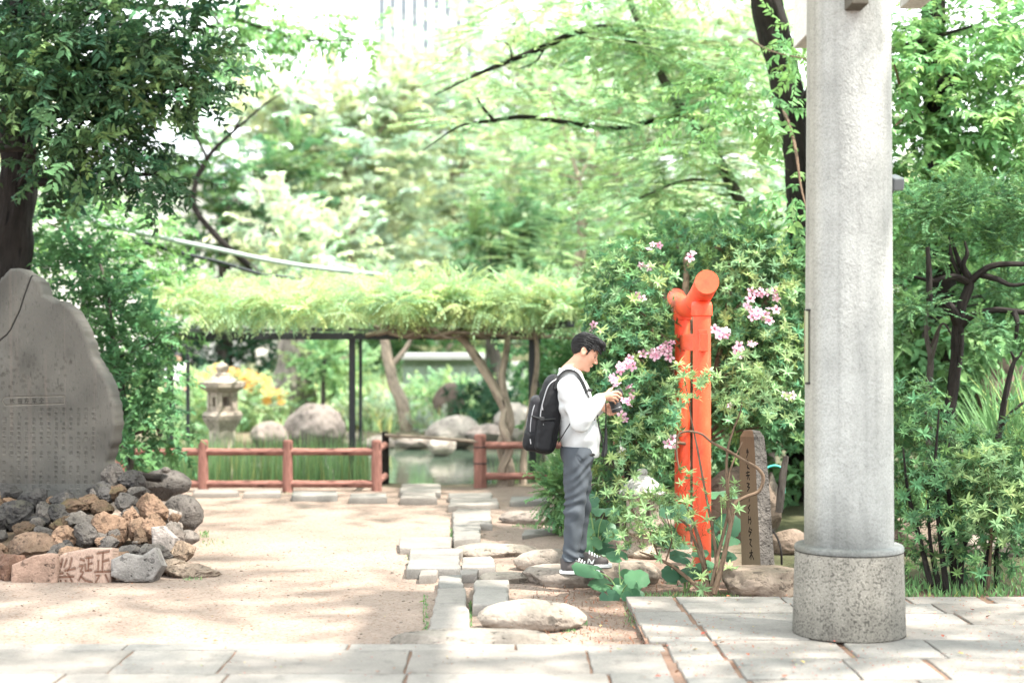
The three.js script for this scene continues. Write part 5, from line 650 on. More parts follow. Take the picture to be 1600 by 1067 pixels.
const shrub = (label, px, py, rx, ry, D, n, mat, kind, size, seed, group) => plant({ name: 'shrub', category: 'shrub', label, px, D, seed, group, trunk: [[px, py + ry * 0.5, D], [px + 3, py, D]], radii: [0.05, 0.02], kind, mat, look: { size, shell: 0.45, tint: 0.3 }, clumps: [clump(px - rx * 0.35, py + 4, rx * 0.6, ry * 0.9, D, rx * 0.5 * S(D), Math.round(n * 0.45)), clump(px + rx * 0.35, py + 2, rx * 0.65, ry, D, rx * 0.5 * S(D), Math.round(n * 0.55))] });
shrub('pale green shrub behind the stone lantern roof', 350, 650, 80, 46, 30, 240, LM.pale, 'fresh', 1.1, 70);
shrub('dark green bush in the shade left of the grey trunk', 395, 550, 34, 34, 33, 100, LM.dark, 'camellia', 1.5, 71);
shrub('light bush right of the grey trunk behind the round rock', 520, 590, 60, 56, 30.5, 230, LM.maple, 'fresh', 1.1, 72);
shrub('pale shrub on the bank between the two middle trellis posts', 590, 660, 70, 44, 30, 220, LM.pale, 'fresh', 1.0, 73);
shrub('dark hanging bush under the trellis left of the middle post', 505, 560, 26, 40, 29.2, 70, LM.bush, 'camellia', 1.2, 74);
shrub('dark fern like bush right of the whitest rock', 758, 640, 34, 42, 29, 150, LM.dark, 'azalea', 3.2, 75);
shrub('dark bush behind the wisteria trunk by the white wall', 830, 612, 34, 28, 30, 120, LM.bush, 'fresh', 0.9, 76);
shrub('white flowering pale bush left of the whitest rock', 668, 672, 34, 24, 29, 90, leafMat(0.42, 0.46, 0.36, 0.4, 0), 'fresh', 0.8, 77);
shrub('pale low shrub in front of the glazed pavilion', 690, 618, 70, 30, 31, 190, LM.maple, 'fresh', 0.9, 84);
shrub('dim hedge far behind the pavilion under the trellis roof', 620, 545, 120, 34, 44, 320, LM.bush, 'far', 0.8, 78);
shrub('shaded foliage hanging under the right end of the wisteria roof', 850, 545, 60, 36, 24, 150, LM.camellia, 'fresh', 1.0, 79);
shrub('green bush behind the photographer and the trellis end', 905, 620, 60, 90, 20, 330, LM.bush, 'fresh', 0.9, 80);
shrub('light leafy bush between the lantern and the left trellis post', 300, 640, 46, 60, 27, 170, LM.maple, 'fresh', 1.0, 81);
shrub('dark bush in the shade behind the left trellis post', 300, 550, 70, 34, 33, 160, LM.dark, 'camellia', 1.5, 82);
shrub('dense clipped little bush behind the knees of the photographer', 884, 765, 30, 38, 13.4, 330, LM.bush, 'tiny', 1.3, 83);
{ // orange flowers round the lantern
  const t = thing('orange_flower_bed', 'bed of orange flowers behind the stone lantern', 'flowers', ground(390, 29)), b = new Leaves(), r = rng(31);
  for (let i = 0; i < 5; i++) { const a = i / 5 * 6.283; b.leaf(V(), V(Math.cos(a), 0.35, Math.sin(a)).normalize(), V(0, 1, 0), 0.08, 0.06, [1, 1, 1], { fine: false }); }
  const im = shade(new THREE.InstancedMesh(b.geo(), leafMat(0.75, 0.42, 0.13, 0.3, 0), 240)), m = new THREE.Matrix4(); for (let i = 0; i < 240; i++) { const cl = Math.floor(r() * 5), px = [322, 345, 378, 402, 430][cl] + (r() - 0.5) * 34, py = [596, 585, 592, 600, 618][cl] + (r() - 0.5) * 24, D = 28.6 + r(); m.compose(P(px, py, D).sub(t.position), new THREE.Quaternion().setFromEuler(new THREE.Euler(r() * 1.5, r() * 6, 0)), V(1, 1, 1).multiplyScalar(0.7 + 0.7 * r())); im.setMatrixAt(i, m); } im.name = 'blossom'; im.userData.kind = 'stuff'; t.add(im);
  crown(t, t.position, [clump(370, 625, 70, 30, 29, 0.6, 180)], 'fresh', LM.maple, { size: 0.9, seed: 33, name: 'foliage' });
}
// reeds at the water's edge
function blades(name, label, category, n, place, mat, seed, { w = 0.012, curve = 0.2 } = {}) {
  const r = rng(seed), b = new Leaves(); const pts = [0, 0.35, 0.7, 1].map((t) => V(curve * t * t, t, 0)), ws = [1, 0.9, 0.6, 0.05]; for (let i = 0; i < 3; i++) { const a = pts[i], c = pts[i + 1], A = V(0, 0, w / 2 * ws[i]), B = V(0, 0, w / 2 * ws[i + 1]); b.tri(a.clone().sub(A), a.clone().add(A), c.clone().add(B), [1, 1, 1]); b.tri(a.clone().sub(A), c.clone().add(B), c.clone().sub(B), [1, 1, 1]); }
  const im = shade(new THREE.InstancedMesh(b.geo(), mat, n)), m = new THREE.Matrix4(), c = new THREE.Color(); for (let i = 0; i < n; i++) { const [p, h, lean = 0.15, wide = 1] = place(r); m.compose(p, new THREE.Quaternion().setFromEuler(new THREE.Euler((r() - 0.5) * lean, r() * 6.28, (r() - 0.5) * lean)), V(h, h, wide)); im.setMatrixAt(i, m); const f = 0.65 + 0.7 * r(), y = r() < 0.12 ? 1.9 : 1; im.setColorAt(i, c.setRGB(f * y, f * (y > 1 ? 1.2 : 1), f)); } im.name = numbered(name); scene.add(im); tag(im, label, category, null, 'stuff');
}
blades('reed_bed', 'tall green reeds growing behind the left log fence', 'reeds', 2300, (r) => { const px = 190 + r() * 385, D = 18.3 + r() * 2.0; return [V((px - MIDX) * S(D), -0.3, -D), 0.55 + 0.35 * r()]; }, LM.reed, 41, { curve: 0.08 });
blades('reed_bed', 'short waterside grass to the right of the wisteria trunk', 'reeds', 500, (r) => { const px = 770 + r() * 180, D = 18.5 + r() * 1.2; return [V((px - MIDX) * S(D), -0.3, -D), 0.4 + 0.25 * r()]; }, LM.reed, 42, { curve: 0.15 });
blades('strap_leaf_clump', 'clump of long arching strap leaves under the pink rock', 'plant', 420, (r) => { const px = 1545 + r() * 90, D = 13.2 + r() * 1.2; return [V((px - MIDX) * S(D), 0.35 * r(), -D), 0.75 + 0.5 * r(), 0.9, 1.8]; }, LM.bush, 43, { curve: 0.55, w: 0.02 });
blades('strap_leaf_clump', 'grassy strap leaves at the foot of the twisting tree', 'plant', 260, (r) => { const px = 1400 + r() * 130, D = 12.6 + r() * 1.4; return [V((px - MIDX) * S(D), 0.0, -D), 0.4 + 0.35 * r(), 0.9, 1.3]; }, LM.bush, 44, { curve: 0.5, w: 0.016 });
// shade giving shrubbery behind the azaleas and on the right
for (const [label, list, seed, mat, kind, size] of [
  ['dark laurel hedge behind the orange gate', [[1010, 470, 60, 60, 16.5, 150], [1080, 420, 110, 60, 16.5, 260], [1180, 440, 100, 80, 16.4, 260], [1100, 540, 130, 90, 16.5, 330], [1220, 560, 90, 110, 16.2, 280], [1020, 620, 70, 90, 16.5, 200], [1150, 700, 120, 80, 16, 280]], 90, LM.bush, 'camellia', 1.25],
  ['dark hedge deep behind the twisting tree', [[1430, 430, 80, 80, 18, 200], [1540, 420, 110, 80, 18, 260], [1460, 560, 110, 90, 18, 260], [1580, 580, 90, 90, 18, 220], [1480, 700, 140, 80, 17, 260]], 91, LM.bush, 'camellia', 1.5],
]) plant({ name: 'hedge', category: 'hedge', label, px: list[0][0] + 60, D: 16.6, seed, trunk: [[list[0][0] + 60, 640], [list[0][0] + 70, 520]], radii: [0.06, 0.03], bare: true, kind, mat, look: { size, shell: 0.5, tint: 0.35 }, clumps: list.map(([a, b, c, d, e, n]) => clump(a, b, c, d, e, 0.7, n)) });

// ================================================================ AZALEAS
const petalGeo = (() => { const b = new Leaves(), r = rng(8); for (let i = 0; i < 5; i++) { const a = i / 5 * 6.283, d = V(Math.cos(a), 0.5, Math.sin(a)).normalize(), n = V(-Math.cos(a) * 0.5, 1, -Math.sin(a) * 0.5).normalize(), s = d.clone().cross(n), at = (t, w, u) => d.clone().multiplyScalar(t).addScaledVector(s, w).addScaledVector(n, u); const deep = [0.82, 0.22, 0.42], mid = [0.86, 0.50, 0.64], ed = [0.88, 0.66, 0.76]; const o = at(0.002, 0, -0.006), l = at(0.018, 0.010, 0), rr = at(0.018, -0.010, 0), L2 = at(0.032, 0.012, -0.004), R2 = at(0.032, -0.012, -0.004), t = at(0.042, 0, -0.010), k = i === 0 || i === 1 ? deep : mid; b.tri(o, rr, l, k); b.tri(l, rr, L2, mid); b.tri(rr, R2, L2, mid); b.tri(L2, R2, t, ed); } return b.geo(); })();
const petalMats = [[1, 1, 1], [1, 1.12, 1.06], [0.92, 0.8, 0.86]].map((c) => new THREE.MeshPhysicalMaterial({ color: C(...c).multiplyScalar(0.88), vertexColors: true, side: THREE.DoubleSide, roughness: 0.95, transmission: 0.35, thickness: 0 }));
{
  const base = ground(1090, 13), t = plant({ name: 'azalea_bush', category: 'shrub', label: 'large azalea bush with pink flowers behind and around the orange gate', px: 1090, D: 13.2, seed: 100, bark: M.twig, trunk: [[1090, 800], [1085, 700]], radii: [0.06, 0.03], kind: 'azalea', mat: LM.azalea, look: { size: 1.15, shell: 0.5, tint: 0.55, out: 1.0, up: 0.6, gap: 0.38, gapF: 2.6 },
    clumps: [[985, 455, 52, 60, 13.2, 340], [1030, 430, 40, 50, 15.3, 200], [1090, 430, 70, 60, 15.2, 420], [968, 510, 34, 50, 13.3, 190], [985, 540, 55, 60, 12.9, 440], [985, 610, 60, 50, 12.8, 380], [1012, 640, 38, 60, 12.5, 330], [1060, 630, 60, 70, 15.2, 300], [995, 700, 50, 50, 12.5, 330], [1160, 470, 60, 60, 13.5, 400], [1215, 450, 60, 70, 13.6, 360], [1170, 540, 70, 60, 13.2, 430], [1230, 560, 50, 70, 13.4, 320], [1170, 620, 56, 50, 13, 330], [1220, 660, 50, 60, 13.2, 280], [1060, 540, 60, 60, 15.2, 330], [965, 660, 40, 50, 12.7, 230], [950, 600, 20, 44, 13.5, 90], [1140, 400, 70, 40, 13.9, 280], [1070, 395, 50, 40, 15.2, 200], [950, 760, 50, 50, 12.6, 200], [1080, 720, 60, 60, 15.0, 260]].map(([a, b, c, d, e, n]) => clump(a, b, c, d, e, 0.45, n)) });
  crown(t, t.position, [[985, 440, 56, 60, 13.0, 70], [960, 560, 40, 60, 12.8, 60], [1000, 650, 44, 60, 12.3, 70], [1170, 470, 60, 60, 13.2, 80], [1190, 560, 60, 60, 12.9, 80], [1170, 640, 56, 40, 12.8, 60], [1225, 460, 40, 60, 13.3, 50], [960, 720, 50, 60, 12.3, 70], [1130, 420, 60, 40, 13.6, 40]].map(([a, b, c, d, e, n]) => clump(a, b, c, d, e, 0.45, n)), 'azalea', LM.young, { seed: 103, size: 1.1, shell: 0.25, tint: 0.4, up: 0.7 });
  const r = rng(17), spots = [[1008, 415, 3, 13.0], [997, 462, 3, 12.7], [933, 511, 3, 13.0], [1046, 542, 4, 12.6], [1029, 559, 3, 12.5], [1025, 544, 2, 12.5], [963, 572, 5, 12.35], [986, 565, 5, 12.3], [965, 596, 5, 12.3], [976, 606, 2, 12.3], [982, 627, 4, 12.2], [975, 649, 3, 12.2], [1046, 692, 3, 12.2], [1145, 631, 2, 12.5], [1168, 473, 4, 12.9], [1183, 460, 4, 12.9], [1206, 459, 4, 12.9], [1181, 491, 5, 12.8], [1195, 497, 5, 12.8], [1120, 518, 4, 12.6], [1135, 520, 4, 12.6], [1149, 546, 3, 12.7], [1180, 538, 3, 12.7], [1236, 618, 2, 12.8], [1022, 385, 3, 13.3], [1085, 397, 2, 13.4], [1040, 552, 2, 12.5], [1162, 550, 2, 12.7], [1210, 478, 2, 12.8], [1012, 548, 2, 12.6]];
  for (const [px, py, n, D] of spots) for (let i = 0; i < n; i++) { const p = P(px + (r() - 0.5) * 17, py + (r() - 0.5) * 15, D - r() * 0.12).sub(t.position), f = part('flower', petalGeo, petalMats[Math.floor(r() * 3)], t); f.position.copy(p); f.rotation.set(0.5 + r() * 1.3, r() * 6.28, (r() - 0.5) * 1.6); f.scale.setScalar(0.7 + 0.5 * r()); }
}
{ // small open azalea in front of the gate
  const D = 10.3, base = ground(1110, 10.15), L = (a, d) => a.map((q) => P(q[0], q[1], q[2] ?? d ?? D));
  const stems = [
    [[[1112, 938, 10.15], [1104, 905], [1096, 858], [1082, 812], [1070, 782]], [0.022, 0.02, 0.016, 0.012, 0.007]], [[[1112, 932, 10.16], [1120, 885], [1114, 830], [1101, 760], [1090, 700], [1078, 640], [1072, 600]], [0.017, 0.013, 0.011, 0.009, 0.007, 0.005, 0.003]],
    [[[1116, 928, 10.16], [1128, 885, 10.2], [1138, 840, 10.2], [1144, 810, 10.2], [1150, 785, 10.2], [1168, 775, 10.2], [1186, 767, 10.2], [1193, 745, 10.2], [1185, 732, 10.2], [1165, 720, 10.2], [1142, 706, 10.2], [1112, 690, 10.2], [1095, 677, 10.2], [1070, 674, 10.2], [1060, 680, 10.2], [1058, 712, 10.2], [1061, 730, 10.2]], [0.02, 0.018, 0.016, 0.015, 0.014, 0.0135, 0.013, 0.012, 0.011, 0.010, 0.009, 0.008, 0.007, 0.006, 0.005]],
    [[[1141, 822], [1137, 780], [1137, 705], [1146, 672], [1158, 640], [1160, 610]], [0.012, 0.01, 0.009, 0.007, 0.005, 0.003]], [[[1108, 935, 10.15], [1080, 908], [1050, 884], [1020, 869], [1000, 862]], [0.016, 0.014, 0.011, 0.009, 0.005]], [[[1102, 890], [1086, 845], [1072, 818], [1052, 808]], [0.014, 0.011, 0.009, 0.006]], [[[1110, 925, 10.2], [1124, 860, 10.3], [1138, 800, 10.3], [1140, 740, 10.3], [1160, 690, 10.4]], [0.014, 0.012, 0.009, 0.007, 0.004]], [[[1030, 872], [1010, 820], [990, 800], [980, 770]], [0.007, 0.006, 0.005, 0.003]], [[[1040, 878], [1050, 840], [1040, 800]], [0.006, 0.005, 0.003]],
  ];
  const t = thing('azalea_bush', 'open leggy azalea with bare curling stems in front of the orange gate', 'shrub', base);
  for (const [p, rr] of stems) part('stem', limb(L(p).map((v) => v.sub(base)), rr, 8, 6, 0.25, p[0][0]), M.twig, t);
  const c2 = (a, b, c, d, n, e = D) => clump(a, b, c, d, e, 0.14, n);
  crown(t, base, [c2(1072, 612, 22, 22, 20), c2(1095, 600, 14, 14, 9), c2(1066, 645, 12, 14, 8), c2(1155, 600, 24, 24, 24), c2(1190, 625, 30, 24, 30), c2(1165, 652, 22, 18, 15), c2(1215, 650, 20, 18, 12, 10.8), c2(1135, 645, 12, 12, 6)], 'azalea', LM.young, { seed: 101, size: 1.0, name: 'foliage', out: 0.8, up: 0.8, tint: 0.25 });
  crown(t, base, [c2(1075, 772, 16, 10, 8), c2(1092, 795, 10, 12, 5), c2(1094, 838, 9, 8, 4), c2(1045, 808, 20, 12, 14), c2(1020, 800, 34, 24, 36), c2(1005, 850, 30, 20, 28), c2(970, 790, 26, 26, 20, 10.9), c2(985, 830, 28, 22, 24), c2(1035, 852, 20, 14, 16), c2(1060, 860, 16, 12, 10), c2(1075, 835, 14, 14, 9), c2(1135, 912, 10, 8, 5), c2(1093, 915, 12, 10, 7), c2(1140, 800, 16, 10, 7), c2(1135, 780, 14, 8, 5)], 'azalea', LM.young, { seed: 102, size: 0.95, name: 'foliage', out: 0.8, up: 0.8, tint: 0.25 });
}
// right foreground azaleas
plant({ name: 'azalea_bush', category: 'shrub', label: 'azalea with upright dark stems at the edge of the paving right of the column', px: 1500, D: 10.7, seed: 104, bark: M.barkDark, trunk: [[1490, 880], [1486, 800], [1480, 740]], radii: [0.03, 0.024, 0.01], limbs: [[[1470, 925, 10.4], [1456, 860], [1450, 780]], [[1530, 930, 10.5], [1550, 840], [1560, 770]], [[1455, 915, 10.4], [1440, 850], [1420, 770], [1412, 700]], [[1500, 925, 10.5], [1508, 850], [1540, 780], [1520, 760]], [[1560, 925, 10.6], [1558, 860], [1580, 800]], [[1480, 925, 10.4], [1470, 840], [1462, 740], [1468, 640]]].map((p, i) => ({ p: p.map((q) => [q[0], q[1], q[2] ?? 10.6]), r: [0.022, 0.018, 0.012, 0.006] })), kind: 'azalea', mat: LM.azalea, bare: true, look: { size: 1.1, tint: 0.4, out: 0.9, up: 0.7 },
  clumps: [[1430, 690, 36, 44, 10.9, 90], [1440, 760, 44, 36, 10.7, 100], [1520, 720, 60, 36, 11, 150], [1570, 760, 50, 40, 10.7, 120], [1510, 780, 50, 36, 10.8, 110], [1560, 830, 50, 30, 10.5, 80], [1440, 830, 40, 40, 10.6, 80], [1500, 850, 50, 30, 10.8, 60], [1590, 870, 30, 30, 10.6, 40], [1430, 640, 34, 34, 11.2, 80], [1500, 890, 40, 16, 10.4, 24], [1420, 880, 16, 24, 10.7, 24], [1610, 700, 40, 60, 10.8, 80]].map(([a, b, c, d, e, n]) => clump(a, b, c, d, e, 0.3, n)) });
{ const t = thing('young_shoots', 'bright young azalea shoots catching the sun at the lower right', 'shrub', ground(1545, 10.5)); crown(t, t.position, [clump(1545, 740, 40, 26, 10.4, 0.25, 40), clump(1580, 790, 36, 30, 10.3, 0.2, 34), clump(1530, 820, 40, 20, 10.3, 0.2, 24), clump(1590, 850, 26, 22, 10.3, 0.2, 16), clump(1520, 770, 26, 16, 10.4, 0.2, 14)], 'azalea', LM.young, { seed: 105, size: 1.15, name: 'foliage', up: 0.8, out: 0.7 }); part('stem', limb([V(0, 0, 0), V(0.02, 0.4, 0), P(1545, 740, 10.4).sub(t.position)], [0.012, 0.01, 0.004], 7, 5), M.twig, t); }
// glossy round leaves on stalks: every leaf its own piece
const roundLeaf = [0, 1, 2].map((s) => { const r = rng(300 + s), g = new THREE.BufferGeometry(), pos = [0, 0, 0], idx = [], n = 26; for (let ring = 1; ring <= 3; ring++) for (let i = 0; i <= n; i++) { const a = 0.22 + i / n * (2 * Math.PI - 0.44), k = ring / 3, rad = k * (1 + 0.05 * Math.sin(a * 9 + s)) * (1 - 0.08 * Math.cos(a)); pos.push(-Math.cos(a) * rad + 0.25 * k, 0.16 * k * k * Math.sin(a * 3 + s * 2) * 0.5 - 0.16 * k * k + 0.05, Math.sin(a) * rad); } for (let i = 0; i < n; i++) idx.push(0, i + 1, i + 2); for (let ring = 0; ring < 2; ring++) for (let i = 0; i < n; i++) { const a = 1 + ring * (n + 1) + i, b = a + n + 1; idx.push(a, b, a + 1, a + 1, b, b + 1); } g.setAttribute('position', new THREE.Float32BufferAttribute(pos, 3)); g.setIndex(idx); g.computeVertexNormals(); return g; });
const leopardMats = [[0.055, 0.14, 0.068], [0.08, 0.185, 0.088], [0.042, 0.11, 0.06]].map((c) => { const m = leafMat(...c, 0.3, 0.5); m.vertexColors = false; return m; });
function leopard(label, px, D, leaves, seed, y0 = 0) { const r = rng(seed), base = ground(px, D); base.y += y0; const t = thing('leopard_plant', label, 'plant', base, 'round leaved plants among the azaleas'); t.userData.group = undefined; delete t.userData.group; leaves.forEach(([lx, ly, rad, tilt = 0.4, turn = r() * 6], i) => { const q = P(lx, ly, D - 0.25 + 0.5 * r()).sub(base), m = part('leaf', roundLeaf[i % 3], leopardMats[Math.floor(r() * 3)], t); m.position.copy(q); m.scale.setScalar(rad * S(D)); m.rotation.set(tilt * (0.6 + 0.8 * r()) * 1.2, turn, (r() - 0.5) * 0.6); part('stalk', limb([V((r() - 0.5) * 0.06, 0, (r() - 0.5) * 0.06), V(q.x * 0.4, q.y * 0.7, q.z * 0.5), q], [0.005, 0.004, 0.003], 6, 4), LM.bushStalk ?? (LM.bushStalk = std({ color: C(0.2, 0.3, 0.12) })), t); }); return t; }
leopard('young leopard plant with open round leaves at the edge of the paving', 968, 10.25, [[928, 890, 26, 0.3], [945, 912, 20, 0.5], [975, 905, 24, 0.6], [995, 908, 20, 0.6], [966, 930, 22, 0.7], [988, 928, 18, 0.6], [950, 930, 16, 0.7], [968, 870, 18, 0.4], [958, 936, 18, 0.8]], 1);
leopard('leopard plant under the azalea right behind the shoes of the photographer', 930, 11.6, [[905, 845, 18], [925, 852, 20], [940, 835, 22], [915, 825, 18], [950, 855, 18], [930, 815, 20], [900, 805, 16], [955, 830, 18], [920, 795, 20], [945, 800, 22], [905, 865, 14], [935, 865, 16], [915, 775, 20]], 2);
leopard('leopard plant in front of the right foot of the orange gate', 1075, 10.5, [[1060, 905, 18], [1080, 890, 20], [1100, 880, 16], [1070, 870, 18], [1050, 890, 16], [1068, 922, 14], [1040, 915, 12], [1090, 862, 14], [1110, 905, 14]], 3);
leopard('leopard plant behind the little stone lantern', 1050, 12.6, [[1045, 790, 24], [1075, 800, 22], [1040, 830, 22], [1010, 790, 22], [1060, 850, 20], [970, 790, 22], [965, 830, 20], [990, 850, 20]], 4);
leopard('leopard plant between the orange gate and the inscribed post', 1130, 11.4, [[1126, 772, 27, 0.5], [1132, 825, 24], [1118, 838, 20], [1145, 840, 18], [1120, 860, 18], [1135, 870, 16]], 5);
// low plants along the paving on the right
blades('ground_grass', 'sparse grass and moss at the foot of the small azalea', 'grass', 900, (r) => { const a = r(), px = lerp(985, 1160, a), D = DG(lerp(928, 944, r())); return [V((px - MIDX) * S(D), 0, -D), 0.014 + 0.026 * r(), 1.2]; }, LM.bush, 45, { w: 0.006, curve: 0.3 });
blades('ground_grass', 'thin grass tufts round the stones and along the path', 'grass', 1500, (r) => { const [x, y, w, h] = [[665, 960, 8, 60], [850, 978, 50, 8], [905, 975, 26, 10], [850, 838, 50, 6], [735, 960, 5, 40], [640, 880, 8, 30], [318, 835, 16, 10], [330, 850, 40, 14], [706, 835, 5, 18], [890, 985, 20, 6], [300, 905, 30, 6], [230, 880, 60, 10], [430, 771, 120, 3], [985, 960, 18, 40], [820, 822, 40, 4]][Math.floor(r() * 15)], D = DG(y + (r() - 0.5) * h), px = x + (r() - 0.5) * w; return [V((px - MIDX) * S(D), 0, -D), 0.010 + 0.018 * r(), 1.2]; }, LM.bush, 46, { w: 0.006, curve: 0.3 });
blades('ground_cover', 'rough grass and low weeds under the bushes on the right', 'grass', 800, (r) => { const px = lerp(1390, 1680, r()), D = lerp(10.15, 13, r() * r()); return [V((px - MIDX) * S(D), 0, -D), 0.03 + 0.06 * r(), 1.0, 1.2]; }, LM.bush, 47, { w: 0.012, curve: 0.4 });
blades('bank_grass', 'bright grass covering the bank beyond the pond', 'grass', 9000, (r) => { const D = 28.6 + 14 * r(), x = (r() - 0.5) * 16 - 1; return [V(x, level(x, -D), -D), 0.2 + 0.3 * r(), 0.8, 2]; }, LM.maple, 48, { w: 0.03, curve: 0.4 });
blades('fallen_needles', 'withered brown litter scattered over the earth round the orange gate', 'litter', 700, (r) => { const px = lerp(830, 1060, r()), D = DG(lerp(900, 1015, r())); return [V((px - MIDX) * S(D), 0.004, -D), 0.02 + 0.02 * r(), 3.2]; }, std({ color: C(0.15, 0.085, 0.055), side: THREE.DoubleSide }), 49, { w: 0.006 });
{ // fallen petals and bud scales
  const b = new Leaves(); b.leaf(V(-0.5, 0, 0), V(1, 0, 0), V(0, 1, 0), 1, 0.6, [1, 1, 1], { fine: true, fold: 0.5, droop: -0.1 });
  const n = 2600, im = new THREE.InstancedMesh(b.geo(), std({ color: C(1, 1, 1), vertexColors: true, side: THREE.DoubleSide }), n), r = rng(50), m = new THREE.Matrix4(), c = new THREE.Color();
  for (let i = 0; i < n; i++) { const right = r() < 0.72; let px = right ? lerp(930, 1640, r()) : lerp(-30, 960, r()); const py = right ? lerp(905, 1067, r()) : lerp(845, 1067, r()), D = DG(py, 0.03), x = (px - MIDX) * S(D), on = D < 8.42 || (x > 0.74 && D < 9.96); m.compose(V(x, on ? 0.056 : level(x, -D) + 0.012, -D), new THREE.Quaternion().setFromEuler(new THREE.Euler((r() - 0.5) * 0.6, r() * 6.28, (r() - 0.5) * 0.6)), V(1, 1, 1).multiplyScalar(N3(x * 1.6, 3, D * 1.6) < -0.12 ? 0.003 : r() < 0.015 ? 0.035 : 0.006 + 0.011 * r())); im.setMatrixAt(i, m); const k = r(); im.setColorAt(i, k < 0.8 ? c.setRGB(0.20 + 0.1 * r(), 0.06 + 0.05 * r(), 0.045) : k < 0.9 ? c.setRGB(0.34, 0.26, 0.09) : c.setRGB(0.2, 0.22, 0.08)); }
  im.name = 'fallen_petals'; shade(im); scene.add(im); tag(im, 'reddish petals and bud scales strewn over paving and earth', 'litter', null, 'stuff');
  { const q = rng(58), n2 = 1500, g = stoneGeo(5, 1, 0.6, 0.8, { detail: 2, cuts: 4 }), pm = new THREE.InstancedMesh(g, std({ color: C(0.20, 0.165, 0.14) }), n2); for (let i = 0; i < n2; i++) { const px = lerp(-40, 1040, q()), D = lerp(8.5, 17, q() * q() * 0.7 + q() * 0.3), x = (px - MIDX) * S(D); m.compose(V(x, x > 0.72 && D < 10.1 ? -0.2 : level(x, -D) + 0.002, -D), new THREE.Quaternion().setFromEuler(new THREE.Euler(0, q() * 6.28, 0)), V(1, 1, 1).multiplyScalar(0.003 + 0.010 * q() * q())); pm.setMatrixAt(i, m); const f = 0.5 + q() * 0.9; pm.setColorAt(i, c.setRGB(f, f * 0.97, f * 0.93)); } pm.name = 'loose_pebbles'; shade(pm); scene.add(pm); tag(pm, 'small pebbles and grit lying loose on the earth court', 'pebbles', null, 'stuff'); }
  for (const [px, py, col, label, s] of [[660, 945, [0.12, 0.2, 0.04], 'single green fallen leaf on the earth left of the path', 0.05], [153, 949, [0.8, 0.6, 0.1], 'yellow fallen leaf on the earth near the left front', 0.035], [275, 1006, [0.85, 0.62, 0.2], 'larger yellow fallen leaf just behind the front paving', 0.045], [1016, 955, [0.28, 0.09, 0.05], 'brown curled leaf on the edge of the right paving', 0.05]]) { const D = DG(py), l = new Leaves(); l.leaf(V(-0.5, 0, 0), V(1, 0, 0), V(0, 1, 0), 1, 0.45, [1, 1, 1], { fold: 0.5, droop: -0.15 }); const o = solo('fallen_leaf', l.geo(), std({ color: C(...col), side: THREE.DoubleSide }), label, 'leaf', V((px - MIDX) * S(D), px > 1000 ? 0.058 : 0.02, -D)); o.scale.setScalar(s); o.rotation.y = px; }
}
// ================================================================ PEOPLE
// skin and cloth are meshed from distance fields: fn(x, y, z) < 0 inside
function field(fn, c, side, res) {
  const mc = new MarchingCubes(res, new THREE.MeshBasicMaterial(), false, false, 220000), h = res / 2, f = mc.field;
  for (let k = 0; k < res; k++) for (let j = 0; j < res; j++) for (let i = 0; i < res; i++) f[k * res * res + j * res + i] = -fn(c.x + (i - h) / h * side / 2, c.y + (j - h) / h * side / 2, c.z + (k - h) / h * side / 2);
  mc.isolation = 0; mc.update();
  const n = mc.count ?? mc.geometry.drawRange.count, p = new Float32Array(n * 3), e = side / res * 0.5, nr = new Float32Array(n * 3), v = V();
  for (let i = 0; i < n; i++) { const x = mc.positionArray[i * 3] * side / 2 + c.x, y = mc.positionArray[i * 3 + 1] * side / 2 + c.y, z = mc.positionArray[i * 3 + 2] * side / 2 + c.z; p.set([x, y, z], i * 3); v.set(fn(x + e, y, z) - fn(x - e, y, z), fn(x, y + e, z) - fn(x, y - e, z), fn(x, y, z + e) - fn(x, y, z - e)).normalize(); nr.set([v.x, v.y, v.z], i * 3); }
  const g = new THREE.BufferGeometry(); g.setAttribute('position', new THREE.BufferAttribute(p, 3)); g.setAttribute('normal', new THREE.BufferAttribute(nr, 3)); 
  // make the winding agree with the normals
  const a = V(), b = V(), q = V(), nn = V(); for (let i = 0; i < n; i += 3) { a.fromBufferAttribute(g.attributes.position, i); b.fromBufferAttribute(g.attributes.position, i + 1); q.fromBufferAttribute(g.attributes.position, i + 2); nn.fromBufferAttribute(g.attributes.normal, i); if (b.clone().sub(a).cross(q.clone().sub(a)).dot(nn) < 0) { const t = g.attributes.position, u = g.attributes.normal; for (const at of [t, u]) { const s = [at.getX(i + 1), at.getY(i + 1), at.getZ(i + 1)]; at.setXYZ(i + 1, at.getX(i + 2), at.getY(i + 2), at.getZ(i + 2)); at.setXYZ(i + 2, ...s); } } }
  return boxUV(g);
}
const cap = (x, y, z, a, b, ra, rb) => { const dx = b[0] - a[0], dy = b[1] - a[1], dz = b[2] - a[2], t = clamp(((x - a[0]) * dx + (y - a[1]) * dy + (z - a[2]) * dz) / (dx * dx + dy * dy + dz * dz)); return Math.hypot(x - a[0] - dx * t, y - a[1] - dy * t, z - a[2] - dz * t) - lerp(ra, rb, t); };
const ell = (x, y, z, c, r) => { const u = (x - c[0]) / r[0], v = (y - c[1]) / r[1], w = (z - c[2]) / r[2], k = Math.hypot(u, v, w); return (k - 1) * Math.min(r[0], r[1], r[2]); };
const smin = (a, b, k) => { const h = clamp(0.5 + 0.5 * (b - a) / k); return b + (a - b) * h - k * h * (1 - h); };
const smax = (a, b, k) => -smin(-a, -b, k);
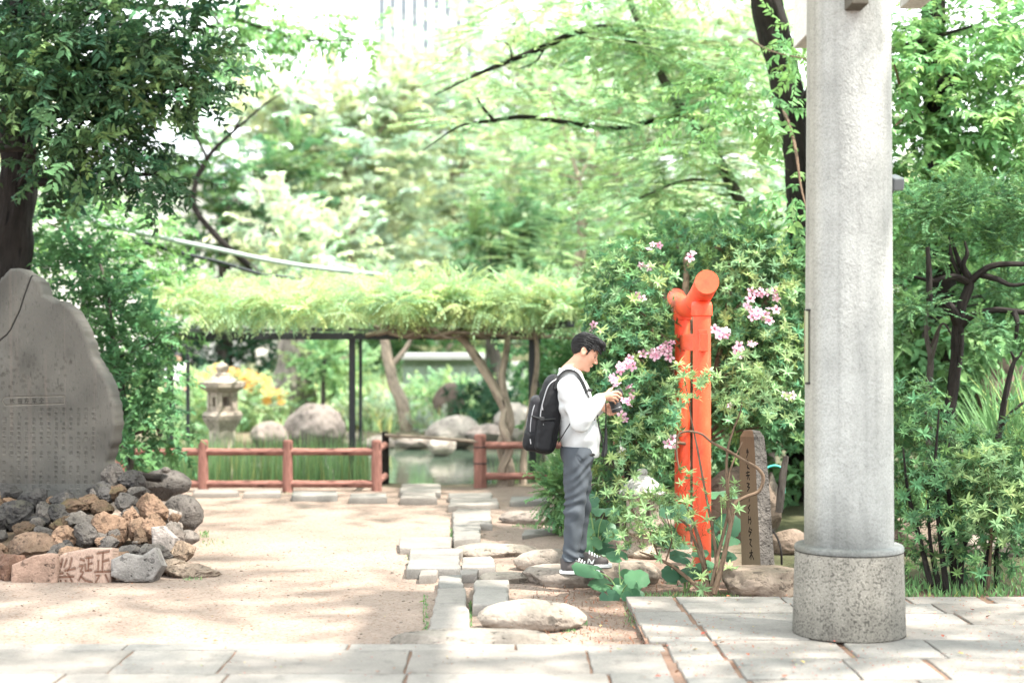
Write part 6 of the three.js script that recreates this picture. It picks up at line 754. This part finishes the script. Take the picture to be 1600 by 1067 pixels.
{
  const D = 10.53, s0 = S(D), feet = V((905 - MIDX) * s0, P(905, 893, D).y, -D);
  const px = (a, b, z) => [(a - 905) * s0, (893 - b) * s0, z];
  const t = thing('person', 'person in white sweatshirt and grey trousers looking down at a camera by the azaleas', 'person', feet);
  const skin = new THREE.MeshPhysicalMaterial({ color: C(0.50, 0.27, 0.185), roughness: 0.6, specularIntensity: 0.5, sheen: 0.2, sheenColor: C(0.9, 0.4, 0.3) });
  // ---- joints
  const hipN = px(902, 712, 0.09), hipF = px(905, 712, -0.09), kneeN = px(897, 795, 0.095), kneeF = px(908, 795, -0.085), ankN = px(890, 872, 0.10), ankF = px(903, 868, -0.10);
  const shN = px(888, 604, 0.185), shF = px(894, 604, -0.175), elN = px(906, 655, 0.24), elF = px(918, 655, -0.23), wrN = px(938, 619, 0.125), wrF = px(940, 634, -0.12);
  const chest = px(893, 628, 0), waist = px(905, 690, 0), neckB = px(890, 586, 0), head0 = [0.038, 1.508, 0];
  const th = 0.49, cs = Math.cos(th), sn = Math.sin(th);
  const headF = (X, Y, Z) => { // to the head's own axes
    const dx = X - head0[0], dy = Y - head0[1], x = dx * cs - dy * sn, y = dx * sn + dy * cs, z = Z, az = Math.abs(z);
    let d = ell(x, y, z, [-0.008, 0.028, 0], [0.092, 0.084, 0.073]);
    d = smin(d, ell(x, y, z, [0.032, -0.03, 0], [0.055, 0.078, 0.058]), 0.03);
    d = smin(d, cap(x, y, az, [-0.005, -0.062, 0.046], [0.064, -0.098, 0.012], 0.016, 0.017), 0.03);
    d = smin(d, ell(x, y, az, [0.05, -0.022, 0.034], [0.024, 0.018, 0.02]), 0.02);           // cheekbone
    d = smin(d, cap(x, y, az, [0.074, 0.024, 0.008], [0.062, 0.026, 0.042], 0.011, 0.010), 0.014); // brow
    d = smax(d, -ell(x, y, az, [0.090, 0.004, 0.031], [0.014, 0.011, 0.016]), 0.010);          // socket
    d = smin(d, cap(x, y, z, [0.082, 0.008, 0], [0.106, -0.030, 0], 0.0065, 0.0105), 0.010);   // nose
    d = smin(d, ell(x, y, az, [0.094, -0.034, 0.011], [0.011, 0.008, 0.008]), 0.006);
    d = smin(d, ell(x, y, z, [0.085, -0.057, 0], [0.012, 0.0065, 0.022]), 0.005);              // lips
    d = smin(d, ell(x, y, z, [0.083, -0.069, 0], [0.011, 0.007, 0.019]), 0.005);
    d = smax(d, -cap(x, y, az, [0.099, -0.063, 0], [0.084, -0.063, 0.024], 0.0022, 0.002), 0.003);
    d = smin(d, ell(x, y, z, [0.075, -0.100, 0], [0.016, 0.014, 0.018]), 0.012);              // chin
    const ex = x + 0.012, ey = y + 0.002, e = ell(ex * 0.96 + ey * 0.25, ey * 0.96 - ex * 0.25, az, [0, 0, 0.079], [0.019, 0.031, 0.010]);
    d = smin(d, e, 0.006); d = smax(d, -ell(ex * 0.96 + ey * 0.25, ey * 0.96 - ex * 0.25, az, [0.003, 0.004, 0.089], [0.010, 0.018, 0.006]), 0.004);
    return d;
  };
  const neck = (x, y, z) => cap(x, y, z, [0.01, 1.455, 0], [neckB[0] - 0.004, neckB[1] + 0.02, 0], 0.052, 0.062);
  const fingers = [ // right (near) hand: [knuckle, middle joint, tip joint, tip, radius]
    [[0.226, 1.232, 0.098], [0.258, 1.236, 0.094], [0.276, 1.224, 0.086], [0.284, 1.212, 0.078], 0.0088], [[0.222, 1.214, 0.104], [0.253, 1.213, 0.102], [0.270, 1.200, 0.094], [0.274, 1.186, 0.082], 0.0092],
    [[0.214, 1.198, 0.104], [0.242, 1.194, 0.103], [0.258, 1.182, 0.094], [0.260, 1.170, 0.082], 0.0088], [[0.205, 1.184, 0.100], [0.228, 1.178, 0.099], [0.241, 1.168, 0.091], [0.243, 1.158, 0.080], 0.0076],
  ], thumb = [[0.182, 1.222, 0.088], [0.203, 1.247, 0.072], [0.222, 1.258, 0.056], 0.0105];
  const fingersL = [[[0.222, 1.118, -0.052], [0.246, 1.104, -0.036], [0.262, 1.104, -0.014], [0.268, 1.112, 0.004], 0.0088], [[0.214, 1.106, -0.046], [0.234, 1.090, -0.026], [0.248, 1.088, -0.004], [0.254, 1.097, 0.012], 0.0092], [[0.204, 1.098, -0.040], [0.220, 1.080, -0.018], [0.232, 1.078, 0.002], [0.238, 1.087, 0.016], 0.0088], [[0.193, 1.094, -0.036], [0.205, 1.078, -0.016], [0.214, 1.076, 0.000], [0.219, 1.083, 0.012], 0.0076]], thumbL = [[0.198, 1.140, -0.050], [0.212, 1.152, -0.018], [0.226, 1.152, 0.006], 0.0105];
  const hand = (x, y, z, w, fs, tb) => {
    let d = 1; for (const f of fs) d = Math.min(d, smin(cap(x, y, z, w, f[0], 0.023, 0.0118), 1, 0.001)); // metacarpals
    d = smin(d, cap(x, y, z, w, [(fs[1][0][0] + w[0]) / 2, (fs[1][0][1] + w[1]) / 2, (fs[1][0][2] + w[2]) / 2], 0.024, 0.027), 0.012);
    for (const f of fs) { let q = cap(x, y, z, f[0], f[1], f[4] * 1.12, f[4]); q = smin(q, cap(x, y, z, f[1], f[2], f[4], f[4] * 0.93), 0.003); q = smin(q, cap(x, y, z, f[2], f[3], f[4] * 0.93, f[4] * 0.78), 0.003); d = smin(d, q, 0.004); }
    let q = cap(x, y, z, w, tb[0], 0.02, tb[3] * 1.3); q = smin(q, cap(x, y, z, tb[0], tb[1], tb[3] * 1.15, tb[3]), 0.004); q = smin(q, cap(x, y, z, tb[1], tb[2], tb[3], tb[3] * 0.8), 0.004);
    return smin(d, q, 0.006);
  };
  const core = (x, y, z) => { // the rest of the body under the clothes
    let d = smin(cap(x, y, z, chest, waist, 0.10, 0.095), cap(x, y, z, [chest[0], chest[1], -0.09], [chest[0], chest[1], 0.09], 0.085, 0.085), 0.05);
    d = smin(d, cap(x, y, z, [neckB[0], neckB[1] + 0.01, 0], chest, 0.055, 0.09), 0.05);
    for (const [a, b, c] of [[shN, elN, wrN], [shF, elF, wrF]]) d = smin(d, smin(cap(x, y, z, a, b, 0.046, 0.038), cap(x, y, z, b, c, 0.038, 0.027), 0.02), 0.03);
    for (const [a, b, c] of [[hipN, kneeN, ankN], [hipF, kneeF, ankF]]) d = smin(d, smin(cap(x, y, z, a, b, 0.075, 0.05), cap(x, y, z, b, c, 0.05, 0.035), 0.02), 0.03);
    return smin(d, neck(x, y, z), 0.02);
  };
  const bodyGeo = field((x, y, z) => smin(core(x, y, z), 1, 0.001), V(0.0, 0.78, 0), 1.62, 120);
  const headGeo = field((x, y, z) => smin(headF(x, y, z), neck(x, y, z), 0.022), V(0.04, 1.485, 0), 0.34, 110);
  const handN = field((x, y, z) => smin(hand(x, y, z, [0.168, 1.205, 0.112], fingers, thumb), cap(x, y, z, wrN, [0.168, 1.205, 0.112], 0.028, 0.023), 0.012), V(0.205, 1.21, 0.095), 0.22, 74);
  const handF = field((x, y, z) => smin(hand(x, y, z, [0.172, 1.128, -0.085], fingersL, thumbL), cap(x, y, z, wrF, [0.172, 1.128, -0.085], 0.028, 0.023), 0.012), V(0.205, 1.12, -0.045), 0.22, 74);
  part('body', merge([bodyGeo, headGeo, handN, handF]), skin, t);
  // eyes, brows
  const hw = (x, y, z) => [head0[0] + x * cs + y * sn, head0[1] - x * sn + y * cs, z];
  for (const s of [-1, 1]) { part('eye', moved(new THREE.SphereGeometry(0.0105, 16, 12), ...hw(0.0735, 0.003, s * 0.031)), std({ color: C(0.05, 0.035, 0.03), roughness: 0.2 }), t); part('eyebrow', limb([hw(0.086, 0.024, s * 0.012), hw(0.084, 0.029, s * 0.028), hw(0.070, 0.025, s * 0.046)].map((q) => V(...q)), [0.0035, 0.0035, 0.002], 6, 5), M.black, t); part('eyelid', limb([hw(0.084, 0.004, s * 0.018), hw(0.0845, 0.008, s * 0.031), hw(0.075, 0.004, s * 0.044)].map((q) => V(...q)), [0.0025, 0.003, 0.002], 6, 5), skin, t); }
  // hair: grooved cap with a short fringe, cut close at the sides
  const hair = field((X, Y, Z) => {
    const dx = X - head0[0], dy = Y - head0[1], x = dx * cs - dy * sn, y = dx * sn + dy * cs, z = Z, az = Math.abs(z), ang = Math.atan2(z, y + 0.02);
    const strand = 0.0035 * Math.sin(ang * 46 + 6 * N3(x * 14, y * 14, z * 14)) + 0.006 * N3(x * 26, ang * 9, 3);
    let d = ell(x, y, z, [-0.008, 0.034, 0], [0.103, 0.098, 0.082]) + strand * smooth(-0.02, 0.06, y);
    d = smin(d, ell(x, y, z, [0.05, 0.098, 0.01], [0.056, 0.026, 0.052]) + strand * 1.2, 0.02);
    d = smin(d, cap(x, y, az, [0.074, 0.098, 0.012], [0.111, 0.066, 0.026], 0.016, 0.005), 0.012);
    d = smin(d, cap(x, y, z, [0.07, 0.10, 0.02], [0.118, 0.076, 0.006], 0.014, 0.005), 0.012);
    d = smin(d, cap(x, y, az, [0.022, 0.03, 0.074], [0.016, -0.012, 0.074], 0.008, 0.005), 0.008);   // sideburn
    const line = x > 0.045 ? 0.058 : x > 0.005 ? lerp(0.014, 0.058, smooth(0.012, 0.05, x)) : lerp(-0.066, 0.014, smooth(-0.085, 0.008, x));
    const earCut = ell(x, y, az, [-0.012, -0.006, 0.085], [0.022, 0.032, 0.03]);
    d = smax(d, (line - y) * 0.8 - 0.0, 0.006); d = Math.min(d, cap(x, y, az, [0.022, 0.03, 0.072], [0.017, -0.010, 0.072], 0.007, 0.004)); return smax(d, -earCut, 0.004);
  }, V(0.05, 1.53, 0), 0.33, 120);
  const locks = [], hr = rng(91); for (let i = 0; i < 420; i++) { const a = (hr() - 0.5) * 3.0, f = hr() * 2.5 - 0.75, d0 = V(Math.sin(f) * Math.cos(a * 0.8) * 0.102, 0.03 + Math.cos(f) * Math.cos(a) * 0.098, Math.sin(a) * 0.083); if (d0.y < 0.05 && d0.x > 0) continue; if (d0.y < 0.0) continue; const tl = 0.016 + 0.016 * hr(), fw = V(0.8, -0.55 - 0.5 * hr() + 0.5 * (d0.y - 0.06) * 8, (hr() - 0.5) * 0.9).normalize(), nn = d0.clone().sub(V(-0.008, 0.03, 0)).normalize(); fw.addScaledVector(nn, -fw.dot(nn) * 0.8).normalize(); const p0 = d0.clone().addScaledVector(nn, -0.004), p1 = d0.clone().addScaledVector(fw, tl * 0.5).addScaledVector(nn, 0.0012), p2 = d0.clone().addScaledVector(fw, tl).addScaledVector(nn, 0.002 * (hr() - 0.6)); locks.push(limb([p0, p1, p2].map((q) => V(...hw(q.x, q.y, q.z))), [0.004, 0.0032, 0.0006], 4, 2)); }
  part('hair', merge([hair, ...locks]), new THREE.MeshPhysicalMaterial({ color: C(0.009, 0.0085, 0.009), specularIntensity: 0.45, roughness: 0.6, bumpMap: rep(T.barkBump, 9, 9), bumpScale: 0.003 }), t);
  // sweatshirt
  const fold = (x, y, z, k = 1) => k * (0.009 * N3(x * 5, y * 7 + x * 5, z * 5) + 0.0035 * Math.sin(48 * (y * 0.75 - x * 0.55) + 7 * N3(x * 4, y * 4, z * 4)) * smooth(-0.1, 0.35, N3(x * 5 + 9, y * 5, z * 5)) + 0.003 * N3(x * 14 + y * 8, y * 9 - x * 10, z * 12));
  const shirt = (x, y, z) => {
    let d = smin(ell(x, y, z, [px(893, 622, 0)[0], px(893, 622, 0)[1], 0], [0.128, 0.17, 0.205]), ell(x, y, z, [px(907, 678, 0)[0], px(907, 678, 0)[1], 0], [0.136, 0.16, 0.178]), 0.06);
    d = smin(d, cap(x, y, z, [chest[0] + 0.01, chest[1], 0], [px(908, 704, 0)[0], px(908, 704, 0)[1], 0], 0.118, 0.128), 0.04);
    d = smin(d, cap(x, y, z, [neckB[0], neckB[1] - 0.015, -0.05], [neckB[0], neckB[1] - 0.015, 0.05], 0.075, 0.075), 0.06);
    for (const [a, b, c] of [[shN, elN, wrN], [shF, elF, wrF]]) { const cuff = [lerp(b[0], c[0], 0.86), lerp(b[1], c[1], 0.86), lerp(b[2], c[2], 0.86)]; let q = smin(cap(x, y, z, a, b, 0.078, 0.064), cap(x, y, z, b, cuff, 0.066, 0.046), 0.03); q += 0.006 * Math.sin((x * 38 + y * 46 + z * 12)) * smooth(0.16, 0.0, Math.hypot(x - b[0], y - b[1], z - b[2])); d = smin(d, q, 0.035); }
    const hem = px(900, 713, 0)[1] + 0.09 * (-(x - 0)) * 0.35;
    d = smax(d, hem - y, 0.012); d += fold(x, y, z);
    d = smin(d, Math.max(Math.abs(Math.hypot((x - (neckB[0] + 0.006)) / 1, (y - neckB[1] - 0.005 + 0.45 * (x - neckB[0])) * 2.2, z / 1) - 0.072) - 0.010, Math.abs(y - neckB[1] - 0.005 + 0.45 * (x - neckB[0])) - 0.018), 0.01);
    return smax(d, -cap(x, y, z, [neckB[0] + 0.045, neckB[1] + 0.16, 0], [neckB[0] + 0.004, neckB[1] + 0.01, 0], 0.062, 0.058), 0.008);
  };
  part('sweatshirt', field(shirt, V(0.02, 1.12, 0), 0.92, 150), std({ color: C(0.48, 0.485, 0.485), roughness: 0.95, bumpMap: rep(T.cloth, 8), bumpScale: 0.001 }), t);
  // trousers
  const leg = (x, y, z, a, b, c) => { const w1 = N3(x * 5, y * 4, z * 5), k = 0.0065 * (Math.sin(y * 78 + x * 40 * Math.sin(y * 7) + 7 * w1) * (0.25 + smooth(0.2, 0.08, y) + 0.7 * smooth(0.14, 0.0, Math.abs(y - 0.47 - 0.3 * x)) + 0.5 * smooth(0.62, 0.75, y)) + 1.6 * N3(x * 13 + y * 6, y * 9 - x * 8, z * 13)); let d = smin(cap(x, y, z, a, b, 0.098, 0.066), cap(x, y, z, b, [c[0], c[1] + 0.0, c[2]], 0.067, 0.055), 0.03) + k; return smax(d, (px(0, 873, 0)[1]) - y, 0.006); };
  const trousers = (x, y, z) => { let d = smin(leg(x, y, z, hipN, kneeN, ankN), leg(x, y, z, hipF, kneeF, ankF), 0.012); d = smin(d, ell(x, y, z, [px(903, 706, 0)[0], px(903, 706, 0)[1], 0], [0.122, 0.12, 0.165]), 0.03); d = smax(d, y - px(0, 696, 0)[1], 0.01); const pk = Math.abs(cap(x, y, z, [-0.02, 0.80, 0.19], [0.045, 0.72, 0.19], 0.01, 0.01)); return d + 0.004 * smooth(0.012, 0.0, pk); };
  part('trousers', field(trousers, V(-0.01, 0.46, 0), 0.92, 150), std({ color: C(0.058, 0.066, 0.076), roughness: 0.9, bumpMap: rep(T.cloth, 14), bumpScale: 0.0008 }), t);
  // running shoes
  const suede = std({ color: C(0.075, 0.066, 0.064), roughness: 0.85 }), white = std({ color: C(0.7, 0.7, 0.68) }), lace = std({ color: C(0.75, 0.78, 0.78) });
  for (const [hx, hy, z0, ry] of [[877, 886.5, 0.10, 0.18], [899, 884, -0.10, -0.10]]) {
    const o = px(hx, hy + 6.5, z0), sh = new THREE.Group(); sh.name = 'shoe'; sh.position.set(o[0], Math.max(0, o[1]), o[2]); sh.rotation.y = -ry * 0.6; t.add(sh);
    const up = (x, y, z) => { let d = cap(x, y, z, [0.035, 0.052, 0], [0.03, 0.10, 0], 0.040, 0.041); d = smin(d, cap(x, y, z, [0.05, 0.048, 0], [0.20, 0.036, 0.004], 0.042, 0.036), 0.03); d = smin(d, cap(x, y, z, [0.07, 0.085, 0], [0.17, 0.048, 0], 0.032, 0.026), 0.02); d = smax(d, 0.020 - y, 0.004); return smax(d, y - 0.112, 0.004); };
    part('upper', field(up, V(0.11, 0.07, 0), 0.29, 72), suede, sh);
    const sole = new THREE.Shape(); sole.absellipse(0.205, 0, 0.052, 0.048, -Math.PI / 2, Math.PI / 2); sole.absellipse(0.036, 0, 0.047, 0.042, Math.PI / 2, Math.PI * 1.5); sole.closePath();
    part('midsole', new THREE.ExtrudeGeometry(sole, { depth: 0.014, bevelEnabled: true, bevelThickness: 0.004, bevelSize: 0.004, bevelSegments: 2, curveSegments: 20 }).rotateX(-Math.PI / 2).translate(0, 0.010, 0), white, sh);
    part('outsole', new THREE.ExtrudeGeometry(sole, { depth: 0.006, bevelEnabled: false, curveSegments: 20 }).rotateX(-Math.PI / 2), M.black, sh);
    for (let i = 0; i < 5; i++) part('lace', limb([V(0.098 + i * 0.018, 0.100 - i * 0.0085, -0.026), V(0.103 + i * 0.018, 0.117 - i * 0.010, 0), V(0.098 + i * 0.018, 0.100 - i * 0.0085, 0.026)], [0.0038, 0.0045, 0.0038], 6, 4), lace, sh);
    for (const s of [-1, 1]) { const zz = s * 0.043; part('emblem', limb([V(0.085, 0.032, zz * 0.99), V(0.094, 0.066, zz * 0.93), V(0.116, 0.034, zz * 1.0), V(0.128, 0.062, zz * 0.86)], [0.005, 0.005], 6, 6), white, sh); part('side_stripe', limb([V(0.10, 0.03, zz * 1.0), V(0.135, 0.066, zz * 0.72)], [0.006, 0.005], 6, 4), lace, sh); }
  }
  part('belt', moved(new THREE.TorusGeometry(0.128, 0.012, 8, 40).rotateX(Math.PI / 2), px(905, 706, 0)[0], px(905, 708, 0)[1], 0, 0, 0, 0, V(0.9, 1, 1.28)), M.black, t);
  // ---- camera in the hands
  {
    const o = px(957, 616, 0.03), at = V(...o).add(feet), l = V(0.33, -0.944, 0), u = V(0.944, 0.33, 0), z = V(0, 0, -1), cam = thing('camera', 'black digital camera with large lens held low in both hands', 'camera', at);
    cam.setRotationFromMatrix(new THREE.Matrix4().makeBasis(z.clone().negate(), u, l.clone().negate()));
    // local axes: x across the body, y up, z towards the back of the camera
    const body = std({ color: C(0.018, 0.018, 0.02), roughness: 0.5, bumpMap: rep(T.concreteBump, 6), bumpScale: 0.0006 });
    part('camera_body', new RoundedBoxGeometry(0.136, 0.09, 0.05, 4, 0.012), body, cam); part('grip', moved(new RoundedBoxGeometry(0.03, 0.085, 0.045, 4, 0.012), 0.055, -0.002, -0.03), body, cam);
    part('prism', moved(new RoundedBoxGeometry(0.05, 0.035, 0.055, 4, 0.012), -0.004, 0.054, -0.002), body, cam); part('screen', moved(new RoundedBoxGeometry(0.076, 0.052, 0.003, 2, 0.001), -0.006, -0.004, 0.0265), std({ color: C(0.02, 0.022, 0.03), roughness: 0.12 }), cam);
    part('dial', moved(new THREE.CylinderGeometry(0.010, 0.010, 0.012, 20), 0.04, 0.05, 0.0), body, cam);
    const lens = part('lens', moved(lat([[0, 0], [0.034, 0], [0.036, 0.01], [0.034, 0.022], [0.036, 0.026], [0.037, 0.05], [0.035, 0.054], [0.038, 0.060], [0.039, 0.092], [0.036, 0.095], [0.033, 0.088], [0, 0.086]], 40), -0.012, -0.004, -0.024, -Math.PI / 2, 0, 0), body, cam);
    part('lens_ring', moved(new THREE.TorusGeometry(0.0378, 0.0016, 8, 40), -0.012, -0.004, -0.094), std({ color: C(0.4, 0.4, 0.4), metalness: 0.7, roughness: 0.35 }), lens);
    const w = V(), toL = (a) => cam.worldToLocal(V(...a).add(feet)); cam.updateMatrixWorld(true);
    part('strap', limb([[936, 621, 0.09], [933, 640, 0.10], [934, 660, 0.10], [941, 690, 0.08], [943, 712, 0.06], [945, 700, 0.04], [946, 672, 0.03], [946.5, 640, 0.03], [946, 626, 0.02]].map(([a, b, c]) => toL(px(a, b, c))), [0.0045, 0.0045], 7, 6), M.black, cam);
    part('strap_pad', limb([[946.5, 668, 0.03], [946, 690, 0.034], [944, 706, 0.045], [941, 712, 0.055]].map(([a, b, c]) => toL(px(a, b, c))), [0.007, 0.013, 0.02, 0.014], 10, 6), M.black, cam);
  }
  // ---- backpack
  {
    const o = px(852, 645, 0), at = V(...o).add(feet), bp = thing('backpack', 'full black and grey backpack with zipped pockets worn by the photographer', 'backpack', at); bp.rotation.z = -0.17;
    const nylon = std({ color: C(0.0065, 0.0065, 0.008), roughness: 0.65, specularIntensity: 0.5, bumpMap: rep(T.cloth, 10), bumpScale: 0.0012 }), grey = std({ color: C(0.019, 0.018, 0.021), roughness: 0.65, specularIntensity: 0.5, bumpMap: rep(T.cloth, 10), bumpScale: 0.0012 }), rubber = M.black;
    const rb = (x, y, z, c, h, r) => { const a = Math.max(0, Math.abs(x - c[0]) - h[0] + r), b = Math.max(0, Math.abs(y - c[1]) - h[1] + r), d = Math.max(0, Math.abs(z - c[2]) - h[2] + r); return Math.hypot(a, b, d) - r; };
    const wr = (x, y, z) => 0.005 * N3(x * 14, y * 11, z * 11) + 0.003 * N3(x * 30, y * 26, z * 28);
    part('main_compartment', field((x, y, z) => { let d = rb(x, y, z, [0.02, 0.0, 0], [0.088 - 0.03 * smooth(0.05, 0.28, y), 0.275, 0.152 - 0.03 * smooth(0.1, 0.28, y)], 0.07); return d + wr(x, y, z); }, V(0, 0, 0), 0.66, 96), nylon, bp);
    part('front_pocket', field((x, y, z) => rb(x, y, z, [-0.062, -0.05, 0], [0.052, 0.16, 0.125], 0.045) + wr(x, y, z + 4), V(-0.05, -0.05, 0), 0.46, 84), grey, bp);
    part('lower_pocket', field((x, y, z) => rb(x, y, z, [-0.055, -0.195, 0], [0.062, 0.075, 0.135], 0.04) + wr(x, y, z + 8), V(-0.05, -0.19, 0), 0.38, 72), nylon, bp);
    part('side_pocket', field((x, y, z) => rb(x, y, z, [0.02, -0.14, 0.14], [0.06, 0.11, 0.03], 0.025) + wr(x, y, z + 8), V(0.02, -0.14, 0.14), 0.32, 64), nylon, bp);
    const zip = std({ color: C(0.25, 0.25, 0.26), roughness: 0.4, metalness: 0.4 });
    for (const p of [[[0.045, 0.255, 0.10], [-0.01, 0.2, 0.142], [-0.03, 0.1, 0.150], [-0.035, 0.0, 0.15], [-0.02, -0.10, 0.152]], [[-0.06, 0.10, 0.10], [-0.085, 0.04, 0.118], [-0.09, -0.06, 0.12], [-0.08, -0.15, 0.122]], [[-0.10, 0.06, 0.06], [-0.112, -0.02, 0.07], [-0.112, -0.12, 0.07]]]) part('zip', limb(p.map((q) => V(...q)), [0.0045, 0.0045], 6, 6), zip, bp);
    for (const q of [[-0.01, -0.06, 0.16], [-0.07, -0.20, 0.137], [0.0, -0.21, 0.14], [-0.03, 0.04, 0.158]]) part('zip_pull', moved(new RoundedBoxGeometry(0.008, 0.034, 0.004, 1, 0.001), q[0], q[1], q[2] + 0.006, 0, 0, 0.3), zip, bp);
    part('haul_loop', limb([V(0.07, 0.26, -0.03), V(0.06, 0.305, -0.02), V(0.06, 0.305, 0.02), V(0.07, 0.26, 0.03)], [0.008, 0.008], 7, 6), rubber, bp);
    part('compression_strap', limb([V(0.07, -0.02, 0.155), V(0.0, -0.035, 0.175), V(-0.09, -0.03, 0.125)], [0.007, 0.007], 6, 6), rubber, bp); part('buckle', moved(new RoundedBoxGeometry(0.034, 0.026, 0.014, 2, 0.004), -0.02, -0.034, 0.172), rubber, bp);
    bp.updateMatrixWorld(true); const toB = (a) => bp.worldToLocal(V(...a).add(feet));
    const ribbon = (pts, w, th, name) => { const c = new THREE.CatmullRomCurve3(pts.map(toB)), n = 40, pos = [], idx = []; const out = toB([-0.05, 1.18, 0]); for (let i = 0; i <= n; i++) { const p = c.getPoint(i / n), tg = c.getTangent(i / n), side = V(0, 0, 1).addScaledVector(tg, -tg.z).normalize(), up = tg.clone().cross(side).normalize(); for (const [a, b] of [[-1, -1], [1, -1], [1, 1], [-1, 1]]) pos.push(...p.clone().addScaledVector(side, a * w / 2).addScaledVector(up, b * th / 2).toArray()); } for (let i = 0; i < n; i++) for (let j = 0; j < 4; j++) { const a = i * 4 + j, b = i * 4 + (j + 1) % 4; idx.push(a, b, a + 4, b, b + 4, a + 4); } const g = new THREE.BufferGeometry(); g.setAttribute('position', new THREE.Float32BufferAttribute(pos, 3)); g.setIndex(idx); g.computeVertexNormals(); part(name, toCreasedNormals(g, 0.5), rubber, bp); };
    for (const z of [0.115, -0.115]) { ribbon([px(866, 606, z), px(872, 588, z), px(884, 577.5, z * 1.02), px(898, 580, z * 1.08), px(909, 595, z * 1.2), px(916, 613, z * 1.25)], 0.062, 0.014, 'shoulder_strap'); ribbon([px(915, 611, z * 1.25), px(923, 625, z * 1.0), px(928, 655, z * 0.9)], 0.024, 0.004, 'adjuster_strap'); ribbon([px(899, 642, z * 1.52), px(890, 658, z * 1.62), px(880, 674, z * 1.62), px(872, 688, z * 1.3)], 0.03, 0.006, 'lower_strap'); }
    part('strap_buckle', moved(new RoundedBoxGeometry(0.03, 0.02, 0.04, 2, 0.004), ...toB(px(920, 608, 0.15)).toArray()), rubber, bp);
  }
}
{ // visitor far behind the trellis, seen from behind
  const D = 30, s = S(D), at = ground(277, D), t = thing('person', 'distant person in white shirt standing behind the left trellis post', 'person', at), skin = std({ color: C(0.5, 0.3, 0.22) }), H = P(277, 551, D).y - at.y, k = H / 1.68;
  const sc = (f) => (x, y, z) => f(x / k, y / k, z / k) * k;
  const all = (x, y, z) => { let d = ell(x, y, z, [0, 1.56, 0.01], [0.078, 0.115, 0.095]); d = smin(d, cap(x, y, z, [0, 1.47, 0], [0, 1.38, 0], 0.055, 0.06), 0.03); d = smin(d, cap(x, y, z, [0, 1.25, 0], [0, 0.95, 0], 0.12, 0.11), 0.05); for (const q of [-1, 1]) { d = smin(d, smin(cap(x, y, z, [q * 0.19, 1.36, 0], [q * 0.25, 1.08, 0.0], 0.05, 0.04), cap(x, y, z, [q * 0.25, 1.08, 0], [q * 0.2, 0.9, 0.14], 0.038, 0.03), 0.02), 0.04); d = smin(d, smin(cap(x, y, z, [q * 0.09, 0.9, 0], [q * 0.1, 0.48, 0.01], 0.08, 0.055), cap(x, y, z, [q * 0.1, 0.48, 0.01], [q * 0.1, 0.06, 0], 0.052, 0.038), 0.02), 0.03); d = smin(d, cap(x, y, z, [q * 0.1, 0.04, -0.03], [q * 0.12, 0.035, 0.16], 0.04, 0.035), 0.03); for (let f = 0; f < 4; f++) d = smin(d, cap(x, y, z, [q * 0.2 + (f - 1.5) * 0.017, 0.885, 0.17], [q * 0.2 + (f - 1.5) * 0.019, 0.85, 0.225], 0.009, 0.008), 0.006); } return d; };
  part('body', field(sc(all), V(0, 0.86 * k, 0), 1.85 * k, 110), skin, t);
  part('shirt', field(sc((x, y, z) => { let d = smin(ell(x, y, z, [0, 1.22, 0], [0.21, 0.26, 0.13]), cap(x, y, z, [0, 1.1, 0], [0, 0.9, 0], 0.15, 0.16), 0.05); for (const q of [-1, 1]) d = smin(d, cap(x, y, z, [q * 0.18, 1.37, 0], [q * 0.25, 1.1, 0], 0.075, 0.065), 0.04); return smax(d, 0.84 - y, 0.01) + 0.008 * N3(x * 9, y * 12, z * 9); }), V(0, 1.15 * k, 0), 0.85 * k, 70), std({ color: C(0.78, 0.78, 0.78) }), t);
  part('trousers', field(sc((x, y, z) => { let d = 1; for (const q of [-1, 1]) d = smin(d, smin(cap(x, y, z, [q * 0.085, 0.9, 0], [q * 0.1, 0.48, 0.01], 0.1, 0.072), cap(x, y, z, [q * 0.1, 0.48, 0.01], [q * 0.1, 0.08, 0], 0.072, 0.06), 0.02), 0.03); return smax(d, y - 0.96, 0.01); }), V(0, 0.5 * k, 0), 1.0 * k, 70), std({ color: C(0.12, 0.13, 0.17) }), t);
  part('hair', field(sc((x, y, z) => smax(ell(x, y, z, [0, 1.59, -0.005], [0.09, 0.11, 0.108]), Math.max(1.52 - y, z - 0.06 - (y - 1.58)), 0.01)), V(0, 1.58 * k, 0), 0.32 * k, 40), M.black, t);
}

renderer.render(scene, camera);
